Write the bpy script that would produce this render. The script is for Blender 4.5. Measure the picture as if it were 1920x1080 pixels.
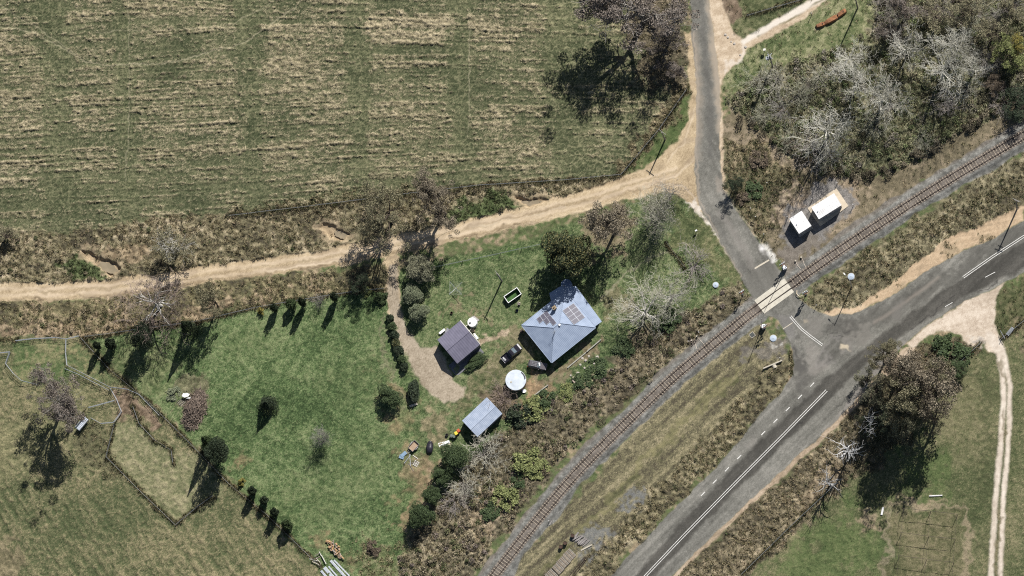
import bpy, math, random
import numpy as np
from mathutils import Vector, Matrix

for o in list(bpy.data.objects):
    bpy.data.objects.remove(o)
scene = bpy.context.scene
COL = scene.collection
R = math.radians

# ------------------------------------------------------------------ camera
SCALE = 8.3                      # photograph pixels per metre on the ground
CAMP = Vector((134.0, -200.0, 1180.0))
FW = (-CAMP).normalized()
RT = FW.cross(Vector((0, 1, 0))).normalized()
UP = RT.cross(FW).normalized()
DIST = CAMP.length
FPX = SCALE * DIST
cam_d = bpy.data.cameras.new("camera")
cam_d.sensor_width = 36.0
cam_d.lens = FPX / 1920.0 * 36.0
cam_d.clip_start = 10.0
cam_d.clip_end = 8000.0
cam = bpy.data.objects.new("camera", cam_d)
COL.objects.link(cam)
cam.matrix_world = Matrix(((RT.x, UP.x, -FW.x, CAMP.x), (RT.y, UP.y, -FW.y, CAMP.y),
                           (RT.z, UP.z, -FW.z, CAMP.z), (0, 0, 0, 1)))
scene.camera = cam

# ------------------------------------------------------------------ light
SUN_EL = R(45.0)
SUN_DIR = Vector((0.415 * math.cos(SUN_EL), 0.91 * math.cos(SUN_EL), math.sin(SUN_EL))).normalized()   # towards the sun
world = bpy.data.worlds.new("World")
scene.world = world
world.use_nodes = True
wn = world.node_tree
sky = wn.nodes.new("ShaderNodeTexSky")
sky.sky_type = 'NISHITA'
sky.sun_disc = False
sky.sun_elevation = SUN_EL
sky.sun_rotation = math.atan2(SUN_DIR.x, SUN_DIR.y)
bg = wn.nodes["Background"]
bg.inputs["Strength"].default_value = 0.05
wn.links.new(sky.outputs["Color"], bg.inputs["Color"])
sun_d = bpy.data.lights.new("sun", 'SUN')
sun_d.energy = 5.0
sun_d.angle = R(0.5)
sun_d.color = (1.0, 0.968, 0.925)
sun = bpy.data.objects.new("sun", sun_d)
COL.objects.link(sun)
sun.rotation_euler = SUN_DIR.to_track_quat('Z', 'Y').to_euler()
sun.location = SUN_DIR * 300
scene.view_settings.view_transform = 'Standard'
scene.view_settings.look = 'None'
scene.view_settings.exposure = 0.48
scene.view_settings.gamma = 1.0
scene.cycles.max_bounces = 5
scene.cycles.pixel_filter_type = 'BLACKMAN_HARRIS'
scene.cycles.filter_width = 1.1
scene.cycles.transparent_max_bounces = 6
scene.cycles.use_adaptive_sampling = True
scene.cycles.use_denoising = False

# ------------------------------------------------------------------ survey: photograph pixel <-> ground
def g(px, py, z=0.0):
    d = FW * FPX + RT * (px - 960.0) + UP * (540.0 - py)
    t = (z - CAMP.z) / d.z
    return CAMP + d * t

def project_np(x, y, z):
    rx, ry, rz = x - CAMP.x, y - CAMP.y, z - CAMP.z
    dep = rx * FW.x + ry * FW.y + rz * FW.z
    u = rx * RT.x + ry * RT.y + rz * RT.z
    v = rx * UP.x + ry * UP.y + rz * UP.z
    return 960.0 + FPX * u / dep, 540.0 - FPX * v / dep

def srgb(r, gg, b):
    def f(c):
        c /= 255.0
        return c / 12.92 if c <= 0.04045 else ((c + 0.055) / 1.055) ** 2.4
    return (f(r), f(gg), f(b))

def tag(o, label=None, cat=None, group=None, kind=None):
    if label: o["label"] = label
    if cat: o["category"] = cat
    if group: o["group"] = group
    if kind: o["kind"] = kind
    return o

# ------------------------------------------------------------------ materials
def nmat(name, c1, c2=None, rough=0.85, scale=2.0, metallic=0.0, detail=4.0, bump=0.0, spec=0.3):
    """two-tone noise material"""
    m = bpy.data.materials.new(name)
    m.use_nodes = True
    nt = m.node_tree
    b = nt.nodes["Principled BSDF"]
    b.inputs["Roughness"].default_value = rough
    b.inputs["Metallic"].default_value = metallic
    b.inputs["Specular IOR Level"].default_value = spec
    c2 = c2 or tuple(min(1, x * 0.72) for x in c1)
    tc = nt.nodes.new("ShaderNodeTexCoord")
    no = nt.nodes.new("ShaderNodeTexNoise")
    no.inputs["Scale"].default_value = scale
    no.inputs["Detail"].default_value = detail
    nt.links.new(tc.outputs["Object"], no.inputs["Vector"])
    rp = nt.nodes.new("ShaderNodeValToRGB")
    rp.color_ramp.elements[0].position = 0.35
    rp.color_ramp.elements[1].position = 0.68
    rp.color_ramp.elements[0].color = (*c1, 1)
    rp.color_ramp.elements[1].color = (*c2, 1)
    nt.links.new(no.outputs["Fac"], rp.inputs["Fac"])
    nt.links.new(rp.outputs["Color"], b.inputs["Base Color"])
    if bump:
        bp = nt.nodes.new("ShaderNodeBump")
        bp.inputs["Strength"].default_value = bump
        bp.inputs["Distance"].default_value = 0.05
        nt.links.new(no.outputs["Fac"], bp.inputs["Height"])
        nt.links.new(bp.outputs["Normal"], b.inputs["Normal"])
    return m

def attr_mat(name, rough=0.95, scale=5.0, amt=0.35, spec=0.1):
    """colour from the per-vertex survey colour, broken up by fine noise"""
    m = bpy.data.materials.new(name)
    m.use_nodes = True
    nt = m.node_tree
    b = nt.nodes["Principled BSDF"]
    b.inputs["Roughness"].default_value = rough
    b.inputs["Specular IOR Level"].default_value = spec
    at = nt.nodes.new("ShaderNodeAttribute")
    at.attribute_name = "Col"
    tc = nt.nodes.new("ShaderNodeTexCoord")
    no = nt.nodes.new("ShaderNodeTexNoise")
    no.inputs["Scale"].default_value = scale
    no.inputs["Detail"].default_value = 2.0
    nt.links.new(tc.outputs["Object"], no.inputs["Vector"])
    mr = nt.nodes.new("ShaderNodeMapRange")
    mr.inputs["From Min"].default_value = 0.25
    mr.inputs["From Max"].default_value = 0.75
    mr.inputs["To Min"].default_value = 1.0 - amt
    mr.inputs["To Max"].default_value = 1.0 + amt
    nt.links.new(no.outputs["Fac"], mr.inputs["Value"])
    mx = nt.nodes.new("ShaderNodeVectorMath")
    mx.operation = 'SCALE'
    nt.links.new(at.outputs["Color"], mx.inputs[0])
    nt.links.new(mr.outputs["Result"], mx.inputs["Scale"])
    nt.links.new(mx.outputs["Vector"], b.inputs["Base Color"])
    return m

def leaf_mat(name, cols, rough=0.7, transl=0.0):
    """leaf colours picked per leaf"""
    m = bpy.data.materials.new(name)
    m.use_nodes = True
    nt = m.node_tree
    b = nt.nodes["Principled BSDF"]
    b.inputs["Roughness"].default_value = rough
    b.inputs["Specular IOR Level"].default_value = 0.25
    ge = nt.nodes.new("ShaderNodeNewGeometry")
    rp = nt.nodes.new("ShaderNodeValToRGB")
    els = rp.color_ramp.elements
    while len(els) < len(cols):
        els.new(0.5)
    for i, c in enumerate(cols):
        els[i].position = i / (len(cols) - 1)
        els[i].color = (*c, 1)
    nt.links.new(ge.outputs["Random Per Island"], rp.inputs["Fac"])
    nt.links.new(rp.outputs["Color"], b.inputs["Base Color"])
    return m

# ------------------------------------------------------------------ raw mesh from numpy
def raw_mesh(name, V, F, col=None, smooth=True, nper=4):
    me = bpy.data.meshes.new(name)
    nv, nf = len(V), len(F)
    me.vertices.add(nv)
    me.vertices.foreach_set("co", np.ascontiguousarray(V, dtype=np.float32).ravel())
    me.loops.add(nf * nper)
    me.polygons.add(nf)
    me.polygons.foreach_set("loop_start", np.arange(0, nf * nper, nper, dtype=np.int32))
    me.loops.foreach_set("vertex_index", np.ascontiguousarray(F, dtype=np.int32).ravel())
    me.polygons.foreach_set("use_smooth", np.full(nf, smooth, dtype=bool))
    if col is not None:
        a = me.attributes.new("Col", 'FLOAT_COLOR', 'POINT')
        c4 = np.ones((nv, 4), dtype=np.float32)
        c4[:, :3] = col
        a.data.foreach_set("color", c4.ravel())
    me.update(calc_edges=True)
    return me

def link(name, me, mat=None, parent=None, loc=None):
    o = bpy.data.objects.new(name, me)
    COL.objects.link(o)
    if mat is not None and me is not None and not me.materials:
        me.materials.append(mat)
    if parent is not None:
        o.parent = parent
    if loc is not None:
        o.location = loc
    return o

# ------------------------------------------------------------------ ground survey grid
STEP = 0.2
XS = np.arange(-135, 135 + STEP / 2, STEP)
YS = np.arange(-86, 86 + STEP / 2, STEP)
NX, NY = len(XS), len(YS)
GX, GY = np.meshgrid(XS, YS)
PX, PY = project_np(GX, GY, 0.0)
PX = PX.astype(np.float32); PY = PY.astype(np.float32)

def fnoise(sx, sy, seed, ang=0.0, beta=0.0):
    """smooth random field, correlation lengths sx, sy in metres, turned by ang; unit deviation"""
    rs = np.random.RandomState(seed)
    f = np.fft.rfft2(rs.standard_normal((NY, NX)))
    ky = np.fft.fftfreq(NY)[:, None] / STEP
    kx = np.fft.rfftfreq(NX)[None, :] / STEP
    c, s = math.cos(ang), math.sin(ang)
    u = kx * c + ky * s
    v = -kx * s + ky * c
    k2 = (u * sx) ** 2 + (v * sy) ** 2
    if beta:
        flt = 1.0 / (1e-3 + k2 + 1.0) ** (beta / 2)
    else:
        flt = np.exp(-k2 * 6.0)
    a = np.fft.irfft2(f * flt, s=(NY, NX))
    a -= a.mean()
    return (a / a.std()).astype(np.float32)

def sst(e0, e1, x):
    t = np.clip((x - e0) / (e1 - e0), 0, 1)
    return t * t * (3 - 2 * t)

n_big = fnoise(14, 14, 1)
n_mid = fnoise(4, 4, 2)
n_small = fnoise(1.3, 1.3, 3)
n_fine = fnoise(0.55, 0.55, 4)
n_fine2 = fnoise(0.55, 0.55, 5)
n_px = np.random.RandomState(6).standard_normal((NY, NX)).astype(np.float32)
n_frac = fnoise(6, 6, 7, beta=2.2)
WX = fnoise(2.2, 2.2, 8) * 2.0 + fnoise(0.7, 0.7, 9) * 1.5 + fnoise(.35, .35, 12) * .6
WY = fnoise(2.2, 2.2, 10) * 2.0 + fnoise(0.7, 0.7, 11) * 1.5 + fnoise(.35, .35, 13) * .6

def _crop(pts, pad):
    xs = [p[0] for p in pts]; ys = [p[1] for p in pts]
    m = (PX > min(xs) - pad) & (PX < max(xs) + pad) & (PY > min(ys) - pad) & (PY < max(ys) + pad)
    r = np.where(m.any(axis=1))[0]; c = np.where(m.any(axis=0))[0]
    if len(r) == 0 or len(c) == 0:
        return None
    return slice(r[0], r[-1] + 1), slice(c[0], c[-1] + 1)

def seg_dist(x, y, a, b):
    ax, ay = a; bx, by = b
    dx, dy = bx - ax, by - ay
    L = dx * dx + dy * dy + 1e-9
    t = np.clip(((x - ax) * dx + (y - ay) * dy) / L, 0, 1)
    return np.hypot(x - ax - t * dx, y - ay - t * dy), t

def poly(pts, feather=3.0, warp=1.0, crop=True):
    out = np.zeros((NY, NX), dtype=np.float32)
    cr = _crop(pts, 30 + feather)
    if cr is None:
        return out
    x = PX[cr] + WX[cr] * warp; y = PY[cr] + WY[cr] * warp
    inside = np.zeros(x.shape, dtype=bool)
    d = np.full(x.shape, 1e9, dtype=np.float32)
    n = len(pts)
    for i in range(n):
        a, b = pts[i], pts[(i + 1) % n]
        dd, _ = seg_dist(x, y, a, b)
        np.minimum(d, dd, out=d)
        cond = (a[1] > y) != (b[1] > y)
        xi = (b[0] - a[0]) * (y - a[1]) / ((b[1] - a[1]) if b[1] != a[1] else 1e-9) + a[0]
        inside ^= cond & (x < xi)
    sd = np.where(inside, d, -d)
    out[cr] = sst(-feather, feather, sd)
    return out

def line(pts, feather=2.0, warp=1.0):
    """pts: (x, y, halfwidth)"""
    out = np.zeros((NY, NX), dtype=np.float32)
    mw = max(p[2] for p in pts)
    cr = _crop(pts, 20 + feather + mw)
    if cr is None:
        return out
    x = PX[cr] + WX[cr] * warp; y = PY[cr] + WY[cr] * warp
    best = np.full(x.shape, -1e9, dtype=np.float32)
    for a, b in zip(pts[:-1], pts[1:]):
        dd, t = seg_dist(x, y, a[:2], b[:2])
        w = a[2] + t * (b[2] - a[2])
        np.maximum(best, w - dd, out=best)
    out[cr] = sst(-feather, feather, best)
    return out

C = np.zeros((NY, NX, 3), dtype=np.float32)
Hh = np.zeros((NY, NX), dtype=np.float32)        # relief
ROUGH = np.zeros((NY, NX), dtype=np.float32)     # relief multiplier of tussocky ground
TD = np.zeros((NY, NX), dtype=np.float32)        # tussock density
TG = np.zeros((NY, NX), dtype=np.float32)        # tussock greenness
CLS = np.zeros((NY, NX), dtype=np.int32)

def lay(mask, col, amt=1.0):
    m = (mask * amt)[..., None]
    C[:] = C * (1 - m) + np.asarray(col, dtype=np.float32) * m

def mixcol(t, *cols):
    """piecewise-linear colour ramp over t in 0..1"""
    t = np.clip(t, 0, 1) * (len(cols) - 1)
    i = np.minimum(t.astype(int), len(cols) - 2)
    f = (t - i)[..., None]
    cs = np.asarray(cols, dtype=np.float32)
    return cs[i] * (1 - f) + cs[i + 1] * f

def setv(arr, mask, val):
    arr[:] = arr * (1 - mask) + val * mask

def u01(n, k=0.35):
    return np.clip(0.5 + n * k, 0, 1)
# ------------------------------------------------------------------ ground cover
GREEN = (0.050, 0.072, 0.028); GREEN2 = (0.075, 0.100, 0.040); OLIVE = (0.105, 0.105, 0.055)
TAN = (0.245, 0.195, 0.125); STRAW = (0.33, 0.27, 0.175); BROWN = (0.105, 0.080, 0.052); DKBROWN = (0.062, 0.054, 0.036)
LAWN = (0.052, 0.088, 0.032); LAWN2 = (0.085, 0.125, 0.052)

# everything starts as mixed pasture
lay(np.ones((NY, NX), np.float32), mixcol(u01(n_mid * .5 + n_fine * .6), OLIVE, GREEN2, TAN))
ROUGH[:] = 0.5

# mown field, upper left: raked straw rows with green ground between
F_FIELD = [(-300, -300), (1300, -300), (1292, 60), (1300, 150), (1280, 190), (1235, 245), (1190, 300), (1165, 325),
           (1060, 336), (900, 346), (800, 360), (640, 380), (500, 396), (400, 408), (300, 420), (230, 428), (120, 436), (-300, 440)]
mf = poly(F_FIELD, 4, 1.2)
s1 = fnoise(8.0, 0.32, 21, R(-3)); s2 = fnoise(7.0, 0.28, 22, R(2)); s3 = fnoise(16, 0.8, 23, R(-1))
topright = sst(-60, 120, (PX - 560) * 0.35 - (PY - 150))
streak = s1 * topright + s2 * (1 - topright)
lump = fnoise(0.6, 0.32, 24)
strip = np.zeros_like(PX)
for sx, hw in ((105, 30), (235, 17), (470, 24), (672, 20), (868, 24), (1060, 40)):
    strip = np.maximum(strip, 1 - sst(hw * 0.5, hw * 1.3, np.abs(PX + WX * 2 - sx - (PY - 200) * 0.05)))
green_patch = poly([(-200, 40), (60, 60), (170, 110), (330, 130), (500, 60), (560, -60), (480, -60), (420, 30), (330, 70), (170, 60), (20, -40), (-200, -60)], 26, 6)
green_patch = np.maximum(green_patch, poly([(1050, 120), (1100, 240), (1060, 330), (1190, 310), (1280, 190), (1290, 60), (1130, -60), (1020, -60)], 26, 6))
green_patch = np.maximum(green_patch, poly([(-100, 340), (300, 330), (640, 330), (900, 300), (1000, 340), (640, 384), (300, 420), (-100, 440)], 30, 6) * .8)
tanrow = poly([(690, 22), (860, 36), (850, 88), (690, 76)], 6, 2) + poly([(500, 30), (660, 45), (655, 75), (510, 62)], 8, 2) * .7 \
    + poly([(0, 180), (210, 200), (215, 250), (0, 245)], 14, 3) * .5 + poly([(250, 225), (460, 235), (460, 262), (250, 258)], 10, 3) * .5 \
    + poly([(880, 40), (980, 55), (980, 85), (885, 80)], 8, 3) * .6 + poly([(880, 205), (960, 215), (955, 245), (885, 240)], 8, 3) * .6 \
    + poly([(0, 300), (140, 310), (140, 350), (0, 350)], 14, 3) * .4 + poly([(490, 90), (650, 130), (640, 165), (500, 160)], 14, 3) * .4 \
    + poly([(520, 180), (660, 190), (660, 215), (520, 215)], 10, 3) * .4
tval = streak * 0.62 + lump * 0.42 + n_big * 0.14 + n_mid * 0.14 + s3 * .34 + n_px * 0.25 - strip * 1.35 - green_patch * 0.8 + np.clip(tanrow, 0, 1) * 1.3 - 0.12
tmask = sst(-1.0, 1.75, tval + n_px * .3 + n_fine * .25)
fcol = mixcol(u01(n_mid * .4 + n_px * .95 + lump * .3, .3), (0.036, 0.044, 0.022), (0.070, 0.078, 0.040), (0.125, 0.126, 0.068))
fcol = fcol * (1 - tmask[..., None]) + mixcol(u01(n_fine * .8 + n_px * .8 + np.clip(tanrow, 0, 1) * 1.2, .28), (0.115, 0.102, 0.06), (0.195, 0.169, 0.105), (0.325, 0.277, 0.18)) * tmask[..., None]
# cracked netting of dry stalks in the greener parts
net = np.abs(fnoise(0.9, 0.9, 25)); net2 = np.abs(fnoise(0.8, 0.8, 26))
nm = (1 - sst(0.05, 0.28, np.minimum(net, net2))) * (0.35 + 0.3 * strip + .5 * green_patch * sst(900, 1100, PX)) * (1 - tmask * .6)
fcol = fcol * (1 - nm[..., None] * .6) + np.array((0.24, 0.225, 0.13), np.float32) * nm[..., None] * .6
lay(mf, fcol)
fh = np.clip(streak * .075 + lump * .075 + s3 * .03 + n_px * 0.05 + n_fine * .045, -.2, .3)
setv(Hh, mf, 0); Hh += mf * fh * (0.55 + tmask * 1.0)
setv(ROUGH, mf, 0)
# sheep pads across the field
for pts in ([(-20, 47, .8), (40, 54, .8), (100, 80, .9), (160, 117, 1), (210, 121, 1), (310, 118, 1), (360, 108, 1), (420, 88, 1.1), (465, 78, 1), (500, 48, 1), (550, 18, 1), (575, -20, 1)],
            [(-20, -5, .6), (40, 35, .6), (110, 80, .6), (160, 117, .6)], [(380, 55, .6), (440, 43, .6), (500, 10, .6), (530, -10, .6)],
            [(180, 60, .5), (260, 58, .5), (330, 55, .5), (420, 50, .5)], [(240, 0, .5), (243, 180, .6), (236, 340, .5)], [(880, 20, .5), (881, 180, .7), (878, 260, .5)]):
    lm = line(pts, 1.0, .5)
    lay(lm, (0.30, 0.27, 0.18), .62); Hh -= lm * .06
# a few dark dung or weed spots
lay(poly([(262, 131), (300, 130), (352, 132), (362, 138), (300, 143), (266, 142)], 5, 3) * sst(.3, 1.0, n_fine), DKBROWN, .7)

# rank dry bank between field and dirt road
BANK = [(-300, 440), (120, 436), (230, 416), (400, 402), (640, 376), (900, 346), (1060, 334), (1165, 322), (1195, 330), (1150, 352), (1060, 376), (1000, 394),
        (900, 416), (800, 437), (700, 458), (600, 476), (400, 503), (300, 518), (200, 530), (100, 534), (-300, 536)]
mb = poly(BANK, 4, 1.6)
bcol = mixcol(u01(n_mid * .6 + n_fine * .7 + n_px * .3, .3), DKBROWN, (0.115, 0.103, 0.06), (0.195, 0.168, 0.104), (0.32, 0.268, 0.18))
lay(mb, bcol); setv(ROUGH, mb, 1.15); setv(TD, mb, 0.75 + 0.25 * np.clip(n_mid, -1, 1)); setv(TG, mb, 0.1)
setv(Hh, mb, 0)
mgb = poly([(870, 372), (930, 366), (1000, 385), (985, 398), (900, 416), (800, 438), (830, 412)], 8, 3) + poly([(140, 480), (165, 478), (200, 515), (190, 526), (140, 524), (110, 500)], 6, 3)
mgb = np.clip(mgb, 0, 1)
lay(mgb, mixcol(u01(n_fine * .7 + n_px * .4, .3), (0.03, 0.045, 0.018), (0.06, 0.085, 0.032), (0.11, 0.14, 0.06)), .9); setv(TG, mgb, .95)
# creek pools and bare banks
CREEK = []
for pts in ([(150, 470), (180, 478), (210, 490), (232, 508), (205, 518), (185, 500), (160, 484)], [(600, 418), (625, 425), (655, 440), (640, 455), (618, 445), (602, 430)],
            [(960, 366), (985, 372), (1030, 376), (1022, 390), (990, 389), (972, 378)]):
    mc = poly(pts, 3, 1.0); CREEK.append(mc)
    Hh -= mc * 0.9; lay(mc, mixcol(u01(n_fine, .3), (0.25, 0.19, 0.12), (0.34, 0.265, 0.17))); setv(ROUGH, mc, .12); setv(TD, mc, 0)
for q_ in ([(140, 466), (160, 464), (215, 482), (240, 512), (214, 524), (176, 500), (150, 486)], [(590, 412), (630, 416), (668, 440), (650, 466), (610, 452), (596, 432)], [(945, 362), (990, 364), (1042, 374), (1030, 394), (985, 396), (955, 380)]):
    mc = poly(q_, 4, 2.2); lay(mc, mixcol(u01(n_fine * .7 + n_px * .5, .3), (0.20, 0.155, 0.10), (0.36, 0.285, 0.185)), .75); setv(TD, mc, .05); setv(ROUGH, mc, .35)
for mc in CREEK: lay(mc, mixcol(u01(n_fine, .3), (0.25, 0.19, 0.12), (0.36, 0.28, 0.18)))
mc = poly([(185, 474), (225, 470), (250, 455), (285, 458), (280, 480), (250, 498), (232, 496)], 5, 2.5)
lay(mc, mixcol(u01(n_fine + n_px * .4, .3), (0.14, 0.105, 0.065), (0.27, 0.21, 0.135)), .85); setv(TD, mc, .25)
mc = poly([(430, 395), (640, 362), (830, 348), (830, 362), (640, 392), (440, 415)], 6, 3)
setv(TD, mc, 1.0); setv(ROUGH, mc, 1.4)

# rank verge south of the dirt road
VERGE = [(-300, 562), (100, 566), (200, 558), (320, 540), (500, 518), (640, 504), (722, 492), (726, 548), (650, 548), (480, 576), (370, 603), (160, 632), (100, 631), (-300, 640)]
mv = poly(VERGE, 4, 1.4)
lay(mv, mixcol(u01(n_mid * .6 + n_fine * .6 + n_px * .35, .3), DKBROWN, (0.105, 0.095, 0.052), (0.165, 0.145, 0.08), (0.28, 0.22, 0.145)))
setv(ROUGH, mv, 1.0); setv(TD, mv, .6 + .3 * np.clip(n_mid, -1, 1)); setv(TG, mv, .16); setv(Hh, mv, 0)
mv2 = poly([(-100, 605), (160, 612), (260, 600), (330, 600), (200, 628), (100, 636), (-100, 642)], 6, 3) + poly([(340, 575), (420, 560), (470, 570), (380, 600), (345, 600)], 6, 3)
lay(np.clip(mv2, 0, 1), mixcol(u01(n_fine + n_px * .4, .3), (0.17, 0.125, 0.08), (0.33, 0.255, 0.17)), .75)

# sheep paddock, lower left
PADDOCK = [(-300, 640), (100, 634), (160, 632), (300, 780), (420, 900), (520, 1000), (600, 1080), (700, 1400), (-300, 1400)]
mp = poly(PADDOCK, 4, 1.2)
rows = fnoise(0.42, 4.0, 31, R(32)); rows2 = fnoise(5, 0.5, 32, R(2))
swr = sst(0, 90, (PY - 880) + (300 - PX) * .12)
pt = n_mid * .35 + n_big * .3 + rows * .35 * swr + n_fine * .4 + n_px * .9
pcol = mixcol(u01(pt, .3), (0.052, 0.066, 0.03), (0.088, 0.094, 0.047), (0.135, 0.128, 0.068), (0.215, 0.185, 0.108))
lay(mp, pcol); setv(Hh, mp, 0); Hh += mp * (rows * .05 * swr + n_fine * .055 + n_px * .045); setv(ROUGH, mp, .12); setv(TD, mp, 0.0); setv(TG, mp, .5)
mb2 = poly([(-100, 1010), (40, 1030), (60, 1120), (-100, 1120)], 12, 6); lay(mb2, mixcol(u01(n_fine, .3), BROWN, TAN), .5)
mt = poly([(-40, 840), (40, 800), (120, 720), (160, 720), (150, 780), (110, 830), (20, 900), (-40, 900)], 20, 6)
lay(mt, mixcol(u01(n_fine + n_px * .5, .3), OLIVE, (0.23, 0.215, 0.115)), .5)
mt = poly([(140, 790), (200, 800), (205, 860), (240, 905), (190, 880), (140, 850)], 10, 4); lay(mt, mixcol(u01(n_fine + n_px * .4, .3), DKBROWN, OLIVE), .75); setv(TD, mt, .4)
# small pens
mpen = poly([(215, 795), (255, 800), (330, 845), (380, 850), (420, 915), (372, 950), (330, 985), (200, 857)], 5, 1.5)
lay(mpen, mixcol(u01(n_fine * .6 + n_px * .5 + n_mid * .3, .3), (0.085, 0.10, 0.048), (0.15, 0.15, 0.08), (0.25, 0.225, 0.135)), .9)
mpen2 = poly([(20, 645), (125, 640), (124, 690), (160, 705), (90, 722), (45, 715), (15, 683)], 5, 1.5)
lay(mpen2, mixcol(u01(n_fine * .6 + n_px * .5 + n_mid * .5, .3), (0.05, 0.08, 0.03), (0.08, 0.11, 0.045), (0.18, 0.17, 0.09)), .9)
mpen3 = poly([(128, 640), (150, 640), (205, 692), (240, 728), (200, 718), (130, 683)], 4, 1.5)
lay(mpen3, mixcol(u01(n_fine * .6 + n_px * .5 + n_mid * .5, .3), (0.055, 0.085, 0.035), (0.10, 0.12, 0.055), (0.20, 0.18, 0.095)), .9)
mpen4 = poly([(215, 735), (250, 742), (300, 790), (290, 800), (262, 790), (230, 790)], 5, 2); lay(mpen4, mixcol(u01(n_fine + n_px * .4, .3), (0.075, 0.05, 0.035), (0.22, 0.16, 0.115)), .85)

# garden lawn, west
LAWNP = [(160, 634), (370, 605), (480, 578), (650, 550), (725, 545), (738, 600), (748, 660), (770, 700), (800, 750), (770, 800), (800, 850), (800, 900), (760, 970), (750, 1080), (760, 1120), (660, 1120), (600, 1060), (520, 985), (430, 895), (290, 755)]
ml = poly(LAWNP, 3, 1.0)
lt = n_big * .35 + n_mid * .28 + n_fine * .4 + n_px * .95 + fnoise(3.5, .9, 33, R(55)) * .25
lcol = mixcol(u01(lt, .28), (0.028, 0.046, 0.018), (0.056, 0.088, 0.034), (0.098, 0.136, 0.056), (0.168, 0.194, 0.095))
lay(ml, lcol); setv(Hh, ml, 0); Hh += ml * (n_fine * .04 + n_small * .03 + n_px * .04); setv(ROUGH, ml, 0.05); setv(TD, ml, 0.0)
mt = poly([(180, 640), (300, 640), (330, 690), (300, 740), (240, 700)], 16, 6); lay(mt, mixcol(u01(n_fine + n_px * .4, .3), (0.075, 0.095, 0.04), (0.20, 0.20, 0.105)), .6)
for pts in ([(520, 900), (700, 820), (760, 900), (640, 1000), (540, 980)], [(600, 700), (720, 640), (730, 720), (640, 780)], [(380, 640), (480, 590), (560, 600), (440, 680)]):
    lay(poly(pts, 34, 10), mixcol(u01(n_fine + n_px * .6, .3), (0.062, 0.09, 0.036), (0.14, 0.155, 0.075)), .38)
for pts in ([(705, 700), (760, 720), (790, 800), (760, 860), (735, 820)], [(730, 950), (800, 860), (815, 880), (760, 985)], [(440, 840), (460, 838), (458, 880), (445, 888)], [(590, 985), (625, 990), (640, 1030), (610, 1040)], [(640, 1050), (660, 1050), (680, 1110), (655, 1110)]):
    lay(poly(pts, 9, 5) * u01(n_small + .2, .5), mixcol(u01(n_fine + n_px * .3, .3), (0.125, 0.098, 0.058), (0.255, 0.175, 0.105)), .62)
lay(poly([(757, 860), (800, 845), (830, 870), (810, 900), (785, 925), (765, 900)], 9, 4), mixcol(u01(n_fine + n_px * .4, .3), (0.14, 0.10, 0.062), (0.29, 0.205, 0.13)), .55)
lay(line([(800, 905, 3), (780, 940, 5), (745, 975, 3)], 4, 3), mixcol(u01(n_fine, .3), (0.18, 0.14, 0.085), (0.29, 0.21, 0.13)), .75)
# brush-heap ground
lay(poly([(325, 715), (385, 700), (390, 740), (375, 760), (330, 770)], 7, 4), mixcol(u01(n_fine + n_px * .4, .3), (0.085, 0.07, 0.045), (0.2, 0.165, 0.11)), .6)

# house yard
YARD = [(742, 520), (765, 500), (850, 480), (1000, 446), (1100, 402), (1160, 384), (1290, 372), (1330, 430), (1385, 515), (1330, 570), (1240, 640), (1140, 720), (1000, 790), (930, 830), (860, 870), (810, 860), (770, 800), (800, 750), (770, 700), (748, 660)]
my = poly(YARD, 3, 1.0)
ycol = mixcol(u01(n_big * .25 + n_mid * .28 + n_fine * .4 + n_px * .9, .28), (0.03, 0.048, 0.019), (0.06, 0.087, 0.035), (0.103, 0.132, 0.058), (0.178, 0.19, 0.098))
lay(my, ycol); setv(Hh, my, 0); Hh += my * (n_fine * .04 + n_small * .02 + n_px * .04); setv(ROUGH, my, .06); setv(TD, my, 0)
mt = poly([(1090, 400), (1180, 380), (1200, 420), (1150, 470), (1100, 470)], 10, 5) + poly([(1130, 540), (1180, 545), (1150, 590), (1110, 560)], 9, 4) * .7
lay(np.clip(mt, 0, 1), mixcol(u01(n_fine + n_px * .3, .3), (0.12, 0.095, 0.06), (0.25, 0.19, 0.13)), .75)
mt = poly([(1215, 375), (1290, 372), (1345, 440), (1390, 520), (1360, 540), (1320, 480), (1260, 420)], 12, 5)
lay(mt, mixcol(u01(n_mid * .4 + n_fine * .5 + n_px * .5, .3), (0.05, 0.06, 0.027), (0.10, 0.105, 0.05), (0.20, 0.175, 0.10)), .75)
mt = line([(1250, 455, 3), (1205, 490, 3.5), (1165, 525, 3), (1120, 560, 3)], 3, 2); lay(mt, (0.27, 0.25, 0.17), .6)
mt = line([(805, 504, 2), (900, 484, 2), (1000, 462, 2)], 3, 2); lay(mt, (0.06, 0.11, 0.03), .7)
for pts in ([(840, 583), (853, 580), (855, 592), (840, 598)], [(835, 560), (880, 575), (925, 592), (900, 596), (850, 575)], [(1050, 700), (1090, 680), (1060, 720)], [(940, 620), (980, 600), (990, 625), (940, 640)]):
    lay(poly(pts, 5, 4), (0.22, 0.165, 0.11), .55)
mt = poly([(880, 700), (930, 660), (960, 640), (1010, 600), (1020, 640), (1000, 680), (940, 720), (880, 750), (850, 760), (850, 740)], 8, 4)
lay(mt, mixcol(u01(n_mid * .3 + n_fine * .6 + n_px * .4, .3), (0.06, 0.075, 0.033), (0.13, 0.115, 0.065), (0.235, 0.19, 0.125)), .75)
lay(poly([(985, 745), (1010, 705), (1040, 715), (1030, 740), (990, 770), (960, 765)], 6, 3), mixcol(u01(n_fine + n_px * .3, .3), (0.17, 0.12, 0.075), (0.32, 0.215, 0.13)), .85)
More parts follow.
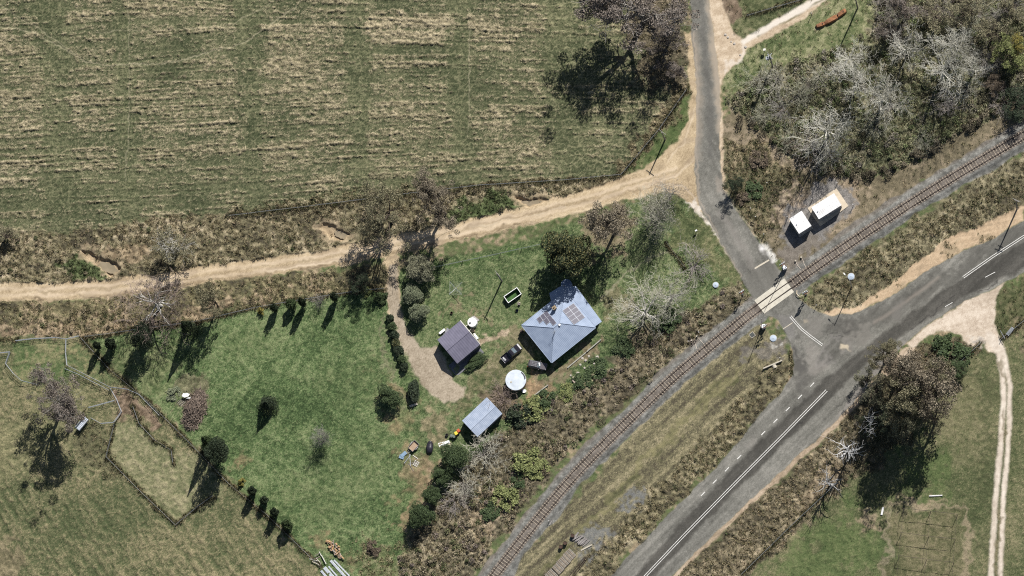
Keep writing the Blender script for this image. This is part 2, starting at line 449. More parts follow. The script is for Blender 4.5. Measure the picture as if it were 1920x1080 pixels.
lay(poly([(900, 730), (960, 725), (985, 765), (940, 790), (905, 770)], 8, 4), mixcol(u01(n_fine + n_px * .3, .3), (0.07, 0.052, 0.036), (0.16, 0.115, 0.08)), .8)
lay(poly([(1010, 715), (1060, 680), (1100, 645), (1125, 615), (1135, 625), (1110, 660), (1060, 700), (1030, 722)], 5, 3), mixcol(u01(n_fine + n_px * .3, .3), (0.13, 0.10, 0.062), (0.25, 0.2, 0.13)), .8)
mt = line([(862, 676, 4), (885, 660, 4), (905, 645, 5), (935, 628, 5), (958, 618, 5)], 2, 1.6); lay(mt, mixcol(u01(n_fine + n_px * .3, .3), (0.27, 0.21, 0.145), (0.40, 0.32, 0.23)), .9)
mt = poly([(800, 770), (850, 750), (850, 790), (820, 840), (795, 830)], 9, 5); lay(mt, mixcol(u01(n_fine + n_px * .4, .3), (0.10, 0.09, 0.05), (0.27, 0.21, 0.135)), .7)

# scrub between yard and railway
SCRUB = [(1330, 560), (1395, 520), (1400, 560), (1400, 590), (1330, 640), (1280, 672), (1180, 745), (1100, 810), (1030, 890), (960, 980), (900, 1060), (870, 1120), (740, 1120), (750, 1060), (780, 980), (830, 930), (880, 860), (930, 820), (1000, 780), (1080, 730), (1140, 690), (1190, 650), (1250, 600)]
ms = poly(SCRUB, 6, 2)
lay(ms, mixcol(u01(n_mid * .7 + n_fine * .6 + n_px * .35, .3), DKBROWN, (0.105, 0.092, 0.06), (0.175, 0.152, 0.098), (0.29, 0.245, 0.165)))
setv(ROUGH, ms, 1.25); setv(TD, ms, .65 + .3 * np.clip(n_mid, -1, 1)); setv(TG, ms, .2); setv(Hh, ms, 0)
mt = poly([(1180, 640), (1260, 610), (1330, 620), (1200, 720), (1090, 800), (1040, 860), (900, 1040), (880, 1010), (1020, 850), (1120, 730)], 14, 6); lay(mt, mixcol(u01(n_mid * .5 + n_fine * .6, .3), (0.07, 0.06, 0.04), (0.145, 0.122, 0.082), (0.245, 0.205, 0.138)), .8)
mt = poly([(880, 940), (930, 910), (960, 940), (900, 1010), (860, 1000)], 9, 5); lay(mt, mixcol(u01(n_fine + n_px * .3, .3), (0.17, 0.135, 0.09), (0.34, 0.27, 0.185)), .8)
mt = poly([(660, 1030), (740, 1000), (760, 1060), (740, 1110), (660, 1110)], 14, 6); lay(mt, mixcol(u01(n_fine * .6 + n_px * .5, .3), (0.05, 0.07, 0.03), (0.12, 0.13, 0.06), (0.26, 0.22, 0.14)), .7); setv(TD, mt, .5)

# railway land, south-east side
RAILS_SE = [(1420, 600), (1470, 640), (1484, 690), (1470, 730), (1390, 815), (1280, 930), (1140, 1080), (1100, 1130), (900, 1130), (960, 1060), (1080, 930), (1250, 740)]
mr_ = poly(RAILS_SE, 4, 1.5)
par = fnoise(9, 0.55, 41, R(42)); par2 = fnoise(14, 1.2, 42, R(42))
lay(mr_, mixcol(u01(par * .65 + par2 * .5 + n_fine * .35 + n_px * .8, .3), (0.065, 0.056, 0.038), (0.115, 0.105, 0.062), (0.165, 0.147, 0.085), (0.26, 0.222, 0.138)))
setv(ROUGH, mr_, .2); Hh *= (1 - mr_); Hh += mr_ * par * .03; setv(TD, mr_, 0); setv(TG, mr_, .25)
mt = line([(1410, 670, 7), (1330, 745, 7), (1240, 835, 7), (1150, 930, 8), (1060, 1030, 8), (1000, 1100, 8)], 6, 3); lay(mt, mixcol(u01(par + n_fine * .5, .3), (0.075, 0.078, 0.036), (0.19, 0.172, 0.088)), .75)
mt = line([(1460, 640, 20), (1440, 665, 22), (1400, 660, 12)], 8, 4); lay(mt, mixcol(u01(n_fine + n_px * .4, .3), (0.10, 0.092, 0.085), (0.16, 0.145, 0.13)), .7)
mt = poly([(1160, 945), (1200, 915), (1215, 925), (1180, 960)], 8, 4) + poly([(1070, 1005), (1130, 990), (1150, 1010), (1110, 1040)], 8, 4); lay(np.clip(mt, 0, 1), (0.15, 0.155, 0.16), .65)
TUSS_SE = [(1486, 690), (1478, 720), (1440, 765), (1395, 822), (1340, 880), (1280, 938), (1215, 1000), (1120, 1100), (1060, 1100), (1120, 1030), (1200, 940), (1290, 840), (1390, 745), (1440, 700)]
mt = poly(TUSS_SE, 6, 2.5)
lay(mt, mixcol(u01(n_mid * .5 + n_fine * .7 + n_px * .3, .3), DKBROWN, (0.115, 0.103, 0.06), (0.195, 0.17, 0.104), (0.31, 0.265, 0.175))); setv(ROUGH, mt, 1.2); setv(TD, mt, .75 + .25 * np.clip(n_mid, -1, 1)); setv(TG, mt, .18)
lay(line([(1489, 650, 3), (1486, 700, 4), (1478, 728, 4)], 3, 2), (0.25, 0.175, 0.11), .7)

# north-east of the railway
NER = [(1495, 565), (1560, 505), (1700, 420), (1860, 320), (2100, 180), (2100, 330), (1920, 402), (1850, 440), (1760, 490), (1660, 552), (1620, 575), (1560, 585), (1520, 580)]
mt = poly(NER, 5, 2)
lay(mt, mixcol(u01(n_mid * .5 + n_fine * .6 + n_px * .35, .3), DKBROWN, (0.11, 0.098, 0.06), (0.18, 0.16, 0.098), (0.29, 0.25, 0.165))); setv(ROUGH, mt, .7); setv(TD, mt, .5); setv(TG, mt, .3); setv(Hh, mt, 0)
mt2 = line([(1560, 560, 16), (1640, 495, 16), (1740, 440, 17), (1850, 375, 15), (1960, 310, 15)], 7, 4); setv(TD, mt2, 1.0); setv(ROUGH, mt2, 1.3)
lay(line([(1500, 548, 8), (1570, 510, 7), (1680, 440, 6), (1800, 370, 5)], 7, 4), mixcol(u01(n_fine + n_px * .4, .3), (0.09, 0.10, 0.045), (0.19, 0.165, 0.10)), .5)
# north side of the railway, hut yard
HUT = [(1350, 240), (1380, 200), (1420, 240), (1500, 295), (1600, 335), (1650, 335), (1800, 250), (1920, 190), (2100, 90), (2100, 150), (1920, 236), (1745, 340), (1484, 520), (1450, 490), (1400, 420), (1360, 350)]
mt = poly(HUT, 5, 2)
lay(mt, mixcol(u01(n_mid * .5 + n_fine * .5 + n_px * .4, .3), (0.075, 0.065, 0.042), (0.14, 0.118, 0.075), (0.235, 0.19, 0.13))); setv(ROUGH, mt, .3); setv(TD, mt, .12); setv(TG, mt, .3); setv(Hh, mt, 0)
TRI = [(1358, 268), (1420, 262), (1500, 320), (1520, 340), (1475, 385), (1455, 440), (1425, 452), (1400, 422), (1376, 380), (1358, 340)]
mt = poly(TRI, 5, 2.5)
lay(mt, mixcol(u01(n_mid * .6 + n_fine * .6 + n_px * .35, .3), DKBROWN, (0.085, 0.082, 0.045), (0.145, 0.125, 0.075), (0.25, 0.2, 0.13))); setv(ROUGH, mt, 1.2); setv(TD, mt, .85); setv(TG, mt, .35)
mt = line([(1362, 245, 8), (1420, 262, 9), (1500, 305, 10), (1560, 325, 11), (1610, 335, 12)], 6, 3); lay(mt, mixcol(u01(n_fine + n_px * .4 + n_mid * .4, .3), (0.14, 0.115, 0.075), (0.255, 0.205, 0.145)), .8); setv(TD, mt, 0.05); setv(ROUGH, mt, .15)
mt = line([(1585, 345, 12), (1612, 365, 10), (1600, 395, 10), (1560, 425, 8)], 7, 3); lay(mt, mixcol(u01(n_fine + n_px * .4, .3), (0.20, 0.155, 0.105), (0.32, 0.255, 0.18)), .75)
GRAVEL = [(1470, 400), (1500, 370), (1560, 330), (1585, 345), (1612, 385), (1590, 402), (1540, 440), (1490, 470), (1468, 450)]
mgr = poly(GRAVEL, 4, 2)
lay(mgr, mixcol(u01(n_fine * .5 + n_px * .6, .3), (0.10, 0.096, 0.09), (0.165, 0.155, 0.145), (0.235, 0.22, 0.205)), .92); setv(ROUGH, mgr, .08); setv(TD, mgr, 0)
mt = poly([(1445, 400), (1500, 345), (1520, 345), (1480, 395), (1462, 440), (1448, 440)], 7, 4); lay(mt, mixcol(u01(n_fine + n_px * .4, .3), (0.2, 0.155, 0.11), (0.33, 0.265, 0.2)), .7); setv(TD, mt, 0)
mgr2 = poly([(1450, 470), (1490, 460), (1560, 425), (1500, 505), (1475, 520)], 6, 3); lay(mgr2, mixcol(u01(n_fine * .5 + n_px * .5, .3), (0.115, 0.10, 0.085), (0.19, 0.17, 0.15)), .8); setv(TD, mgr2, 0); setv(ROUGH, mgr2, .1)

# thicket ground, north-east
WOOD = [(1380, 170), (1400, 160), (1445, 122), (1500, 108), (1560, 92), (1600, 80), (1640, 40), (1640, -300), (2100, -300), (2100, 90), (1920, 186), (1800, 250), (1700, 315), (1650, 332), (1610, 332), (1560, 322), (1500, 295), (1430, 240), (1385, 215), (1372, 195)]
mw = poly(WOOD, 6, 2.5)
lay(mw, mixcol(u01(n_mid * .6 + n_fine * .6 + n_px * .3, .3), (0.045, 0.048, 0.027), (0.095, 0.098, 0.055), (0.155, 0.152, 0.09), (0.24, 0.218, 0.145)))
setv(ROUGH, mw, 1.3); setv(TD, mw, .55); setv(TG, mw, .4); setv(Hh, mw, 0)
NEG = [(1352, 150), (1400, 92), (1560, 0), (1700, -120), (1900, -300), (1640, -300), (1640, 40), (1600, 80), (1560, 92), (1500, 108), (1445, 122), (1400, 160), (1372, 180)]
mt = poly(NEG, 5, 2)
lay(mt, mixcol(u01(n_mid * .5 + n_fine * .5 + n_px * .5, .3), (0.045, 0.062, 0.026), (0.085, 0.105, 0.045), (0.17, 0.175, 0.09), (0.25, 0.24, 0.14))); setv(ROUGH, mt, .25); setv(TD, mt, .1); setv(TG, mt, .7); setv(Hh, mt, 0)
NWP = [(1335, -300), (1800, -300), (1540, 0), (1440, 50), (1390, 78), (1360, 62), (1345, 0)]
mt = poly(NWP, 5, 2)
lay(mt, mixcol(u01(n_mid * .5 + n_fine * .5 + n_px * .5, .3), (0.04, 0.052, 0.024), (0.08, 0.09, 0.042), (0.16, 0.155, 0.085))); setv(ROUGH, mt, .35); setv(TD, mt, .1); setv(TG, mt, .6)
mt = poly([(1355, -10), (1380, -10), (1396, 28), (1372, 50), (1362, 40)], 4, 2); lay(mt, mixcol(u01(n_fine, .3), (0.12, 0.085, 0.06), (0.22, 0.165, 0.12)), .9)
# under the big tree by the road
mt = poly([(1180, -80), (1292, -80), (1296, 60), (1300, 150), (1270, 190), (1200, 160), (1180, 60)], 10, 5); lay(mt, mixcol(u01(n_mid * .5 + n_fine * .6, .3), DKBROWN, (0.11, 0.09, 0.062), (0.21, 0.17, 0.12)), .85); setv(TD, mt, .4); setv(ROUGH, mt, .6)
mt = poly([(1292, 175), (1300, 190), (1290, 262), (1250, 295), (1210, 315), (1175, 330), (1195, 300), (1240, 245)], 5, 2)
lay(mt, mixcol(u01(n_fine * .6 + n_px * .4, .3), (0.04, 0.062, 0.022), (0.07, 0.095, 0.036), (0.12, 0.13, 0.06))); setv(TD, mt, .12); setv(TG, mt, .9); setv(ROUGH, mt, .25)
mt = line([(1292, 160, 5), (1240, 235, 12), (1170, 315, 12)], 5, 3); lay(mt, mixcol(u01(n_fine + n_px * .3, .3), (0.08, 0.068, 0.04), (0.25, 0.2, 0.125)), .7); setv(TD, mt, .9); setv(ROUGH, mt, 1.0)

# south-east field
SEF = [(1920, 555), (1860, 640), (1800, 690), (1700, 830), (1560, 930), (1480, 1000), (1390, 1085), (1390, 1400), (2200, 1400), (2200, 400)]
mt = poly(SEF, 5, 2)
lay(mt, mixcol(u01(n_big * .35 + n_mid * .35 + n_fine * .35 + n_px * .85, .28), (0.046, 0.058, 0.026), (0.078, 0.088, 0.041), (0.115, 0.116, 0.06), (0.185, 0.165, 0.095))); setv(Hh, mt, 0); Hh += mt * (n_fine * .035 + n_px * .035); setv(ROUGH, mt, .08); setv(TD, mt, 0); setv(TG, mt, .6)
for pts in ([(1500, 985), (1640, 960), (1660, 1080), (1440, 1110), (1430, 1070)], [(1690, 840), (1760, 850), (1810, 880), (1760, 920), (1690, 900)]):
    lay(poly(pts, 26, 8), mixcol(u01(n_mid * .4 + n_fine * .4 + n_px * .4, .3), (0.048, 0.072, 0.027), (0.082, 0.112, 0.042), (0.13, 0.145, 0.066)), .75)
for pts in ([(1780, 700), (1850, 690), (1850, 900), (1810, 880), (1780, 790)],):
    lay(poly(pts, 26, 8), mixcol(u01(n_fine * .6 + n_px * .5, .3), (0.10, 0.098, 0.05), (0.17, 0.155, 0.09)), .6)
lay(line([(1670, 948, 3), (1730, 943, 3.5), (1780, 948, 3.5), (1812, 957, 3), (1815, 1000, 5), (1812, 1090, 7)], 4, 2), (0.285, 0.225, 0.155), .6)
lay(line([(1664, 955, 4), (1660, 1090, 5)], 4, 2), (0.25, 0.205, 0.145), .6)
lay(poly([(1615, 962), (1640, 960), (1650, 980), (1632, 982)], 5, 3) + poly([(1690, 930), (1720, 925), (1780, 930), (1720, 940)], 5, 3), (0.285, 0.22, 0.15), .7)
mt = poly([(1670, 955), (1800, 955), (1808, 1090), (1666, 1090)], 10, 3); lay(mt, mixcol(u01(n_fine * .6 + n_px * .5 + n_mid * .4, .3), (0.062, 0.064, 0.032), (0.105, 0.098, 0.052), (0.165, 0.142, 0.085)), .75)
mt = line([(1846, 640, 6), (1858, 800, 8), (1852, 960, 8), (1848, 1100, 9)], 7, 4); lay(mt, (0.055, 0.062, 0.03), .6)
# grassy strip past the apron, far right
mt = poly([(1868, 560), (1900, 535), (1960, 500), (2000, 560), (1920, 610), (1880, 640), (1866, 600)], 4, 2); lay(mt, mixcol(u01(n_fine * .6 + n_px * .4, .3), (0.04, 0.05, 0.022), (0.075, 0.08, 0.038), (0.14, 0.125, 0.07))); setv(TD, mt, .2); setv(TG, mt, .6)
mt = poly([(1905, 605), (1960, 580), (1960, 700), (1925, 690)], 6, 3); lay(mt, mixcol(u01(n_fine, .3), DKBROWN, TAN), .8); setv(TD, mt, .4)
# tussock belt on the main road's south-east side
TUSS_SW = [(1630, 735), (1600, 770), (1540, 826), (1450, 908), (1350, 1003), (1250, 1100), (1380, 1100), (1440, 1040), (1520, 965), (1560, 920), (1620, 850), (1650, 760)]
mt = poly(TUSS_SW, 5, 2)
lay(mt, mixcol(u01(n_mid * .5 + n_fine * .7 + n_px * .3, .3), DKBROWN, (0.105, 0.09, 0.058), (0.175, 0.148, 0.096), (0.29, 0.24, 0.162))); setv(ROUGH, mt, 1.2); setv(TD, mt, .75 + .25 * np.clip(n_mid, -1, 1)); setv(TG, mt, .1); setv(Hh, mt, 0)
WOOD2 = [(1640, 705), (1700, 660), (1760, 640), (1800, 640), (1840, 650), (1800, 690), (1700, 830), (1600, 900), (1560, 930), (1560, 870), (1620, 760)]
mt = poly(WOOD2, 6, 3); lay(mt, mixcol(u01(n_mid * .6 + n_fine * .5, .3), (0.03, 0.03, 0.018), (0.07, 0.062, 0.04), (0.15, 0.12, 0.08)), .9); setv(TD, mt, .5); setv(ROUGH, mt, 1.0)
mt = poly([(1540, 880), (1570, 870), (1590, 900), (1545, 960), (1520, 985), (1500, 950)], 8, 4); lay(mt, mixcol(u01(n_fine, .3), (0.15, 0.115, 0.075), (0.31, 0.245, 0.165)), .6)
# ------------------------------------------------------------------ roads, tracks, ballast (same survey grid)
SURF = np.zeros((NY, NX), dtype=np.float32)     # 1 where the ground is a built, level surface
def surface(mask, col, cls, rough=0.0, level=0.0):
    lay(mask, col)
    setv(ROUGH, mask, rough); setv(TD, mask, 0); setv(Hh, mask, level)
    CLS[mask > 0.5] = cls

# unsealed road with worn wheel tracks
DROAD = [(x_, y_, w_ - 1.5) for x_, y_, w_ in [(-200, 549, 19), (0, 548, 19), (100, 547, 18), (200, 541, 18), (300, 529, 18), (400, 513, 18), (500, 501, 17), (600, 486, 18), (700, 468, 20), (800, 447, 20),
         (900, 424, 18), (1000, 401, 19), (1100, 375, 20), (1160, 356, 23), (1220, 338, 26), (1270, 322, 30)]]
jfan = None
md = line(DROAD, 2.5, .7)
md = np.maximum(md, poly([(1200, 322), (1240, 292), (1272, 262), (1290, 225), (1296, 170), (1290, 100), (1285, 60), (1310, 60), (1318, 230), (1316, 330), (1322, 402), (1305, 396), (1285, 372), (1262, 362), (1220, 362), (1180, 372)], 2.5, .8))
md = np.maximum(md, line([(735, 455, 12), (733, 500, 13), (736, 545, 13), (738, 590, 12)], 2, 1.5))
along = fnoise(9, .35, 51, R(12)); along2 = fnoise(14, .8, 52, R(12))
jf = sst(1150, 1230, PX)
dcol = mixcol(u01((along * .4 + along2 * .35) * (1 - jf * .8) + jf * n_small * .3 + n_mid * .25 + n_fine * .3 + n_px * .6, .25), (0.225, 0.17, 0.105), (0.33, 0.255, 0.16), (0.42, 0.33, 0.212), (0.52, 0.42, 0.285))
surface(md, dcol, 2)
ruts = np.zeros_like(PX)
for off in (-6, 6.5):
    ruts = np.maximum(ruts, line([(x, y + off, 3.0) for x, y, w in DROAD], 2.5, .5))
lay(ruts * md * (.6 + .4 * sst(-1, .6, n_mid)), (0.53, 0.43, 0.315), .55)
crown_ = line([(x, y, 2.2) for x, y, w in DROAD], 2.5, .9); lay(crown_ * md * sst(-.3, 1.2, n_mid + n_fine * .6), (0.22, 0.175, 0.115), .5)
crown_ = line([(x, y + 12.5, 1.6) for x, y, w in DROAD], 1.6, .8); lay(crown_ * md * sst(-.4, .9, n_mid + n_fine * .6), (0.2, 0.15, 0.095), .6)
for q_ in ([(500, 507, 1.2), (560, 497, 1.5), (640, 486, 1.2)], [(880, 424, 1.2), (960, 408, 1.4), (1060, 384, 1)], [(1200, 352, 1.2), (1270, 328, 1.5), (1300, 290, 1.2)], [(1230, 345, 1.2), (1280, 345, 1.4), (1306, 372, 1.2)], [(1250, 300, 1), (1284, 262, 1.2), (1299, 200, 1)], [(740, 500, 1.2), (738, 560, 1.2), (752, 620, 1.2), (790, 690, 1.4), (826, 730, 1)]):
    lay(line(q_, 1.4, .6), (0.22, 0.165, 0.11), .4)
    lay(line([(x + 2.5, y + 3.2, w) for x, y, w in q_], 1.4, .6), (0.56, 0.47, 0.36), .4)
damp = md * sst(.6, 1.6, fnoise(3, 1.2, 55, R(12)) ); lay(damp, (0.27, 0.21, 0.145), .45)
edge = line([(x, y + w - 1, 1.0) for x, y, w in DROAD[:-2]], 1.2, 1.2); lay(edge * sst(-.2, .6, n_mid), (0.11, 0.08, 0.05), .75); Hh -= edge * .08
edge = line([(x, y - w - 3, 3.0) for x, y, w in DROAD[:-2]], 2, 1.2); Hh += edge * .25 * (1 - md)
# sheep-worn pale fan at the junction
lay(poly([(1285, 372), (1310, 370), (1320, 400), (1330, 420), (1350, 452), (1340, 452), (1310, 405)], 3, 2), mixcol(u01(n_fine + n_px * .4, .3), (0.40, 0.35, 0.29), (0.62, 0.57, 0.5)), .85)
# driveway to the garage
DRIVE = [(728, 500), (745, 500), (748, 560), (760, 610), (778, 640), (800, 655), (818, 650), (830, 665), (846, 712), (866, 726), (870, 738), (855, 750), (830, 752), (806, 742), (786, 712), (766, 672), (748, 640), (734, 600), (724, 560)]
mdr = poly(DRIVE, 3, .8)
surface(mdr, mixcol(u01(n_mid * .35 + n_fine * .4 + n_px * .8, .28), (0.21, 0.17, 0.12), (0.30, 0.25, 0.185), (0.385, 0.325, 0.245)), 3)
mt = line([(712, 600, 4), (720, 650, 5), (738, 700, 5), (760, 760, 4)], 5, 3); lay(mt, (0.20, 0.175, 0.115), .5)

# sealed roads
NROAD = [(1294, -60), (1297, 40), (1296, 60), (1301, 110), (1305, 160), (1306, 240), (1302, 310), (1309, 370), (1314, 390), (1348, 450), (1384, 512), (1400, 540), (1434, 590), (1456, 600), (1474, 626), (1486, 655), (1490, 682), (1484, 706),
         (1466, 735), (1428, 774), (1390, 822), (1340, 880), (1282, 938), (1224, 996), (1144, 1080), (1090, 1140),
         (1200, 1160), (1256, 1082), (1350, 992), (1450, 898), (1540, 815), (1600, 757), (1640, 706), (1700, 640), (1740, 606), (1800, 570), (1850, 547), (1884, 530), (1925, 508), (2000, 470), (2200, 340),
         (2200, 200), (2000, 360), (1920, 414), (1850, 453), (1796, 476), (1735, 508), (1694, 540), (1668, 556), (1634, 574), (1600, 586), (1560, 592), (1530, 582), (1500, 560), (1478, 528), (1446, 486), (1424, 456), (1408, 436), (1378, 392), (1358, 356), (1350, 300), (1350, 170), (1345, 110), (1336, 50), (1330, 0), (1326, -60)]
mroad = poly(NROAD, 1.3, .35)
nrd = fnoise(12, .45, 61, R(-64)); mrd = fnoise(12, .45, 62, R(44)); blot = fnoise(3, 3, 63)
onmain = sst(-14, 14, (PX - 1470) * .7 + (PY - 640) * .7)
rdn = nrd * (1 - onmain) + mrd * onmain
acol = mixcol(u01(rdn * .4 + blot * .35 + n_fine * .25 + n_px * .55, .25), (0.084, 0.081, 0.070), (0.122, 0.118, 0.102), (0.167, 0.161, 0.14), (0.232, 0.221, 0.193))
surface(mroad, acol, 1)
# hard-worn darker wheel paths of the main road
DARK = [(1180, 1090), (1290, 967), (1390, 862), (1480, 772), (1540, 716), (1600, 668), (1660, 622), (1720, 578), (1790, 530), (1860, 486), (1940, 442), (2050, 380), (2150, 330), (2150, 380), (1960, 482), (1890, 518), (1820, 550), (1760, 583), (1706, 618), (1640, 668), (1590, 715), (1530, 775), (1440, 863), (1340, 960), (1246, 1060), (1220, 1090)]
mdk = poly(DARK, 4, .5) * mroad
lay(mdk, mixcol(u01(mrd * .5 + blot * .25 + n_fine * .25 + n_px * .55, .25), (0.040, 0.038, 0.033), (0.056, 0.053, 0.046), (0.086, 0.081, 0.07)), .93)
mt = poly([(1600, 600), (1640, 580), (1690, 552), (1740, 520), (1850, 460), (2000, 380), (2000, 420), (1850, 492), (1740, 560), (1660, 610), (1600, 650), (1545, 690), (1520, 690), (1560, 640)], 8, 2) * mroad * (1 - mdk)
lay(mt, mixcol(u01(mrd * .5 + n_fine * .3 + n_px * .3, .25), (0.067, 0.064, 0.056), (0.096, 0.092, 0.08), (0.136, 0.13, 0.113)), .8)
lay(line([(1640, 605, 2.5), (1700, 565, 3), (1760, 520, 2.5)], 4, .3) * mroad, (0.25, 0.215, 0.18), .5)
lay(line([(1235, 1040, 1.2), (1340, 940, 1.2), (1450, 832, 1.5), (1540, 745, 1.2)], 2, .8) * mroad * 0, (0.1, 0.1, 0.1), .3)
for pts in ([(1560, 655, 4), (1540, 670, 5), (1560, 680, 4)], [(1585, 650, 2), (1600, 655, 3)]):
    lay(line(pts, 6, 3) * mroad, (0.21, 0.195, 0.18), .5)
lay(poly([(1576, 650), (1590, 650), (1596, 655), (1582, 656)], 1.5, .8), (0.47, 0.40, 0.29), .85)
lay(poly([(1508, 600), (1516, 600), (1520, 606), (1510, 607)], 2, .8), (0.31, 0.26, 0.19), .75)
lay(poly([(1395, 835), (1420, 820), (1425, 832), (1410, 845), (1398, 846)], 7, 2), (0.25, 0.23, 0.205), .38)
lay(poly([(1486, 645), (1500, 655), (1512, 690), (1496, 700), (1488, 680)], 6, 2) * mroad, (0.05, 0.048, 0.046), .6)
lay(poly([(1440, 590), (1482, 590), (1500, 620), (1480, 640), (1460, 606)], 9, 2) * mroad, (0.165, 0.155, 0.147), .5)
# cracks
for pts in ([(1488, 650, .5), (1500, 668, .7), (1510, 680, .5)], [(1540, 628, .6), (1555, 632, .8), (1600, 620, .6)], [(1560, 640, .6), (1590, 635, .9), (1625, 620, .5)], [(1400, 505, .5), (1412, 520, .5)],
            [(1300, 985, .6), (1380, 905, .7), (1440, 848, .6)], [(1480, 810, .6), (1500, 792, .8), (1530, 765, .6)], [(1700, 620, .7), (1740, 588, .9), (1790, 556, .7)], [(1600, 735, .6), (1570, 763, .6)], [(1840, 545, .8), (1870, 528, .8)]):
    lay(line(pts, .9, 1.0), (0.03, 0.028, 0.027), .75)
# darker patch squares at the crossing
lay(poly([(1396, 518), (1418, 503), (1446, 488), (1468, 522), (1415, 562)], 2, .4), mixcol(u01(nrd * .5 + n_px * .4, .25), (0.098, 0.094, 0.082), (0.143, 0.137, 0.12)), .75)
# dust drifted on to the north road from its verges
lay(poly([(1326, -20), (1340, -20), (1352, 130), (1354, 250), (1345, 250), (1334, 120)], 7, .8) * mroad, (0.31, 0.26, 0.2), .85)
lay(poly([(1300, 60), (1308, 60), (1316, 200), (1314, 300), (1306, 300)], 7, .8) * mroad, (0.25, 0.215, 0.172), .65)
lay(line([(1314, -20, 4), (1319, 60, 5), (1326, 140, 6), (1331, 220, 6), (1332, 290, 5)], 6, .6) * mroad, (0.088, 0.085, 0.077), .6)
lay(line([(1352, 400, 5), (1388, 460, 6), (1410, 500, 5)], 7, .8) * mroad, (0.215, 0.197, 0.176), .55)
lay(line([(1334, 400, 3), (1366, 455, 4), (1395, 505, 4)], 5, .8) * mroad, (0.095, 0.091, 0.083), .5)
for q_, c_, a_ in (([(1510, 640), (1545, 665), (1550, 700), (1515, 695)], (0.24, 0.22, 0.195), .55), ([(1570, 640), (1620, 612), (1640, 620), (1590, 660)], (0.21, 0.195, 0.17), .5), ([(1560, 615), (1610, 605), (1600, 625), (1560, 635)], (0.062, 0.058, 0.052), .6), ([(1490, 660), (1520, 700), (1500, 740), (1478, 735)], (0.085, 0.08, 0.072), .6), ([(1520, 600), (1560, 600), (1545, 630), (1515, 625)], (0.18, 0.168, 0.148), .6), ([(1660, 585), (1700, 560), (1710, 572), (1670, 600)], (0.15, 0.14, 0.125), .6)):
    lay(poly(q_, 10, 3) * mroad, c_, a_)
lay(poly([(1340, 340), (1362, 330), (1366, 360), (1348, 362)], 5, 2) * mroad, (0.27, 0.23, 0.19), .45)
lay(line([(1302, 60, 1.5), (1308, 200, 2), (1306, 300, 1.5), (1312, 372, 1.5), (1350, 452, 1.2), (1388, 516, 1.2)], 1.5, .6), (0.33, 0.275, 0.215), .5)
lay(line([(1352, 300, 1.2), (1360, 355, 1.2), (1380, 392, 1.5), (1412, 438, 1.5), (1428, 456, 1.2)], 1.5, .8), (0.33, 0.285, 0.225), .6)

# bare shoulders and aprons
def dirt(pts, warp=1.6, cols=((0.29, 0.22, 0.15), (0.40, 0.315, 0.22), (0.52, 0.43, 0.32)), cls=2, f=2.5, n=None):
    m = poly(pts, f, warp * .4) * (1 - mroad)
    surface(m, mixcol(u01((along if n is None else n) * .3 + n_mid * .4 + n_fine * .4 + n_px * .6, .27), *cols), cls)
    return m
dirt([(1326, -60), (1345, -60), (1360, 20), (1375, 62), (1392, 72), (1420, 62), (1460, 35), (1500, 14), (1540, -10), (1560, -10), (1500, 40), (1440, 72), (1402, 92), (1390, 110), (1365, 135), (1352, 150), (1352, 200), (1348, 200), (1340, 100)], 1.6)
dirt([(1352, 200), (1357, 240), (1356, 300), (1360, 340), (1352, 340), (1346, 260)], 1.2)
mt = line([(1395, 78, 5), (1440, 52, 5), (1490, 24, 6), (1560, -14, 6)], 3, .3); lay(mt, (0.58, 0.53, 0.46), .9)
mt = line([(1360, 128, 5), (1385, 105, 6), (1400, 85, 5)], 4, 2); lay(mt, (0.60, 0.55, 0.48), .5)
mt = line([(1420, 68, 1.6), (1480, 38, 1.8), (1530, 6, 1.8), (1560, -10, 1.8)], 1.5, .4); lay(mt * sst(-.9, .2, n_mid), (0.13, 0.115, 0.06), .8)
dirt([(1530, 586), (1560, 592), (1620, 580), (1668, 556), (1700, 533), (1740, 505), (1800, 474), (1850, 452), (1925, 412), (1925, 385), (1880, 402), (1830, 425), (1770, 450), (1720, 490), (1680, 525), (1640, 553), (1610, 570)], 2.2,
     ((0.27, 0.205, 0.135), (0.40, 0.295, 0.19), (0.50, 0.385, 0.26)))
dirt([(1700, 642), (1740, 607), (1800, 571), (1850, 548), (1885, 531), (1875, 545), (1866, 565), (1866, 600), (1872, 625), (1880, 660), (1850, 660), (1846, 640), (1832, 652), (1815, 648), (1800, 628), (1780, 620), (1755, 622), (1730, 636), (1712, 655)], 1.6,
     ((0.31, 0.25, 0.19), (0.43, 0.355, 0.275), (0.55, 0.475, 0.385)), 2, 2.5)
mt = poly([(1815, 632), (1830, 625), (1845, 632), (1842, 648), (1828, 650)], 5, 3); lay(mt, mixcol(u01(n_small + n_px * .4, .4), (0.24, 0.22, 0.2), (0.52, 0.47, 0.4)), .7)
dirt([(1660, 690), (1700, 648), (1716, 655), (1680, 690), (1640, 728), (1610, 760), (1560, 808), (1500, 862), (1440, 918), (1360, 992), (1260, 1090), (1250, 1090), (1350, 985), (1460, 880), (1560, 790), (1620, 735)], 1.6,
     ((0.22, 0.17, 0.115), (0.33, 0.255, 0.18), (0.44, 0.355, 0.265)), 2, 2)
lay(poly([(1630, 700), (1680, 650), (1706, 632), (1690, 655), (1640, 712), (1600, 758), (1560, 800), (1540, 812), (1600, 745)], 3, 1) * mroad, (0.21, 0.19, 0.17), .6)
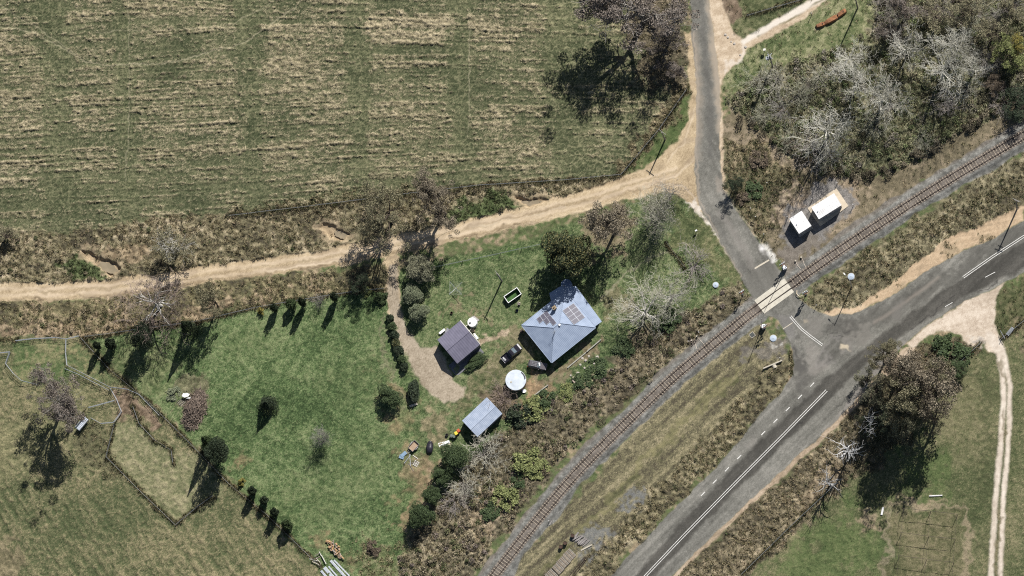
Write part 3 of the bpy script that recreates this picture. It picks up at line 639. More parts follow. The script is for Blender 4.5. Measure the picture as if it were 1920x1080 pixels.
# white two-wheel farm track, far right
track = np.maximum(line([(1855, 630, 8), (1872, 660, 6.5), (1880, 700, 5.5), (1882, 760, 5), (1876, 830, 5), (1870, 900, 5), (1862, 1000, 5), (1856, 1100, 5)], 3, .25),
                   line([(1872, 640, 6), (1884, 672, 5), (1893, 720, 4.5), (1893, 800, 4.5), (1886, 880, 4.5), (1880, 960, 4.5), (1874, 1100, 4.5)], 3, .25))
trn = fnoise(.5, 5, 71)
surface(track * (1 - mroad), mixcol(u01(trn * .4 + n_fine * .4 + n_px * .35, .27), (0.33, 0.275, 0.22), (0.475, 0.41, 0.335), (0.60, 0.535, 0.45)), 4)
mt = line([(1876, 680, 3), (1886, 740, 2.5), (1884, 820, 2.5), (1876, 900, 2.5), (1868, 1000, 2.5), (1864, 1100, 2.5)], 2.5, 1.5); lay(mt * sst(-1.0, .3, n_mid), (0.155, 0.13, 0.08), .75)
# white spill near the stop line
mt = poly([(1420, 455), (1432, 458), (1446, 472), (1452, 488), (1446, 494), (1436, 478), (1424, 470)], 5, 1.2); lay(mt, mixcol(u01(n_fine + n_px * .4, .3), (0.5, 0.47, 0.43), (0.82, 0.8, 0.77)), .75)
mt = poly([(1452, 634), (1462, 640), (1460, 650), (1450, 646)], 5, 3); lay(mt, (0.55, 0.53, 0.48), .5)

# railway formation: dark stone ballast raised under the track
RAIL = [(905, 1110), (928, 1079), (1000, 984), (1080, 887), (1160, 807), (1249, 720), (1286, 688), (1393, 600), (1432, 569), (1484, 533), (1600, 452), (1745, 358), (1832, 306), (1920, 254), (2010, 203)]
def chaikin(p, n=2):
    for _ in range(n):
        q = [p[0]]
        for a, b in zip(p[:-1], p[1:]):
            q.append((a[0] * .75 + b[0] * .25, a[1] * .75 + b[1] * .25)); q.append((a[0] * .25 + b[0] * .75, a[1] * .25 + b[1] * .75))
        q.append(p[-1]); p = q
    return p
RAILC = chaikin(RAIL, 2)
dR = np.full(PX.shape, 1e9, np.float32); sR = np.zeros(PX.shape, np.float32)
for a, b in zip(RAILC[:-1], RAILC[1:]):
    dd, _ = seg_dist(PX, PY, a, b)
    side = np.sign((PX - a[0]) * (b[1] - a[1]) - (PY - a[1]) * (b[0] - a[0]))
    upd = dd < dR; dR[upd] = dd[upd]; sR[upd] = side[upd]
signed = -dR * sR          # + on the south-east side
wv = n_mid * 2.0 + n_small * 1.2
left_w = 26.0; right_w = 23.0
mball = sst(-2, 2, np.where(signed > 0, right_w, left_w) + wv - dR)
bl = mixcol(u01(n_px * .55 + n_fine * .5, .28), (0.075, 0.074, 0.066), (0.135, 0.133, 0.12), (0.245, 0.24, 0.218))
inner = 1 - sst(8, 14, dR)
bl = bl * (1 - inner[..., None] * .75) + mixcol(u01(n_px * .4 + n_fine * .5, .28), (0.07, 0.055, 0.044), (0.115, 0.092, 0.075), (0.17, 0.14, 0.115)) * inner[..., None] * .75
outer = sst(18, 25, dR + wv * .5) * (signed < 0)
bl = bl * (1 - outer[..., None] * .6) + mixcol(u01(n_px * .4 + n_fine * .5, .28), (0.10, 0.085, 0.068), (0.19, 0.16, 0.13)) * outer[..., None] * .6
mx_ = sst(0, 4, poly([(1404, 560), (1474, 510), (1502, 550), (1436, 604)], 3, 0) * 4)
prof = 1 - sst(13.5, 22.0, dR)
mball = mball * (1 - mroad * .999)
lay(mball, bl); setv(ROUGH, mball, .03); setv(TD, mball, 0); setv(Hh, mball, 0)
CLS[mball > .5] = 5
Hh += (prof * 0.42 * (1 - sst(.1, .9, mroad)) + n_fine * .03 * mball + n_px * .022 * mball)
NEARX = np.hypot(PX - 1452, PY - 556)
Hh -= prof * 0.42 * (1 - sst(38, 75, NEARX)) * (1 - sst(.1, .9, mroad))
# slopes stay level where buildings and slabs stand
# rank grass left standing along the fences; its dark tone also paints their shadow
FENCEM = np.zeros_like(PX)
GRASSLINES = [[(160, 632), (370, 603), (480, 577), (650, 549), (724, 541)], [(152, 634), (205, 692), (280, 755), (365, 840), (430, 908), (500, 965), (600, 1062)], [(0, 638), (30, 638)],
              [(215, 795), (200, 857), (262, 920), (330, 985), (372, 950), (400, 930)], [(250, 763), (262, 795), (290, 825), (322, 845), (325, 868)], [(1288, 168), (1235, 245), (1165, 328)],
              [(1165, 328), (1060, 338), (900, 348), (640, 380), (430, 405)], [(1400, 30), (1505, 0)], [(1840, 642), (1790, 690), (1750, 720)], [(1925, 598), (1878, 636)], [(1560, 915), (1480, 990), (1390, 1078)],
              [(1250, 455), (1284, 502)], [(1484, 660), (1486, 700)]]
for pts in GRASSLINES:
    lm = line([(x, y, 3.2) for x, y in pts], 2, .6)
    FENCEM = np.maximum(FENCEM, lm * (1 - mroad))
    lay(lm * (1 - mroad), mixcol(u01(n_fine * .6 + n_px * .5, .3), (0.055, 0.05, 0.028), (0.2, 0.172, 0.1)), .8); setv(TD, lm * (1 - mroad), 1.0); setv(TG, lm, .25); setv(ROUGH, lm * (1 - mroad), .8)
shl = poly([(1600, 585), (1700, 533), (1800, 474), (1925, 412), (1925, 385), (1830, 425), (1720, 490), (1640, 553)], 5, 3) * (1 - mroad) * sst(.2, 1.4, n_mid + n_fine * .5)
lay(shl, mixcol(u01(n_fine + n_px * .5, .3), (0.12, 0.10, 0.06), (0.24, 0.19, 0.12)), .7)
CLSG = (CLS == 0) | (shl > .5)
setv(TD, shl, .5)
TD *= CLSG
# ------------------------------------------------------------------ relief of tussocky ground
bumps = np.clip(fnoise(.75, .75, 81), -1.4, 2.4); bumps2 = np.clip(fnoise(.42, .42, 82), -1.5, 2.5)
Z = Hh + ROUGH * (0.11 * bumps + 0.08 * bumps2 + 0.05 * n_small + .05 * n_px * np.clip(ROUGH, 0, 1))
Z = np.where(CLS == 1, Hh, Z)
fadex = sst(135, 127, np.abs(GX)) * sst(86, 80, np.abs(GY))
Z = (Z * fadex).astype(np.float32)

def gz(x, y):
    i = min(max(int(round((x - XS[0]) / STEP)), 0), NX - 1); j = min(max(int(round((y - YS[0]) / STEP)), 0), NY - 1)
    return float(Z[j, i])
def onground(px, py, dz=0.0):
    v = g(px, py); v.z = gz(v.x, v.y) + dz
    return v

ground_mat = attr_mat("soil and grass", 0.95, 6.0, 0.42)
road_mat = attr_mat("worn asphalt", 0.9, 9.0, 0.14, 0.15)
dirt_mat = attr_mat("packed dirt", 0.95, 7.0, 0.12)
stone_mat = attr_mat("crushed stone", 0.9, 9.0, 0.35)
CNAMES = {0: ("ground", "grassland, paddocks and verges around the level crossing", "ground", ground_mat), 1: ("road", "worn grey asphalt roads meeting beside the level crossing", "road", road_mat),
          2: ("dirt_road", "pale tan unsealed road with bare shoulders and aprons", "dirt road", dirt_mat), 3: ("driveway", "pale gravel driveway leading to the grey roofed garage", "driveway", dirt_mat),
          4: ("farm_track", "white two wheel farm track on the right side field", "track", dirt_mat), 5: ("railway_ballast", "grey crushed stone bed under the railway track", "ballast", stone_mat)}
idx = np.arange(NY * NX).reshape(NY, NX)
quads = np.stack([idx[:-1, :-1], idx[:-1, 1:], idx[1:, 1:], idx[1:, :-1]], -1).reshape(-1, 4)
fcls = CLS[:-1, :-1].ravel()
P3 = np.stack([GX, GY, Z], -1).reshape(-1, 3)
C3 = np.clip(C.reshape(-1, 3), 0.01, 0.9)
for k, (nm_, lab, cat, mt_) in CNAMES.items():
    q = quads[fcls == k]
    used, inv = np.unique(q.ravel(), return_inverse=True)
    me = raw_mesh(nm_, P3[used], inv.reshape(-1, 4), C3[used])
    o = link(nm_, me, mt_)
    tag(o, lab, cat, kind="structure")
# land beyond the surveyed strip, out to the horizon
xo, yo, BIG = XS[-1], YS[-1], 3500.0
ring_x = [-BIG, XS[0], xo, BIG]; ring_y = [-BIG, YS[0], yo, BIG]
V, F = [], []
for i in range(3):
    for j in range(3):
        if i == 1 and j == 1: continue
        b0 = len(V)
        V += [(ring_x[i], ring_y[j], 0), (ring_x[i + 1], ring_y[j], 0), (ring_x[i + 1], ring_y[j + 1], 0), (ring_x[i], ring_y[j + 1], 0)]
        F.append((b0, b0 + 1, b0 + 2, b0 + 3))
o = link("far_ground", raw_mesh("far_ground", np.array(V), np.array(F)), nmat("far pasture", (0.075, 0.085, 0.04), (0.17, 0.15, 0.09), .95, .15))
tag(o, "open pasture beyond the surveyed paddocks", "ground", kind="structure")
# muddy water in the creek pools
wmat = nmat("muddy water", (0.20, 0.165, 0.11), (0.27, 0.22, 0.15), .25, .4, spec=.4)
for px, py, rx, ry, lab in ((203, 503, 22, 9, "tan muddy creek pool left of the white limbed tree"), (640, 440, 16, 8, "muddy creek pool by the road under the olive tree"), (998, 381, 24, 6, "grey muddy creek pool beside the dirt road bend")):
    V = [(0, 0, 0)]; rr = random.Random(px)
    n = 22
    for i in range(n):
        a = i / n * 2 * math.pi; k = rr.uniform(.75, 1.15)
        V.append((rx * k * math.cos(a) / SCALE, ry * k * math.sin(a) / SCALE, 0))
    me = bpy.data.meshes.new("creek_pool"); me.from_pydata(V, [], [(0, 1 + i, 1 + (i + 1) % n) for i in range(n)])
    o = link("creek_pool", me, wmat, loc=g(px, py, -.55)); o.rotation_euler.z = R(-25 if px < 700 else 0)
    tag(o, lab, "water", kind="structure")
# ------------------------------------------------------------------ mesh builder
class MB:
    def __init__(s): s.V = []; s.F = []
    def add(s, V, F):
        b = len(s.V); s.V += [tuple(v) for v in V]; s.F += [tuple(i + b for i in f) for f in F]; return s
    def box(s, c, d, rz=0.0, rx=0.0, ry=0.0):
        m = Matrix.Rotation(rz, 3, 'Z') @ Matrix.Rotation(ry, 3, 'Y') @ Matrix.Rotation(rx, 3, 'X')
        V = [Vector(c) + m @ Vector((x * d[0] / 2, y * d[1] / 2, z * d[2] / 2)) for z in (-1, 1) for y in (-1, 1) for x in (-1, 1)]
        return s.add(V, [(0, 2, 3, 1), (4, 5, 7, 6), (0, 1, 5, 4), (2, 6, 7, 3), (0, 4, 6, 2), (1, 3, 7, 5)])
    def prism(s, pts, z0, z1):
        n = len(pts)
        V = [(p[0], p[1], z0) for p in pts] + [(p[0], p[1], z1) for p in pts]
        return s.add(V, [tuple(range(n - 1, -1, -1)), tuple(range(n, 2 * n))] + [(i, (i + 1) % n, n + (i + 1) % n, n + i) for i in range(n)])
    def slab(s, pts, t):
        """sheet through 3-D points, t thick downward"""
        n = len(pts)
        V = [tuple(p) for p in pts] + [(p[0], p[1], p[2] - t) for p in pts]
        return s.add(V, [tuple(range(n)), tuple(range(2 * n - 1, n - 1, -1))] + [(i, n + i, n + (i + 1) % n, (i + 1) % n) for i in range(n)])
    def tube(s, p0, p1, r0, r1=None, n=8, caps=True):
        r1 = r0 if r1 is None else r1
        p0 = Vector(p0); p1 = Vector(p1); d = (p1 - p0)
        if d.length < 1e-6: return s
        q = d.to_track_quat('Z', 'Y')
        V = [p0 + q @ Vector((r0 * math.cos(a), r0 * math.sin(a), 0)) for a in [2 * math.pi * i / n for i in range(n)]]
        V += [p1 + q @ Vector((r1 * math.cos(a), r1 * math.sin(a), 0)) for a in [2 * math.pi * i / n for i in range(n)]]
        F = [(i, (i + 1) % n, n + (i + 1) % n, n + i) for i in range(n)]
        if caps: F += [tuple(range(n - 1, -1, -1)), tuple(range(n, 2 * n))]
        return s.add(V, F)
    def path(s, pts, r, n=6):
        for a, b in zip(pts[:-1], pts[1:]): s.tube(a, b, r, r, n)
        return s
    def loft(s, rings, cap=True):
        n = len(rings[0]); b = len(s.V)
        for r in rings: s.V += [tuple(p) for p in r]
        for k in range(len(rings) - 1):
            for i in range(n):
                s.F.append((b + k * n + i, b + k * n + (i + 1) % n, b + (k + 1) * n + (i + 1) % n, b + (k + 1) * n + i))
        if cap:
            s.F.append(tuple(b + i for i in range(n - 1, -1, -1))); s.F.append(tuple(b + (len(rings) - 1) * n + i for i in range(n)))
        return s
    def build(s, name, mat=None, parent=None, loc=None, smooth=False, bevel=0.0):
        me = bpy.data.meshes.new(name); me.from_pydata(s.V, [], s.F); me.update()
        if smooth: me.polygons.foreach_set("use_smooth", [True] * len(me.polygons))
        o = link(name, me, mat, parent, loc)
        if bevel:
            b = o.modifiers.new("edge", 'BEVEL'); b.width = bevel; b.segments = 2; b.limit_method = 'ANGLE'
        return o

def thing(name, loc, rz=0.0, label=None, cat=None, group=None):
    o = bpy.data.objects.new(name, None); COL.objects.link(o)
    o.empty_display_size = 0.3
    o.location = loc; o.rotation_euler.z = rz
    return tag(o, label, cat, group)

def copy_tree(o, parent=None):
    c = o.copy(); COL.objects.link(c)
    if parent is not None: c.parent = parent
    for ch in o.children: copy_tree(ch, c)
    return c

def local(root, v):
    """world point -> the thing's own frame (before the depsgraph has run)"""
    c, s = math.cos(-root.rotation_euler.z), math.sin(-root.rotation_euler.z)
    d = Vector(v) - root.location
    return Vector((d.x * c - d.y * s, d.x * s + d.y * c, d.z))

white_paint = nmat("white paint", (0.78, 0.78, 0.76), (0.66, 0.66, 0.64), .6, 3.0)
road_paint = nmat("road marking paint", (0.68, 0.67, 0.63), (0.42, 0.41, 0.38), .75, 4.0)
old_paint = nmat("worn marking paint", (0.55, 0.49, 0.38), (0.36, 0.32, 0.26), .8, 5.0)
steel_grey = nmat("galvanised steel", (0.42, 0.44, 0.46), (0.33, 0.345, 0.36), .45, 5.0, .6)
dark_steel = nmat("dark painted steel", (0.03, 0.03, 0.032), (0.05, 0.05, 0.05), .5, 5.0)
black = nmat("black plastic", (0.014, 0.014, 0.016), (0.022, 0.022, 0.024), .45, 3.0)
rust = nmat("rusted steel", (0.085, 0.05, 0.034), (0.05, 0.032, 0.024), .85, 4.0)
pole_wood = nmat("grey weathered pole timber", (0.25, 0.235, 0.21), (0.17, 0.155, 0.135), .9, 6.0)
post_wood = nmat("split fence post timber", (0.21, 0.185, 0.155), (0.13, 0.115, 0.095), .9, 8.0)
concrete = nmat("pale concrete", (0.44, 0.40, 0.32), (0.36, 0.325, 0.26), .85, 2.0)
insul = nmat("porcelain", (0.6, 0.6, 0.58), (0.5, 0.5, 0.5), .3, 3.0)

# ------------------------------------------------------------------ road markings: thin sheets 4 mm above the asphalt
def ribbon(name, pts, w, label, mat=road_paint, z=0.006):
    """painted strip along ground pixels, width in metres"""
    P = [g(*p) for p in pts]; V = []; F = []
    for i, p in enumerate(P):
        a = P[max(0, i - 1)]; b = P[min(len(P) - 1, i + 1)]
        t = (b - a); t.z = 0; t.normalize(); nrm = Vector((-t.y, t.x, 0))
        V += [(p.x + nrm.x * w / 2, p.y + nrm.y * w / 2, z), (p.x - nrm.x * w / 2, p.y - nrm.y * w / 2, z)]
    for i in range(len(P) - 1): F.append((2 * i, 2 * i + 1, 2 * i + 3, 2 * i + 2))
    me = bpy.data.meshes.new(name); me.from_pydata(V, [], F)
    o = link(name, me, mat); return tag(o, label, "road marking", kind="structure")
def offs(pts, d):
    out = []
    for i, p in enumerate(pts):
        a = pts[max(0, i - 1)]; b = pts[min(len(pts) - 1, i + 1)]
        L = math.hypot(b[0] - a[0], b[1] - a[1]); out.append((p[0] - (b[1] - a[1]) / L * d, p[1] + (b[0] - a[0]) / L * d))
    return out
bl_main = [(1180, 1111), (1212, 1078), (1282, 1004), (1380, 904), (1466, 818), (1550, 732)]
for k, d in enumerate((-1.9, 1.9)):
    ribbon("barrier_line", offs(bl_main, d), .13, "long double white barrier line on the lower main road")
bl_up = [(1806, 520), (1860, 482), (1920, 443), (1990, 400)]
for d in (-1.8, 1.8):
    ribbon("barrier_line", offs(bl_up, d), .13, "double white barrier line on the upper right main road")
curve = [(1482, 593), (1492, 605), (1503, 617), (1519, 630), (1542, 647)]
for d in (-1.7, 1.7):
    ribbon("barrier_line", offs(curve, d), .13, "short curved double white line just south of the crossing")
for (x, y) in ((1523, 721), (1500, 744), (1477, 767), (1454, 789), (1431, 812), (1386, 857), (1363, 880), (1340, 903), (1318, 926), (1295, 949), (1272, 972)):
    if y < 930:
        ribbon("lane_dash", [(x - 3.6, y + 3.7), (x + 3.6, y - 3.7)], .2, "row of white dashes along the lower main road")
ribbon("lane_dash", [(1847, 520), (1866, 510)], .13, "white dash beside the upper right barrier line")
ribbon("lane_dash", [(1772, 575), (1786, 567)], .13, "faint white dash at the dirt apron edge")
ribbon("stop_line", [(1415, 503.5), (1442, 487.5)], .34, "cream stop line north of the level crossing", old_paint)
ribbon("stop_line", [(1468, 617), (1486, 605)], .16, "thin faded stop line south of the level crossing", old_paint)

# ------------------------------------------------------------------ level crossing deck
deck_root = thing("crossing_deck", g(1451.7, 555.5), label="pale concrete level crossing panels with two rail slots", cat="crossing deck")
A, B, D_, E_ = g(1414.4, 563.3), g(1470.4, 521.8), g(1488.9, 547.8), g(1432.9, 588.4)
def qpt(u, v):
    return (A * (1 - u) + B * u) * (1 - v) + (E_ * (1 - u) + D_ * u) * v
deck_mat = nmat("pale deck concrete", (0.52, 0.485, 0.40), (0.42, 0.39, 0.32), .85, 1.2, detail=6)
for v0, v1 in ((0.0, .315), (.35, .68), (.715, 1.0)):
    m = MB()
    P = [qpt(0, v1), qpt(1, v1), qpt(1, v0), qpt(0, v0)]
    m.prism([(p.x - deck_root.location.x, p.y - deck_root.location.y) for p in P], -.1, .06)
    m.build("deck_panel", deck_mat, deck_root, bevel=.02)
m = MB()
P = [qpt(0.003, .99), qpt(.997, .99), qpt(.997, .01), qpt(0.003, .01)]
m.prism([(p.x - deck_root.location.x, p.y - deck_root.location.y) for p in P], -.1, .012)
m.build("slot_bed", dark_steel, deck_root)

# ------------------------------------------------------------------ railway track
rp = [g(*p) for p in chaikin(RAIL, 3)]
cum = [0.0]
for a, b in zip(rp[:-1], rp[1:]): cum.append(cum[-1] + (b - a).length)
def rail_at(s):
    s = min(max(s, 0), cum[-1] - 1e-4)
    import bisect
    i = max(0, bisect.bisect_right(cum, s) - 1); t = (s - cum[i]) / (cum[i + 1] - cum[i])
    p = rp[i].lerp(rp[i + 1], t); d = (rp[min(i + 2, len(rp) - 1)] - rp[max(i - 1, 0)]); d.z = 0; d.normalize()
    return p, d
def formation(p):
    dx = (p - g(1452, 556)).length * SCALE
    return .42 * min(1, max(0, (dx - 38) / 37)) ** 2 * (3 - 2 * min(1, max(0, (dx - 38) / 37)))
trk = thing("railway_track", g(1452, 556), label="single railway line on pale sleepers crossing diagonally", cat="railway track")
L0 = trk.location
railm = nmat("brown rail steel", (0.06, 0.042, 0.034), (0.036, 0.028, 0.024), .6, 3.0, .3)
for sgn in (-1, 1):
    V = []; F = []; k = 0; s = 0.0
    while s < cum[-1]:
        p, d = rail_at(s); nrm = Vector((-d.y, d.x, 0)); z = formation(p)
        for w, zz in ((-.07, .03), (-.045, .05), (-.065, .20), (.065, .20), (.045, .05), (.07, .03)):
            q = p + nrm * (sgn * .755 + w); V.append((q.x - L0.x, q.y - L0.y, z + zz))
        if k:
            b = (k - 1) * 6
            F += [(b + i, b + i + 6, b + (i + 1) % 6 + 6, b + (i + 1) % 6) for i in range(6)]
        k += 1; s += 1.5
    me = bpy.data.meshes.new("rail"); me.from_pydata(V, [], F)
    link("rail", me, railm, trk)
sl_mats = [nmat("pale sleeper concrete", (0.32, 0.27, 0.21), (0.21, 0.178, 0.14), .9, 6.0), nmat("dusty sleeper concrete", (0.25, 0.21, 0.165), (0.165, 0.138, 0.108), .9, 6.0), nmat("grey sleeper concrete", (0.29, 0.265, 0.225), (0.19, 0.172, 0.145), .9, 6.0)]
rs = random.Random(5)
sl = []
s = 0.3
while s < cum[-1]:
    p, d = rail_at(s)
    if math.hypot(*(np.array(project_np(p.x, p.y, p.z)) - np.array((1452, 556)))) > 42:
        sl.append((p, d))
    s += .68
def sleeper_mesh(seed):
    """concrete sleeper, dished at mid length so that ballast half covers it"""
    q = random.Random(seed); m = MB()
    w = .25; rings = []
    dip = q.uniform(.03, .12)
    for y, z in ((-1.25, .045), (-1.2, .07), (-.5, .062), (-.25, .06 - dip), (.25, .06 - dip), (.5, .062), (1.2, .07), (1.25, .045)):
        rings.append([(-w / 2, y, -.12), (w / 2, y, -.12), (w / 2 - .03, y, z), (-w / 2 + .03, y, z)])
    m.loft(rings)
    me = bpy.data.meshes.new("sleeper"); me.from_pydata(m.V, [], m.F); return me
sl_me = []
for i in range(6):
    me = sleeper_mesh(i); me.materials.append(sl_mats[i % 3]); sl_me.append(me)
vis = [(p, d) for p, d in sl if -10 < project_np(p.x, p.y, p.z)[0] < 1925 and -5 < project_np(p.x, p.y, p.z)[1] < 1085]
keep = set(id(t) for t in vis[::max(1, math.ceil(len(vis) / 100))][:100])
rest = MB()
for k, t in enumerate(sl):
    p, d = t; z = formation(p) + .01; a = math.atan2(d.y, d.x) + rs.uniform(-.02, .02)
    me = sl_me[rs.randrange(6)]
    if id(t) in keep:
        o = link("sleeper", me, None, trk, (p.x - L0.x, p.y - L0.y, z)); o.rotation_euler.z = a
    else:
        M = Matrix.Rotation(a, 3, 'Z')
        rest.add([M @ v.co + Vector((p.x - L0.x, p.y - L0.y, z)) for v in me.vertices], [tuple(f.vertices) for f in me.polygons])
o = rest.build("sleepers", sl_mats[0], trk); o["kind"] = "stuff"
# ------------------------------------------------------------------ buildings
def roof_mat(name, c1, c2, axis='X', period=.4, rough=.45):
    m = nmat(name, c1, c2, max(rough, .7), .8, 0.0, 5, spec=.12)
    nt = m.node_tree; b = nt.nodes["Principled BSDF"]
    tc = nt.nodes["Texture Coordinate"]
    w = nt.nodes.new("ShaderNodeTexWave"); w.wave_type = 'BANDS'; w.bands_direction = axis
    w.inputs["Scale"].default_value = 2 * math.pi / 20 / period; w.inputs["Distortion"].default_value = 0
    nt.links.new(tc.outputs["Object"], w.inputs["Vector"])
    bp = nt.nodes.new("ShaderNodeBump"); bp.inputs["Strength"].default_value = .6; bp.inputs["Distance"].default_value = .03
    nt.links.new(w.outputs["Fac"], bp.inputs["Height"]); nt.links.new(bp.outputs["Normal"], b.inputs["Normal"])
    return m

def ridge_trim(m, a, b, r=.07):
    m.tube(Vector(a) + Vector((0, 0, .03)), Vector(b) + Vector((0, 0, .03)), r, r, 6)

def building_frame(name, pxs, z, label, cat="building"):
    """thing at the mean of roof corners seen at height z; x axis along pxs[1]->pxs[2]"""
    w = [g(x, y, z) for x, y in pxs]
    c = sum(w, Vector()) / len(w); c.z = 0
    d = w[2] - w[1]
    return thing(name, c, math.atan2(d.y, d.x), label, cat), w

def wall_box(root, lo, hi, h, mat, openings=()):
    """walls as a shell with thickness, doors and windows as children set into it"""
    m = MB(); t = .12
    (x0, y0), (x1, y1) = lo, hi
    m.box(((x0 + x1) / 2, y0, h / 2), (x1 - x0, t, h)); m.box(((x0 + x1) / 2, y1, h / 2), (x1 - x0, t, h))
    m.box((x0, (y0 + y1) / 2, h / 2), (t, y1 - y0 - t, h)); m.box((x1, (y0 + y1) / 2, h / 2), (t, y1 - y0 - t, h))
    return m.build("wall", mat, root)

glass_dark = nmat("dark window glass", (0.03, 0.035, 0.04), (0.045, 0.05, 0.055), .08, 1.0, spec=.6)
trim_white = nmat("cream trim", (0.6, 0.58, 0.52), (0.5, 0.48, 0.43), .6, 3)
def window(root, c, size, axis, outward):
    """axis 'x': window in a wall running along x"""
    d = .1; (cx, cy, cz) = c; (w, h) = size
    f = MB()
    for dz in (-h / 2, h / 2):
        f.box((cx, cy + outward * .07, cz + dz) if axis == 'x' else (cx + outward * .07, cy, cz + dz), (w + .1, d, .07) if axis == 'x' else (d, w + .1, .07))
    for dx in (-w / 2, 0, w / 2):
        f.box((cx + dx, cy + outward * .07, cz) if axis == 'x' else (cx + outward * .07, cy + dx, cz), (.06, d - .01, h - .07) if axis == 'x' else (d - .01, .06, h - .07))
    fo = f.build("window", trim_white, root)
    MB().box((cx, cy + outward * .075, cz) if axis == 'x' else (cx + outward * .075, cy, cz), (w - .06, .03, h - .07) if axis == 'x' else (.03, w - .06, h - .07)).build("pane", glass_dark, fo)
def door(root, c, size, axis, outward, mat):
    (cx, cy, cz) = c; (w, h) = size
    o = MB().box((cx, cy + outward * .08, cz) if axis == 'x' else (cx + outward * .08, cy, cz), (w, .06, h) if axis == 'x' else (.06, w, h)).build("door", mat, root)
    MB().box((cx + w * .38, cy + outward * .14, cz) if axis == 'x' else (cx + outward * .14, cy + w * .38, cz), (.1, .06, .04) if axis == 'x' else (.06, .1, .04)).build("handle", steel_grey, o)

weather = nmat("white weatherboard", (0.55, 0.55, 0.52), (0.45, 0.45, 0.42), .7, 2.0)
zinc_x = roof_mat("pale blue grey roof iron", (0.235, 0.285, 0.375), (0.29, 0.345, 0.44), 'X', .35)
zinc_y = roof_mat("pale blue grey roof iron, end", (0.235, 0.285, 0.375), (0.29, 0.345, 0.44), 'Y', .35)
ZE = 2.9
house, hw = building_frame("house", [(979.5, 608.8), (1033, 681), (1115, 615.3), (1061.5, 543)], ZE, "house with hipped pale blue iron roof and two solar arrays")
W_, S_, E_c, N_ = [local(house, v) for v in hw]
x0 = (W_.x + S_.x) / 2; x1 = (E_c.x + N_.x) / 2; y0 = (S_.y + E_c.y) / 2; y1 = (W_.y + N_.y) / 2
ZR = 5.1
ap1 = local(house, g(1037.8, 613.8, ZR)); ap2 = local(house, g(1050, 606.9, ZR))
r0 = (ap1.x, (y0 + y1) / 2, ZR); r1 = (ap2.x, (y0 + y1) / 2, ZR)
cS, cE, cN, cW = (x0, y0, ZE), (x1, y0, ZE), (x1, y1, ZE), (x0, y1, ZE)
T = .06
def roof_sheets(root, sheets, mats, trims=()):
    m = MB(); mi = []
    for pts, k in sheets:
        b = len(m.F); m.slab(pts, T); mi += [k] * (len(m.F) - b)
    b = len(m.F)
    for a, c in trims: ridge_trim(m, a, c)
    mi += [0] * (len(m.F) - b)
    o = m.build("roof", mats[0], root)
    for k in mats[1:]: o.data.materials.append(k)
    o.data.polygons.foreach_set("material_index", mi)
    return o
hroof = roof_sheets(house, [([cS, cE, r1, r0], 0), ([cN, cW, r0, r1], 0), ([cE, cN, r1], 1), ([cW, cS, r0], 1)], [zinc_x, zinc_y], [(r0, r1), (cS, r0), (cW, r0), (cE, r1), (cN, r1)])
wall_box(house, (x0 + .5, y0 + .5), (x1 - .5, y1 - .5), ZE - .03, weather)
m = MB()
for a, c in ((cS, cE), (cE, cN), (cN, cW), (cW, cS)):
    a = Vector(a); c = Vector(c); d = (c - a).normalized(); nrm = Vector((d.y, -d.x, 0))
    m.box((a + c) / 2 + nrm * .07 + Vector((0, 0, -.07)), ((c - a).length, .12, .11), math.atan2(d.y, d.x))
m.build("gutter", zinc_x, house)
# rear skillion over the back rooms
ZK = ZE - .12
kp = [local(house, g(x, y, ZK - dz)) for x, y, dz in ((1112, 611, .0), (1128.5, 603, .35), (1080, 536.4, .35), (1050, 537, .3), (1030, 549.5, .3), (1031, 562.5, .0))]
kn = Vector((x1 - .02, y1, ZK))
sk = MB()
sk.slab([(x1 + .02, y0 + .3, ZK), (kp[1].x, kp[1].y, ZK - .4), (kp[2].x, kp[2].y, ZK - .4), (x1 + .02, y1 + .02, ZK)], T)
sk.slab([(x1 + .02, y1 + .03, ZK), (kp[2].x, kp[2].y + .02, ZK - .4), (kp[3].x, kp[3].y, ZK - .4), (kp[4].x, kp[4].y, ZK - .4), (kp[5].x, y1 + .03, ZK)], T)
sk.build("rear_roof", zinc_y, house)
m = MB()
m.prism([(x1 - .4, y0 + .6), (kp[1].x - .4, kp[1].y + .5), (kp[2].x - .4, kp[2].y - .5), (kp[3].x - .2, kp[3].y - .5), (kp[4].x + .5, kp[4].y - .3), (kp[5].x + .5, y1 - .4), (x1 - .4, y1 - .4)], 0, ZK - .47)
m.build("rear_wall", weather, house)
for k in range(3): window(house, (x0 + 2.4 + k * 3.6, y0 + .5, 1.5), (1.3, 1.2), 'x', -1)
for k in range(2): window(house, (x0 + .5, y0 + 2.8 + k * 3.8, 1.5), (1.3, 1.2), 'y', -1)
door(house, (x0 + .5, (y0 + y1) / 2, 1.03), (.9, 2.06), 'y', -1, trim_white)
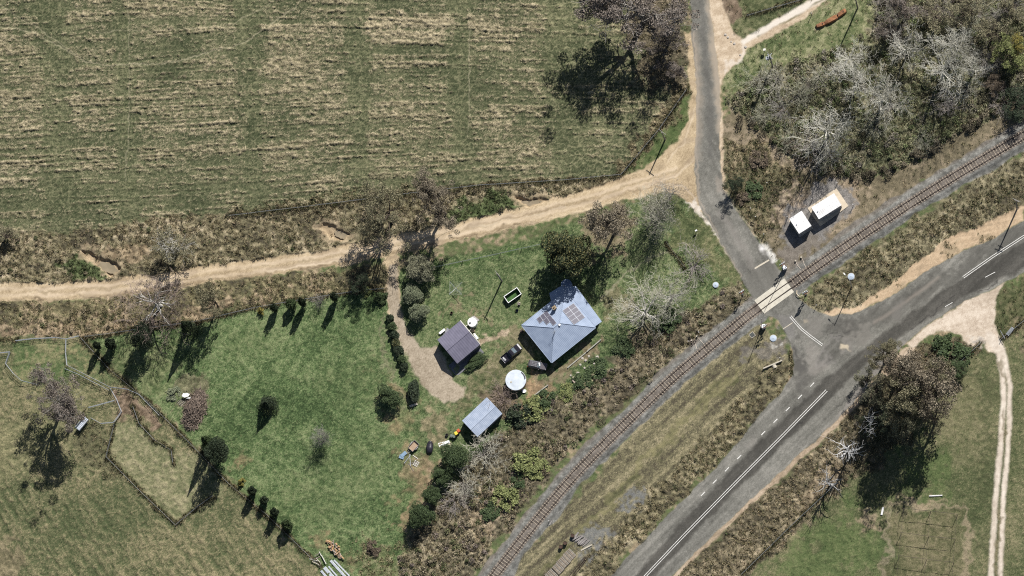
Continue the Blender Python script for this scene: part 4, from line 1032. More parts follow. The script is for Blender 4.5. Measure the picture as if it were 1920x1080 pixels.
# solar arrays lie on the roof planes facing the sun
panel_m = nmat("solar cell glass", (0.078, 0.076, 0.098), (0.11, 0.105, 0.132), .5, 12.0, spec=.25)
alu = nmat("bright aluminium", (0.40, 0.41, 0.44), (0.33, 0.34, 0.37), .8, 3, 0.0, spec=.05)
def plane_z(x, y, p, nrm): return p.z - ((x - p.x) * nrm.x + (y - p.y) * nrm.y) / nrm.z
def array(pxquads, p, q, r_, light):
    """solar panels through roof points; each is given by 4 photo corners on the roof plane"""
    p, q, r_ = Vector(p), Vector(q), Vector(r_); nrm = (q - p).cross(r_ - p).normalized()
    if nrm.z < 0: nrm = -nrm
    for quad in pxquads:
        pts = []
        for (x, y) in quad:
            z = 3.8
            for _ in range(4):
                v = local(house, g(x, y, z)); z = plane_z(v.x, v.y, p, nrm)
            pts.append(Vector((v.x, v.y, z)))
        c = sum(pts, Vector()) / 4
        def sh(k, up): return [tuple(c + (v - c) * k + nrm * up) for v in pts]
        fo = MB().slab(sh(1.0, .13), .05).build("solar_panel", alu, house)
        MB().slab(sh(.9, .136), .004).build("cells", panel_m, fo)
def grid_quads(o, u, v, cells):
    return [[(o[0] + u[0] * i + v[0] * j, o[1] + u[1] * i + v[1] * j) for i, j in ((a, b), (a + 1, b), (a + 1, b + 1), (a, b + 1))] for a, b in cells]
u1 = (6.3, -5.2); v1 = (6.2, 8.6)
array(grid_quads((1006.3, 598.0), u1, v1, [(0, 0), (1, 0), (2, 0)]) , cN, cW, r0, True)
array(grid_quads((1019.0, 600.8), u1, v1, [(0, 0), (1, 0)]), cN, cW, r0, True)
array(grid_quads((1031.2, 602.6), u1, v1, [(0, 0)]), cN, cW, r0, True)
u2 = (10.4, -7.0); v2 = (5.3, 6.6)
array(grid_quads((1054.5, 582.7), u2, v2, [(0, 0), (0, 1), (0, 2), (0, 3), (1, 0), (1, 1), (1, 2), (1, 3)]), cE, cN, r1, True)
brick = nmat("tan chimney brick", (0.33, 0.25, 0.15), (0.24, 0.18, 0.11), .9, 4)
cp = local(house, g(1039.5, 577.5, 4.6))
ch = MB().box((cp.x, cp.y, 4.2), (.75, .6, 1.9)).box((cp.x, cp.y, 5.2), (.9, .75, .14)).build("chimney", brick, house)
MB().tube((cp.x, cp.y, 5.27), (cp.x, cp.y, 5.55), .13, .13, 8).build("flue", dark_steel, ch)
for (px, py, r, h, mt_) in ((1049.5, 609.5, .26, .35, white_paint), (1040.5, 622, .07, 1.1, steel_grey)):
    v = local(house, g(px, py, 4.8))
    MB().tube((v.x, v.y, 4.3), (v.x, v.y, 4.9 + h), r, r, 8).build("vent", mt_, house)
v = local(house, g(1040.0, 622.5, 5.9))
m = MB().tube((v.x, v.y, 4.3), (v.x, v.y, 6.4), .03, .03, 5)
for k in range(5): m.tube((v.x - .5 + k * .25, v.y - .45 + k * .05, 6.35), (v.x - .5 + k * .25, v.y + .45 - k * .05, 6.35), .015, .015, 4)
m.tube((v.x - .6, v.y, 6.35), (v.x + .6, v.y, 6.35), .02, .02, 4)
m.build("television_aerial", steel_grey, house)

# garage
ZE = 3.05
gar, gw = building_frame("garage", [(820, 636), (856.7, 682.3), (900, 646), (863.3, 601.7)], ZE, "grey purple gabled garage with cream barge board beside the driveway")
W_, S_, E_c, N_ = [local(gar, v) for v in gw]
x0 = (W_.x + S_.x) / 2; x1 = (E_c.x + N_.x) / 2; y0 = (S_.y + E_c.y) / 2; y1 = (W_.y + N_.y) / 2
ym = (y0 + y1) / 2; ZR = 4.1
gm = roof_mat("purple grey roof steel", (0.125, 0.12, 0.16), (0.155, 0.148, 0.195), 'X', .55)
gwall = nmat("dark grey wall steel", (0.13, 0.13, 0.15), (0.10, 0.10, 0.12), .6, 2)
ra, rb = (x0, ym, ZR), (x1, ym, ZR)
roof_sheets(gar, [([(x0, y0, ZE), (x1, y0, ZE), rb, ra], 0), ([(x1, y1, ZE), (x0, y1, ZE), ra, rb], 0)], [gm], [(ra, rb)])
wall_box(gar, (x0 + .15, y0 + .15), (x1 - .15, y1 - .15), ZE - .07, gwall)
m = MB()
for xx in (x0 + .15, x1 - .15):
    for sx in (0,): m.add([(xx - .06, y0 + .2, ZE - .07), (xx - .06, y1 - .2, ZE - .07), (xx - .06, ym, ZR - .1), (xx + .06, y0 + .2, ZE - .07), (xx + .06, y1 - .2, ZE - .07), (xx + .06, ym, ZR - .1)], [(0, 1, 2), (5, 4, 3), (0, 3, 4, 1), (1, 4, 5, 2), (2, 5, 3, 0)])
m.build("gable", gwall, gar)
m = MB()
for a, b in (((x1, y0, ZE), rb), (rb, (x1, y1, ZE))):
    a = Vector(a) + Vector((.06, 0, 0)); b = Vector(b) + Vector((.06, 0, 0)); d = b - a
    m.slab([a + Vector((.09, 0, .07)), b + Vector((.09, 0, .07)), b + Vector((-.09, 0, .07)), a + Vector((-.09, 0, .07))], .2)
m.build("barge_board", trim_white, gar)
for yy in (ym - 2.0, ym + 1.3):
    m = MB()
    for k in range(10): m.box((x0 + .05, yy, .15 + k * .235), (.06, 2.5, .215))
    m.build("roller_door", gm, gar)
MB().box(((x0 + x1) / 2 - 1.2, y0 - .02, .04), (x1 - x0 + 1.5, 3.2, .06)).build("slab", nmat("garage slab concrete", (0.16, 0.16, 0.17), (0.12, 0.12, 0.13), .9, 1.5), gar)

# open-fronted implement shed
ZE = 2.5
shed, sw = building_frame("farm_shed", [(866.4, 788.8), (895.3, 819.4), (941.8, 775.6), (912.9, 744.7)], ZE, "low open shed with pale blue iron roof near the wheelie bins")
W_, S_, E_c, N_ = [local(shed, v) for v in sw]
x0 = (W_.x + S_.x) / 2; x1 = (E_c.x + N_.x) / 2; y0 = (S_.y + E_c.y) / 2; y1 = (W_.y + N_.y) / 2
ym = y0 + (y1 - y0) * .42; ZR = 2.95
ra, rb = (x0, ym, ZR), (x1, ym, ZR)
sm = roof_mat("weathered blue grey roof iron", (0.255, 0.30, 0.38), (0.34, 0.385, 0.465), 'X', .35)
roof_sheets(shed, [([(x0, y0, ZE), (x1, y0, ZE), rb, ra], 0), ([(x1, y1, ZE), (x0, y1, ZE), ra, rb], 0)], [sm], [(ra, rb)])
m = MB(); hh = ZE - .07
m.box(((x0 + x1) / 2, y0 + .12, hh / 2), (x1 - x0 - .3, .05, hh)).box((x1 - .12, (y0 + y1) / 2, hh / 2), (.05, y1 - y0 - .5, hh)).box(((x0 + x1) / 2, y1 - .12, hh / 2), (x1 - x0 - .3, .05, hh))
m.build("wall", gwall, shed)
for yy in (y0 + .2, ym, y1 - .2):
    MB().tube((x0 + .2, yy, 0), (x0 + .2, yy, hh + (.3 if yy == ym else 0)), .08, .08, 8).build("post", post_wood, shed)

# two equipment huts by the railway
hut_white = nmat("white roof sheet", (0.76, 0.755, 0.745), (0.58, 0.57, 0.55), .5, .9, detail=8)
hut_wall = nmat("grey hut panel", (0.30, 0.31, 0.33), (0.24, 0.25, 0.27), .6, 2)
slab_m = nmat("cream slab concrete", (0.52, 0.44, 0.33), (0.43, 0.365, 0.275), .85, 1.2)
def hut(pxs, z, label, slab_px=None, rise=.18):
    root, w = building_frame("equipment_hut", pxs, z, label, "equipment hut")
    P = [local(root, v) for v in w]
    x0 = (P[0].x + P[1].x) / 2; x1 = (P[2].x + P[3].x) / 2; y0 = (P[1].y + P[2].y) / 2; y1 = (P[0].y + P[3].y) / 2
    b = .02
    if slab_px:
        q = [local(root, g(*p)) for p in slab_px]
        MB().prism([(v.x, v.y) for v in q], -.05, .16).build("slab", slab_m, root, bevel=.03); b = .16
    else:
        MB().box(((x0 + x1) / 2, (y0 + y1) / 2, .05), (x1 - x0 + .3, y1 - y0 + .3, .1)).build("slab", slab_m, root); b = .1
    h = z - .1
    m = MB(); m.prism([(x0 + .08, y0 + .08), (x1 - .08, y0 + .08), (x1 - .08, y1 - .08), (x0 + .08, y1 - .08)], b, h)
    n = int((x1 - x0) / .6)
    for i in range(1, n): m.box((x0 + .08 + i * (x1 - x0 - .16) / n, y0 + .07, (b + h) / 2), (.05, .04, h - b - .1))
    m.build("wall", hut_wall, root)
    r = MB(); zr = z + rise
    r.slab([(x0, y0, z), (x1, y0, z), (x1, (y0 + y1) / 2, zr), (x0, (y0 + y1) / 2, zr)], .09)
    r.slab([(x0, (y0 + y1) / 2, zr), (x1, (y0 + y1) / 2, zr), (x1, y1, z), (x0, y1, z)], .09)
    nr = int((x1 - x0) / .45)
    for i in range(nr + 1):
        xx = x0 + .04 + i * (x1 - x0 - .08) / nr
        for ya, za, yb, zb in ((y0, z, (y0 + y1) / 2, zr), ((y0 + y1) / 2, zr, y1, z)): r.tube((xx, ya, za + .005), (xx, yb, zb + .005), .035, .035, 4, False)
    r.build("roof", hut_white, root)
    MB().tube((x0 + .7, (y0 + y1) / 2, z), (x0 + .7, (y0 + y1) / 2, zr + .25), .12, .12, 10).build("roof_vent", steel_grey, root)
    o = MB().box(((x0 + x1) / 2 - .6, y0 + .03, b + 1.05), (.95, .05, 2.05)).build("door", nmat("hut door", (0.36, 0.37, 0.38), None, .6), root)
    MB().box(((x0 + x1) / 2 - .25, y0 - .02, b + 1.05), (.12, .05, .04)).build("handle", steel_grey, o)
    MB().box((x1 - 1.0, y0 + .0, h - .5), (.7, .12, .4)).build("air_vent", steel_grey, root)
    return root
hut([(1521, 389), (1535.4, 411), (1579, 384), (1563, 362.5)], 3.3, "larger white roofed equipment hut on a cream concrete slab", [(1514, 390.5), (1538, 425), (1591, 386.5), (1568, 353)])
hut([(1479.6, 411), (1498.3, 438.3), (1521.7, 423.3), (1502.5, 394.6)], 3.1, "smaller square white roofed equipment hut nearest the crossing", None, .12)

# ------------------------------------------------------------------ tanks
def cyl_tank(name, px, py, rpx, h, label, side, lid, conical=.12, n=40, ribs=True):
    c = g(px, py, h); c.z = 0; r = rpx / SCALE
    root = thing(name, c, 0, label, "water tank")
    m = MB(); rings = []
    k = 9
    for i in range(k + 1):
        rr = r * (1 + (.006 if (i % 2 and ribs) else 0)); rings.append([(rr * math.cos(2 * math.pi * j / n), rr * math.sin(2 * math.pi * j / n), -.03 + (h + .03) * i / k) for j in range(n)])
    m.loft(rings); m.build("shell", side, root, smooth=False)
    t = MB(); rings = []
    for q, z in ((1.02, h - .04), (1.02, h + .04), (.98, h + .05), (.6, h + conical * .6), (.2, h + conical), (.02, h + conical * 1.05)):
        rings.append([(r * q * math.cos(2 * math.pi * j / n), r * q * math.sin(2 * math.pi * j / n), z) for j in range(n)])
    t.loft(rings); lo = t.build("lid", lid, root)
    MB().tube((-r * .45, -r * .2, h + .02), (-r * .45, -r * .2, h + conical * .7 + .08), .2, .2, 12).build("hatch", dark_steel if h < 2.1 and rpx < 12 else concrete, root)
    return root
stain = nmat("stained concrete", (0.47, 0.42, 0.36), (0.27, 0.165, 0.10), .9, .9, detail=6)
lidc = nmat("pale blue tank lid", (0.40, 0.46, 0.53), (0.31, 0.365, 0.43), .7, .9, detail=7)
bigtank = cyl_tank("water_tank", 967, 712.5, 19, 2.0, "large round concrete tank with pale blue lid and rusty side stains", stain, nmat("pale tank roof sheet", (0.55, 0.59, 0.63), (0.43, 0.475, 0.52), .7, .9, detail=7))
m = MB(); r = 19 / SCALE
for k in range(7): m.box((r * .93 * math.cos(.15 + k * .12), r * .93 * math.sin(.15 + k * .12), 2.1), (.42, .16, .06), .9 + k * .2)
m.build("broken_rim", dark_steel, bigtank)
cyl_tank("water_tank", 885.3, 604, 8.6, 1.9, "white plastic tank against the garage corner", white_paint, white_paint, .2)
m = MB().path([(-1.0, -.6, 1.85), (-1.75, -1.1, 2.3)], .06).path([(-.2, -1.0, .8), (-.7, -2.0, 1.6)], .06); 
o = m.build("downpipe", trim_white, bpy.data.objects["water_tank.001"])
nav = nmat("dark blue tank plastic", (0.16, 0.20, 0.28), (0.13, 0.165, 0.235), .5, 2)
cyl_tank("water_tank", 1062, 533.6, 10.2, 2.3, "dark blue round tank behind the house in tree shade", nav, nav, .15)
o = MB().prism([(v.x, v.y) for v in (g(884, 594), g(889, 592), g(899.5, 600.5), g(893, 604), g(886, 604))], .0, .1).build("paving_slab", nmat("grey paving", (0.33, 0.31, 0.30), (0.26, 0.245, 0.235), .9, 3))
tag(o, "grey paving slab beside the white garage tank", "paving")

# round pale-blue covers beside the line
for px, py, r, lab in ((1342, 534.5, 5.3, "round pale blue steel lid in the grass left of the crossing"), (1450, 634.5, 6.2, "round pale blue steel lid just below the crossing's lower left signal"), (1596, 519, 6.2, "round pale blue steel lid by the lamp pole in tussock grass")):
    v = onground(px, py); root = thing("round_cover", v, 0, lab, "cover")
    R_ = r / SCALE; n = 24
    MB().loft([[(R_ * k * math.cos(2 * math.pi * j / n), R_ * k * math.sin(2 * math.pi * j / n), z) for j in range(n)] for k, z in ((1, -.3), (1, .22), (.97, .26), (.2, .36), (.03, .37))]).build("lid", lidc, root)
    MB().tube((0, 0, .35), (0, 0, .45), .07, .07, 8).build("knob", steel_grey, root)
    MB().loft([[(R_ * k * math.cos(2 * math.pi * j / n), R_ * k * math.sin(2 * math.pi * j / n), z) for j in range(n)] for k, z in ((1.14, -.3), (1.14, .1), (1.02, .1), (1.02, -.3))], False).build("collar", concrete, root)

# ------------------------------------------------------------------ vehicles
car_black = nmat("black car paint", (0.010, 0.009, 0.014), (0.016, 0.014, 0.02), .22, 2, spec=.6)
car_grey = nmat("dull dark grey car paint", (0.075, 0.068, 0.075), (0.10, 0.092, 0.10), .45, 2, spec=.5)
glass_car = nmat("car glass", (0.10, 0.13, 0.15), (0.14, 0.17, 0.19), .1, 1, spec=.8)
tyre_m = nmat("tyre rubber", (0.018, 0.018, 0.018), (0.026, 0.026, 0.026), .9, 6)
lampglass = nmat("headlamp glass", (0.7, 0.72, 0.74), (0.6, 0.62, 0.64), .15, 3, spec=.8)
tail_red = nmat("tail lamp", (0.35, 0.02, 0.02), (0.25, 0.015, 0.015), .3, 3)
def car(loc, heading, paint, label, ute, L=5.2, Wd=1.86):
    root = thing("utility_truck" if ute else "four_wheel_drive", loc, heading, label, "ute" if ute else "car")
    h = Wd / 2
    def sec(x, w, z0, z1, tuck=.1): return [(x, -w, z0), (x, w, z0), (x, w, z0 + (z1 - z0) * .55), (x, w - tuck, z1), (x, -w + tuck, z1), (x, -w, z0 + (z1 - z0) * .55)]
    body = MB()
    top = [(L / 2, h * .70, .5, .78), (L / 2 - .12, h * .86, .42, .92), (L / 2 - .5, h * .96, .38, 1.04), (L / 2 - 1.35, h, .36, 1.12), (L / 2 - 1.5, h, .36, 1.14)]
    top += [(-.55 if ute else -L / 2 + .3, h, .36, 1.12)]
    if not ute: top += [(-L / 2, h * .93, .45, 1.08)]
    body.loft([sec(*t) for t in top])
    body.build("body", paint, root, smooth=False, bevel=.05)
    cab = MB(); cx0 = L / 2 - 1.35; roofz = 1.8
    xr = -.62 if ute else -L / 2 + .1
    def csec(x, w, z): return [(x, -w, z), (x, w, z)]
    b0 = [(cx0, h - .12, 1.1), (cx0 - .85, h - .26, roofz - .03), (cx0 - 1.3, h - .26, roofz), (xr + .25, h - .26, roofz - .02), (xr, h - .14, 1.1)]
    V = []; F = []
    for x, w, z in b0: V += [(x, -w, z), (x, w, z)]
    for i in range(4): F.append((2 * i, 2 * i + 1, 2 * i + 3, 2 * i + 2))
    V2 = [(x, s * (h - .12), 1.1) for x in (cx0, xr) for s in (-1, 1)]
    F += [(0, 2, 4, 6, 8), (9, 7, 5, 3, 1), (0, 8, 9, 1)]
    cab.add(V, F); cab.build("cabin", paint, root, bevel=.04)
    w = MB(); e = .012
    w.slab([(cx0 - .1, -h + .24, 1.18 + e), (cx0 - .1, h - .24, 1.18 + e), (cx0 - .78, h - .34, roofz - .085 + e), (cx0 - .78, -h + .34, roofz - .085 + e)][::1], -.012)
    w.build("windscreen", glass_car, root)
    w = MB(); w.slab([(xr + .05, h - .25, 1.2), (xr + .05, -h + .25, 1.2), (xr + .2, -h + .36, roofz - .15), (xr + .2, h - .36, roofz - .15)], .015); w.build("rear_window", glass_car, root)
    for s in (-1, 1):
        w = MB(); P = [(cx0 - .35, s * (h - .13), 1.17), (xr + .25, s * (h - .13), 1.17), (xr + .35, s * (h - .235), roofz - .12), (cx0 - .9, s * (h - .235), roofz - .12)]
        w.add([(x, y + s * d, z) for d in (0, .02) for x, y, z in P], [(0, 1, 2, 3), (7, 6, 5, 4), (0, 4, 5, 1), (1, 5, 6, 2), (2, 6, 7, 3), (3, 7, 4, 0)]); w.build("side_window", glass_car, root)
        MB().box((cx0 - .3, s * (h + .1), 1.2), (.12, .22, .16)).build("mirror", paint, root)
        MB().box((L / 2 - .22, s * h * .66, .86), (.12, .3, .12), s * -.35).build("headlight", lampglass, root)
        MB().box((-L / 2 - .01, s * (h - .12), .85), (.06, .16, .3)).build("tail_light", tail_red, root)
        for x in (L / 2 - .95, -L / 2 + 1.05):
            t = MB().tube((x, s * (h - .2), .36), (x, s * (h + .02), .36), .36, .36, 18).build("wheel", tyre_m, root)
            MB().tube((x, s * (h + .0), .36), (x, s * (h + .035), .36), .21, .19, 10).build("rim", steel_grey, t)
    if ute:
        t = MB(); xa, xb = -.66, -L / 2
        t.box(((xa + xb) / 2, 0, .62), (xa - xb, Wd * .97, .1))
        t.box(((xa + xb) / 2, h - .05, .86), (xa - xb, .07, .42)).box(((xa + xb) / 2, -h + .05, .86), (xa - xb, .07, .42)).box((xa - .04, 0, .86), (.07, Wd - .2, .42))
        t.build("tray", car_black, root)
        MB().box((xb + .04, 0, .86), (.07, Wd - .1, .42)).build("tailgate", nmat("pale tailgate capping", (0.5, 0.5, 0.52), None, .4), root)
        MB().box((xb + .5, .05, .72), (.35, 1.0, .2)).box((xb + .62, -.2, .84), (.2, .5, .12)).build("load", nmat("pale cargo", (0.45, 0.45, 0.46), None, .7), root)
        MB().box((xa + .02, 0, 1.15), (.05, Wd - .3, .05)).build("sports_bar", steel_grey, root)
    else:
        r = MB()
        for yy in (-.5, -.17, .17, .5): r.box((-.35, yy, roofz + .07), (1.9, .03, .03))
        for xx in (.4, -.35, -1.15): r.box((xx, 0, roofz + .04), (.04, 1.2, .04))
        r.build("roof_rack", steel_grey, root)
        MB().box((.5, .15, roofz + .12), (.3, .7, .05), .4).build("load", white_paint, root)
    return root
def heading(a, b):
    d = g(*b) - g(*a); return math.atan2(d.y, d.x)
car(g(959.5, 662.5, .5) * 1 - Vector((0, 0, .5)), heading((941, 675), (974, 647)), car_black, "black tray ute parked facing the house", True)
car(g(1008, 684.5, .9) - Vector((0, 0, .9)), heading((990, 681), (1023, 688)), car_grey, "dull grey wagon tucked under the house roof corner", False, 4.3, 1.75)

# ------------------------------------------------------------------ power and lamp poles
def power_pole(base, h, label, arm_dir=None, arms=(), transformer=False):
    v = onground(*base); v.z -= .2
    root = thing("power_pole", v, 0, label, "power pole")
    MB().tube((0, 0, 0), (0, 0, h), .19, .12, 10).build("pole", pole_wood, root)
    for (z, L, ang) in arms:
        a = MB().box((0, .16, z), (L, .1, .13)).build("crossarm", pole_wood, root); a.rotation_euler.z = ang
        for x in (-L * .45, -L * .15, L * .15, L * .45):
            MB().tube((x, .16, z + .065), (x, .16, z + .25), .05, .035, 8).build("insulator", insul, a)
    if transformer:
        o = MB().box((-.55, -.1, h - 2.6), (.8, .7, 1.0)).tube((-.55, -.3, h - 2.1), (-.55, -.3, h - 1.8), .05, .04).tube((-.55, .1, h - 2.1), (-.55, .1, h - 1.8), .05, .04).build("transformer", steel_grey, root)
        for zz, yy, LL, an in ((1.7, 0, 1.6, 60), (2.9, .4, 1.7, 60), (.9, .1, 1.2, -40)): MB().box((-.1, yy, h - zz), (LL, .12, .12), R(an)).build("bracket", steel_grey, root)
        for xx, yy in ((-.2, .35), (.3, -.45)): MB().tube((xx, yy, h - 1.7), (xx, yy, h - 1.0), .09, .06).build("bushing", nmat("blue glazed insulator", (0.12, 0.2, 0.4), None, .3), root)
    return root
pp = power_pole((941, 527), 10.0, "slender power pole on the lawn above the skip bin", arms=((9.6, 1.8, R(-50)),))
pp = power_pole((1449, 125), 12.4, "power pole carrying a transformer at the thicket edge", arms=((12.0, 2.2, R(-50)), (10.9, 1.6, R(-50))), transformer=True)
pp = power_pole((1608, 15), 12.0, "power pole near the rust orange hulk", arms=((11.6, 2.0, R(-52)),))
pp = power_pole((1247, 262), 8.9, "power pole on the green strip by the dirt road junction", arms=((8.7, 2.1, R(-38)),))
pp = power_pole((1907, 392), 11.0, "power pole on the right edge beside the main road", arms=((10.6, 1.9, R(-25)), (9.6, 1.2, R(-25))))
def lamp_pole(base, h, label, arm):
    v = onground(*base); v.z -= .2
    root = thing("street_lamp", v, 0, label, "street lamp")
    MB().tube((0, 0, 0), (0, 0, h), .13, .08, 10).build("pole", steel_grey, root)
    a = MB().path([(0, 0, h - .3), (arm.x * .4, arm.y * .4, h + .05), (arm.x, arm.y, h + .1)], .04).build("arm", steel_grey, root)
    MB().box((arm.x * 1.15, arm.y * 1.15, h + .08), (.55, .22, .12), math.atan2(arm.y, arm.x)).build("lamp_head", white_paint, root)
lamp_pole((1597, 538), 9.6, "tall street lamp at the road junction tussocks", Vector((-1.0, 1.2, 0)))

# ------------------------------------------------------------------ level crossing signals
ROADV = (g(1434, 590) - g(1384, 512)).normalized()
sig_white = nmat("signal white enamel", (0.80, 0.80, 0.80), (0.7, 0.7, 0.7), .4, 4)
sig_red = nmat("signal red", (0.45, 0.02, 0.02), (0.32, 0.016, 0.016), .35, 4)
redlens = nmat("dark red lens", (0.16, 0.01, 0.01), (0.2, 0.012, 0.012), .15, 4)
def crossing_signal(base, face, label, boom=False, board=False, h=4.3):
    v = onground(*base); root = thing("crossing_signal", v, math.atan2(face.y, face.x), label, "crossing signal"); root.scale = (1.15, 1.15, 1.08)
    MB().tube((0, 0, -.1), (0, 0, h), .07, .06, 10).build("mast", sig_white, root)
    MB().tube((0, 0, -.1), (0, 0, .35), .25, .2, 10).build("base", dark_steel, root)
    b = MB(); b.box((.09, 0, h - .4), (.03, 1.35, .26), rx=R(33)).box((.13, 0, h - .4), (.03, 1.35, .26), rx=R(-33)); b.build("crossbuck", sig_white, root)
    if board:
        MB().box((.10, 0, h + .45), (.04, 1.25, 1.05)).build("sign_board", sig_white, root)
    for s in (-1, 1):
        l = MB().tube((.12, s * .42, 2.6), (.15, s * .42, 2.6), .33, .33, 20).build("lamp_backboard", black, root)
        MB().tube((.15, s * .42, 2.6), (.19, s * .42, 2.6), .12, .12, 16).build("lens", redlens, l)
    MB().box((.1, 0, 2.6), (.05, .9, .06)).build("lamp_arm", black, root)
    MB().box((.1, 0, 1.9), (.03, .6, .4)).build("stop_plate", sig_red, root)
    MB().tube((0, 0, h), (0, 0, h + .22), .16, .05, 10).build("bell", sig_white, root)
    if boom:
        MB().box((-.35, -.15, .75), (.75, .62, 1.3)).box((-.35, .22, 1.15), (.6, .3, .6)).build("boom_machine", sig_white, root, bevel=.03)
        n = 9; L = 8.9; b = Vector((-.35, -.5, 1.3)); d = Vector((0, .09, 1)).normalized()
        a = MB(); a2 = MB()
        for k in range(n):
            (a if k % 2 == 0 else a2).tube(b + d * (L * k / n), b + d * (L * (k + 1) / n), .08 - .005 * k, .08 - .005 * (k + 1), 8)
        ao = a.build("boom_arm", sig_white, root); a2.build("red_band", sig_red, ao)
        MB().box((-.35, -.5, .75), (.3, .25, 1.1)).build("counterweight", dark_steel, root)
    return root
crossing_signal((1469, 501), -ROADV, "crossing signal with raised boom beside the stop line, north", True)
crossing_signal((1434, 616), ROADV, "crossing signal with raised boom, south of the track", True)
crossing_signal((1393, 553), -ROADV, "slim crossing signal west of the concrete deck", False, False, 4.2)
crossing_signal((1511, 553), ROADV, "crossing signal with a square top board, east of the deck", False, True, 3.9)
# low guard rail at the signal, cable drops, pit lid
o = MB().path([onground(1494.5, 545) + Vector((0, 0, .5)), onground(1494, 552) + Vector((0, 0, .55)), onground(1499, 556.5) + Vector((0, 0, .55)), onground(1506, 555) + Vector((0, 0, .5))], .09, 8)
for p in ((1494, 552), (1499, 556.5)): o.tube(onground(*p), onground(*p) + Vector((0, 0, .55)), .07, .07, 8)
tag(o.build("guard_rail", nmat("cream pipe", (0.55, 0.46, 0.33), (0.45, 0.38, 0.28), .5)), "short bent cream guard rail beside the crossing deck", "guard rail")
def cable(pts, label):
    m = MB(); q = chaikin(pts, 2); m.path([onground(x, y) + Vector((0, 0, .05)) for x, y in q], .055, 6)
    o = thing("track_cable", onground(*pts[0]), 0, label, "cable")
    for i, v in enumerate(m.V): m.V[i] = (v[0] - o.location.x, v[1] - o.location.y, v[2] - o.location.z)
    m.build("conduit", nmat("pale conduit", (0.55, 0.47, 0.38), (0.42, 0.36, 0.3), .6), o)
    MB().box((0, 0, .25), (.3, .3, .6)).build("junction_box", concrete, o)
cable([(1492, 489.5), (1494, 496), (1498, 501), (1502, 505)], "pale cable drop to the track, nearer the deck")
cable([(1502.5, 483), (1506, 489), (1508, 497), (1512, 502)], "pale cable drop to the track, farther from the deck")
cable([(1297, 638.5), (1303, 643), (1307, 655)], "pale cable drop below the lower left track, lower one")
cable([(1307, 631), (1313, 638), (1320, 646)], "pale cable drop below the lower left track, upper one")
v = onground(1410.5, 628)
o = thing("pit_cover", v, R(37), "dark square pit cover with a pale rim beside the track", "pit cover")
MB().box((0, 0, .02), (1.15, 1.15, .1)).build("rim", concrete, o); MB().box((0, 0, .06), (.95, .95, .06)).build("lid", nmat("dark lid", (0.07, 0.075, 0.07), None, .8), o)
# marker posts
def marker(px, py, h, label, col=None):
    v = onground(px, py); o = thing("marker_post", v, 0, label, "marker post", "marker posts beside the railway and roads")
    MB().box((0, 0, h / 2 - .1), (.1, .1, h + .2)).build("post", col or post_wood, o)
    MB().box((0, 0, h), (.13, .13, .06)).build("cap", white_paint if col is None else dark_steel, o)
for px, py, h, lab in ((1311, 625, 1.7, "dark marker post left of the pale cables"), (1291, 641, 1.5, "dark marker post at the lower left railway edge"), (1463, 672, 1.3, "marker post by the culvert headwall"), (1531, 574, 1.6, "dark marker post at the tip of the tussock island"),
                       (1570, 345, 1.6, "marker post at the hut slab's upper corner"), (1600, 386, 1.9, "marker post right of the hut slab"), (1477, 409, 1.9, "marker post left of the smaller hut"), (1523, 375, 1.4, "marker post above the larger hut roof"),
                       (1408, 393, 1.8, "white tipped post in the tussocks beside the north road"), (1417, 408, 1.6, "second white tipped post down the north road verge"), (1433, 441, 1.4, "white tipped post by the white spill"), (1439, 345, 2.0, "bare post in the tussock triangle"), (1522, 28, 2.0, "bare post left of the rust orange hulk"),
                       (1030, 978, 1.2, "short post in the gravel beside the lower track")):
    marker(px, py, h, lab)
# ------------------------------------------------------------------ plants: prototypes
def tubes(segs, n=4):
    S_ = np.array([(*a, *b, ra, rb) for a, b, ra, rb in segs], dtype=np.float32)
    p0, p1, ra, rb = S_[:, :3], S_[:, 3:6], S_[:, 6], S_[:, 7]
    d = p1 - p0; d /= np.linalg.norm(d, axis=1, keepdims=True) + 1e-9
    up = np.where(np.abs(d[:, 2:3]) < .9, np.array([[0, 0, 1.0]]), np.array([[1.0, 0, 0]]))
    u = np.cross(d, up); u /= np.linalg.norm(u, axis=1, keepdims=True); v = np.cross(d, u)
    V = []
    for p, r in ((p0, ra), (p1, rb)):
        for i in range(n):
            a = 2 * math.pi * i / n
            V.append(p + (u * math.cos(a) + v * math.sin(a)) * r[:, None])
    V = np.stack(V, 1)                      # m, 2n, 3
    m = len(S_); base = (np.arange(m) * 2 * n)[:, None, None]
    f = np.array([[i, (i + 1) % n, n + (i + 1) % n, n + i] for i in range(n)])[None]
    return V.reshape(-1, 3), (base + f).reshape(-1, 4)

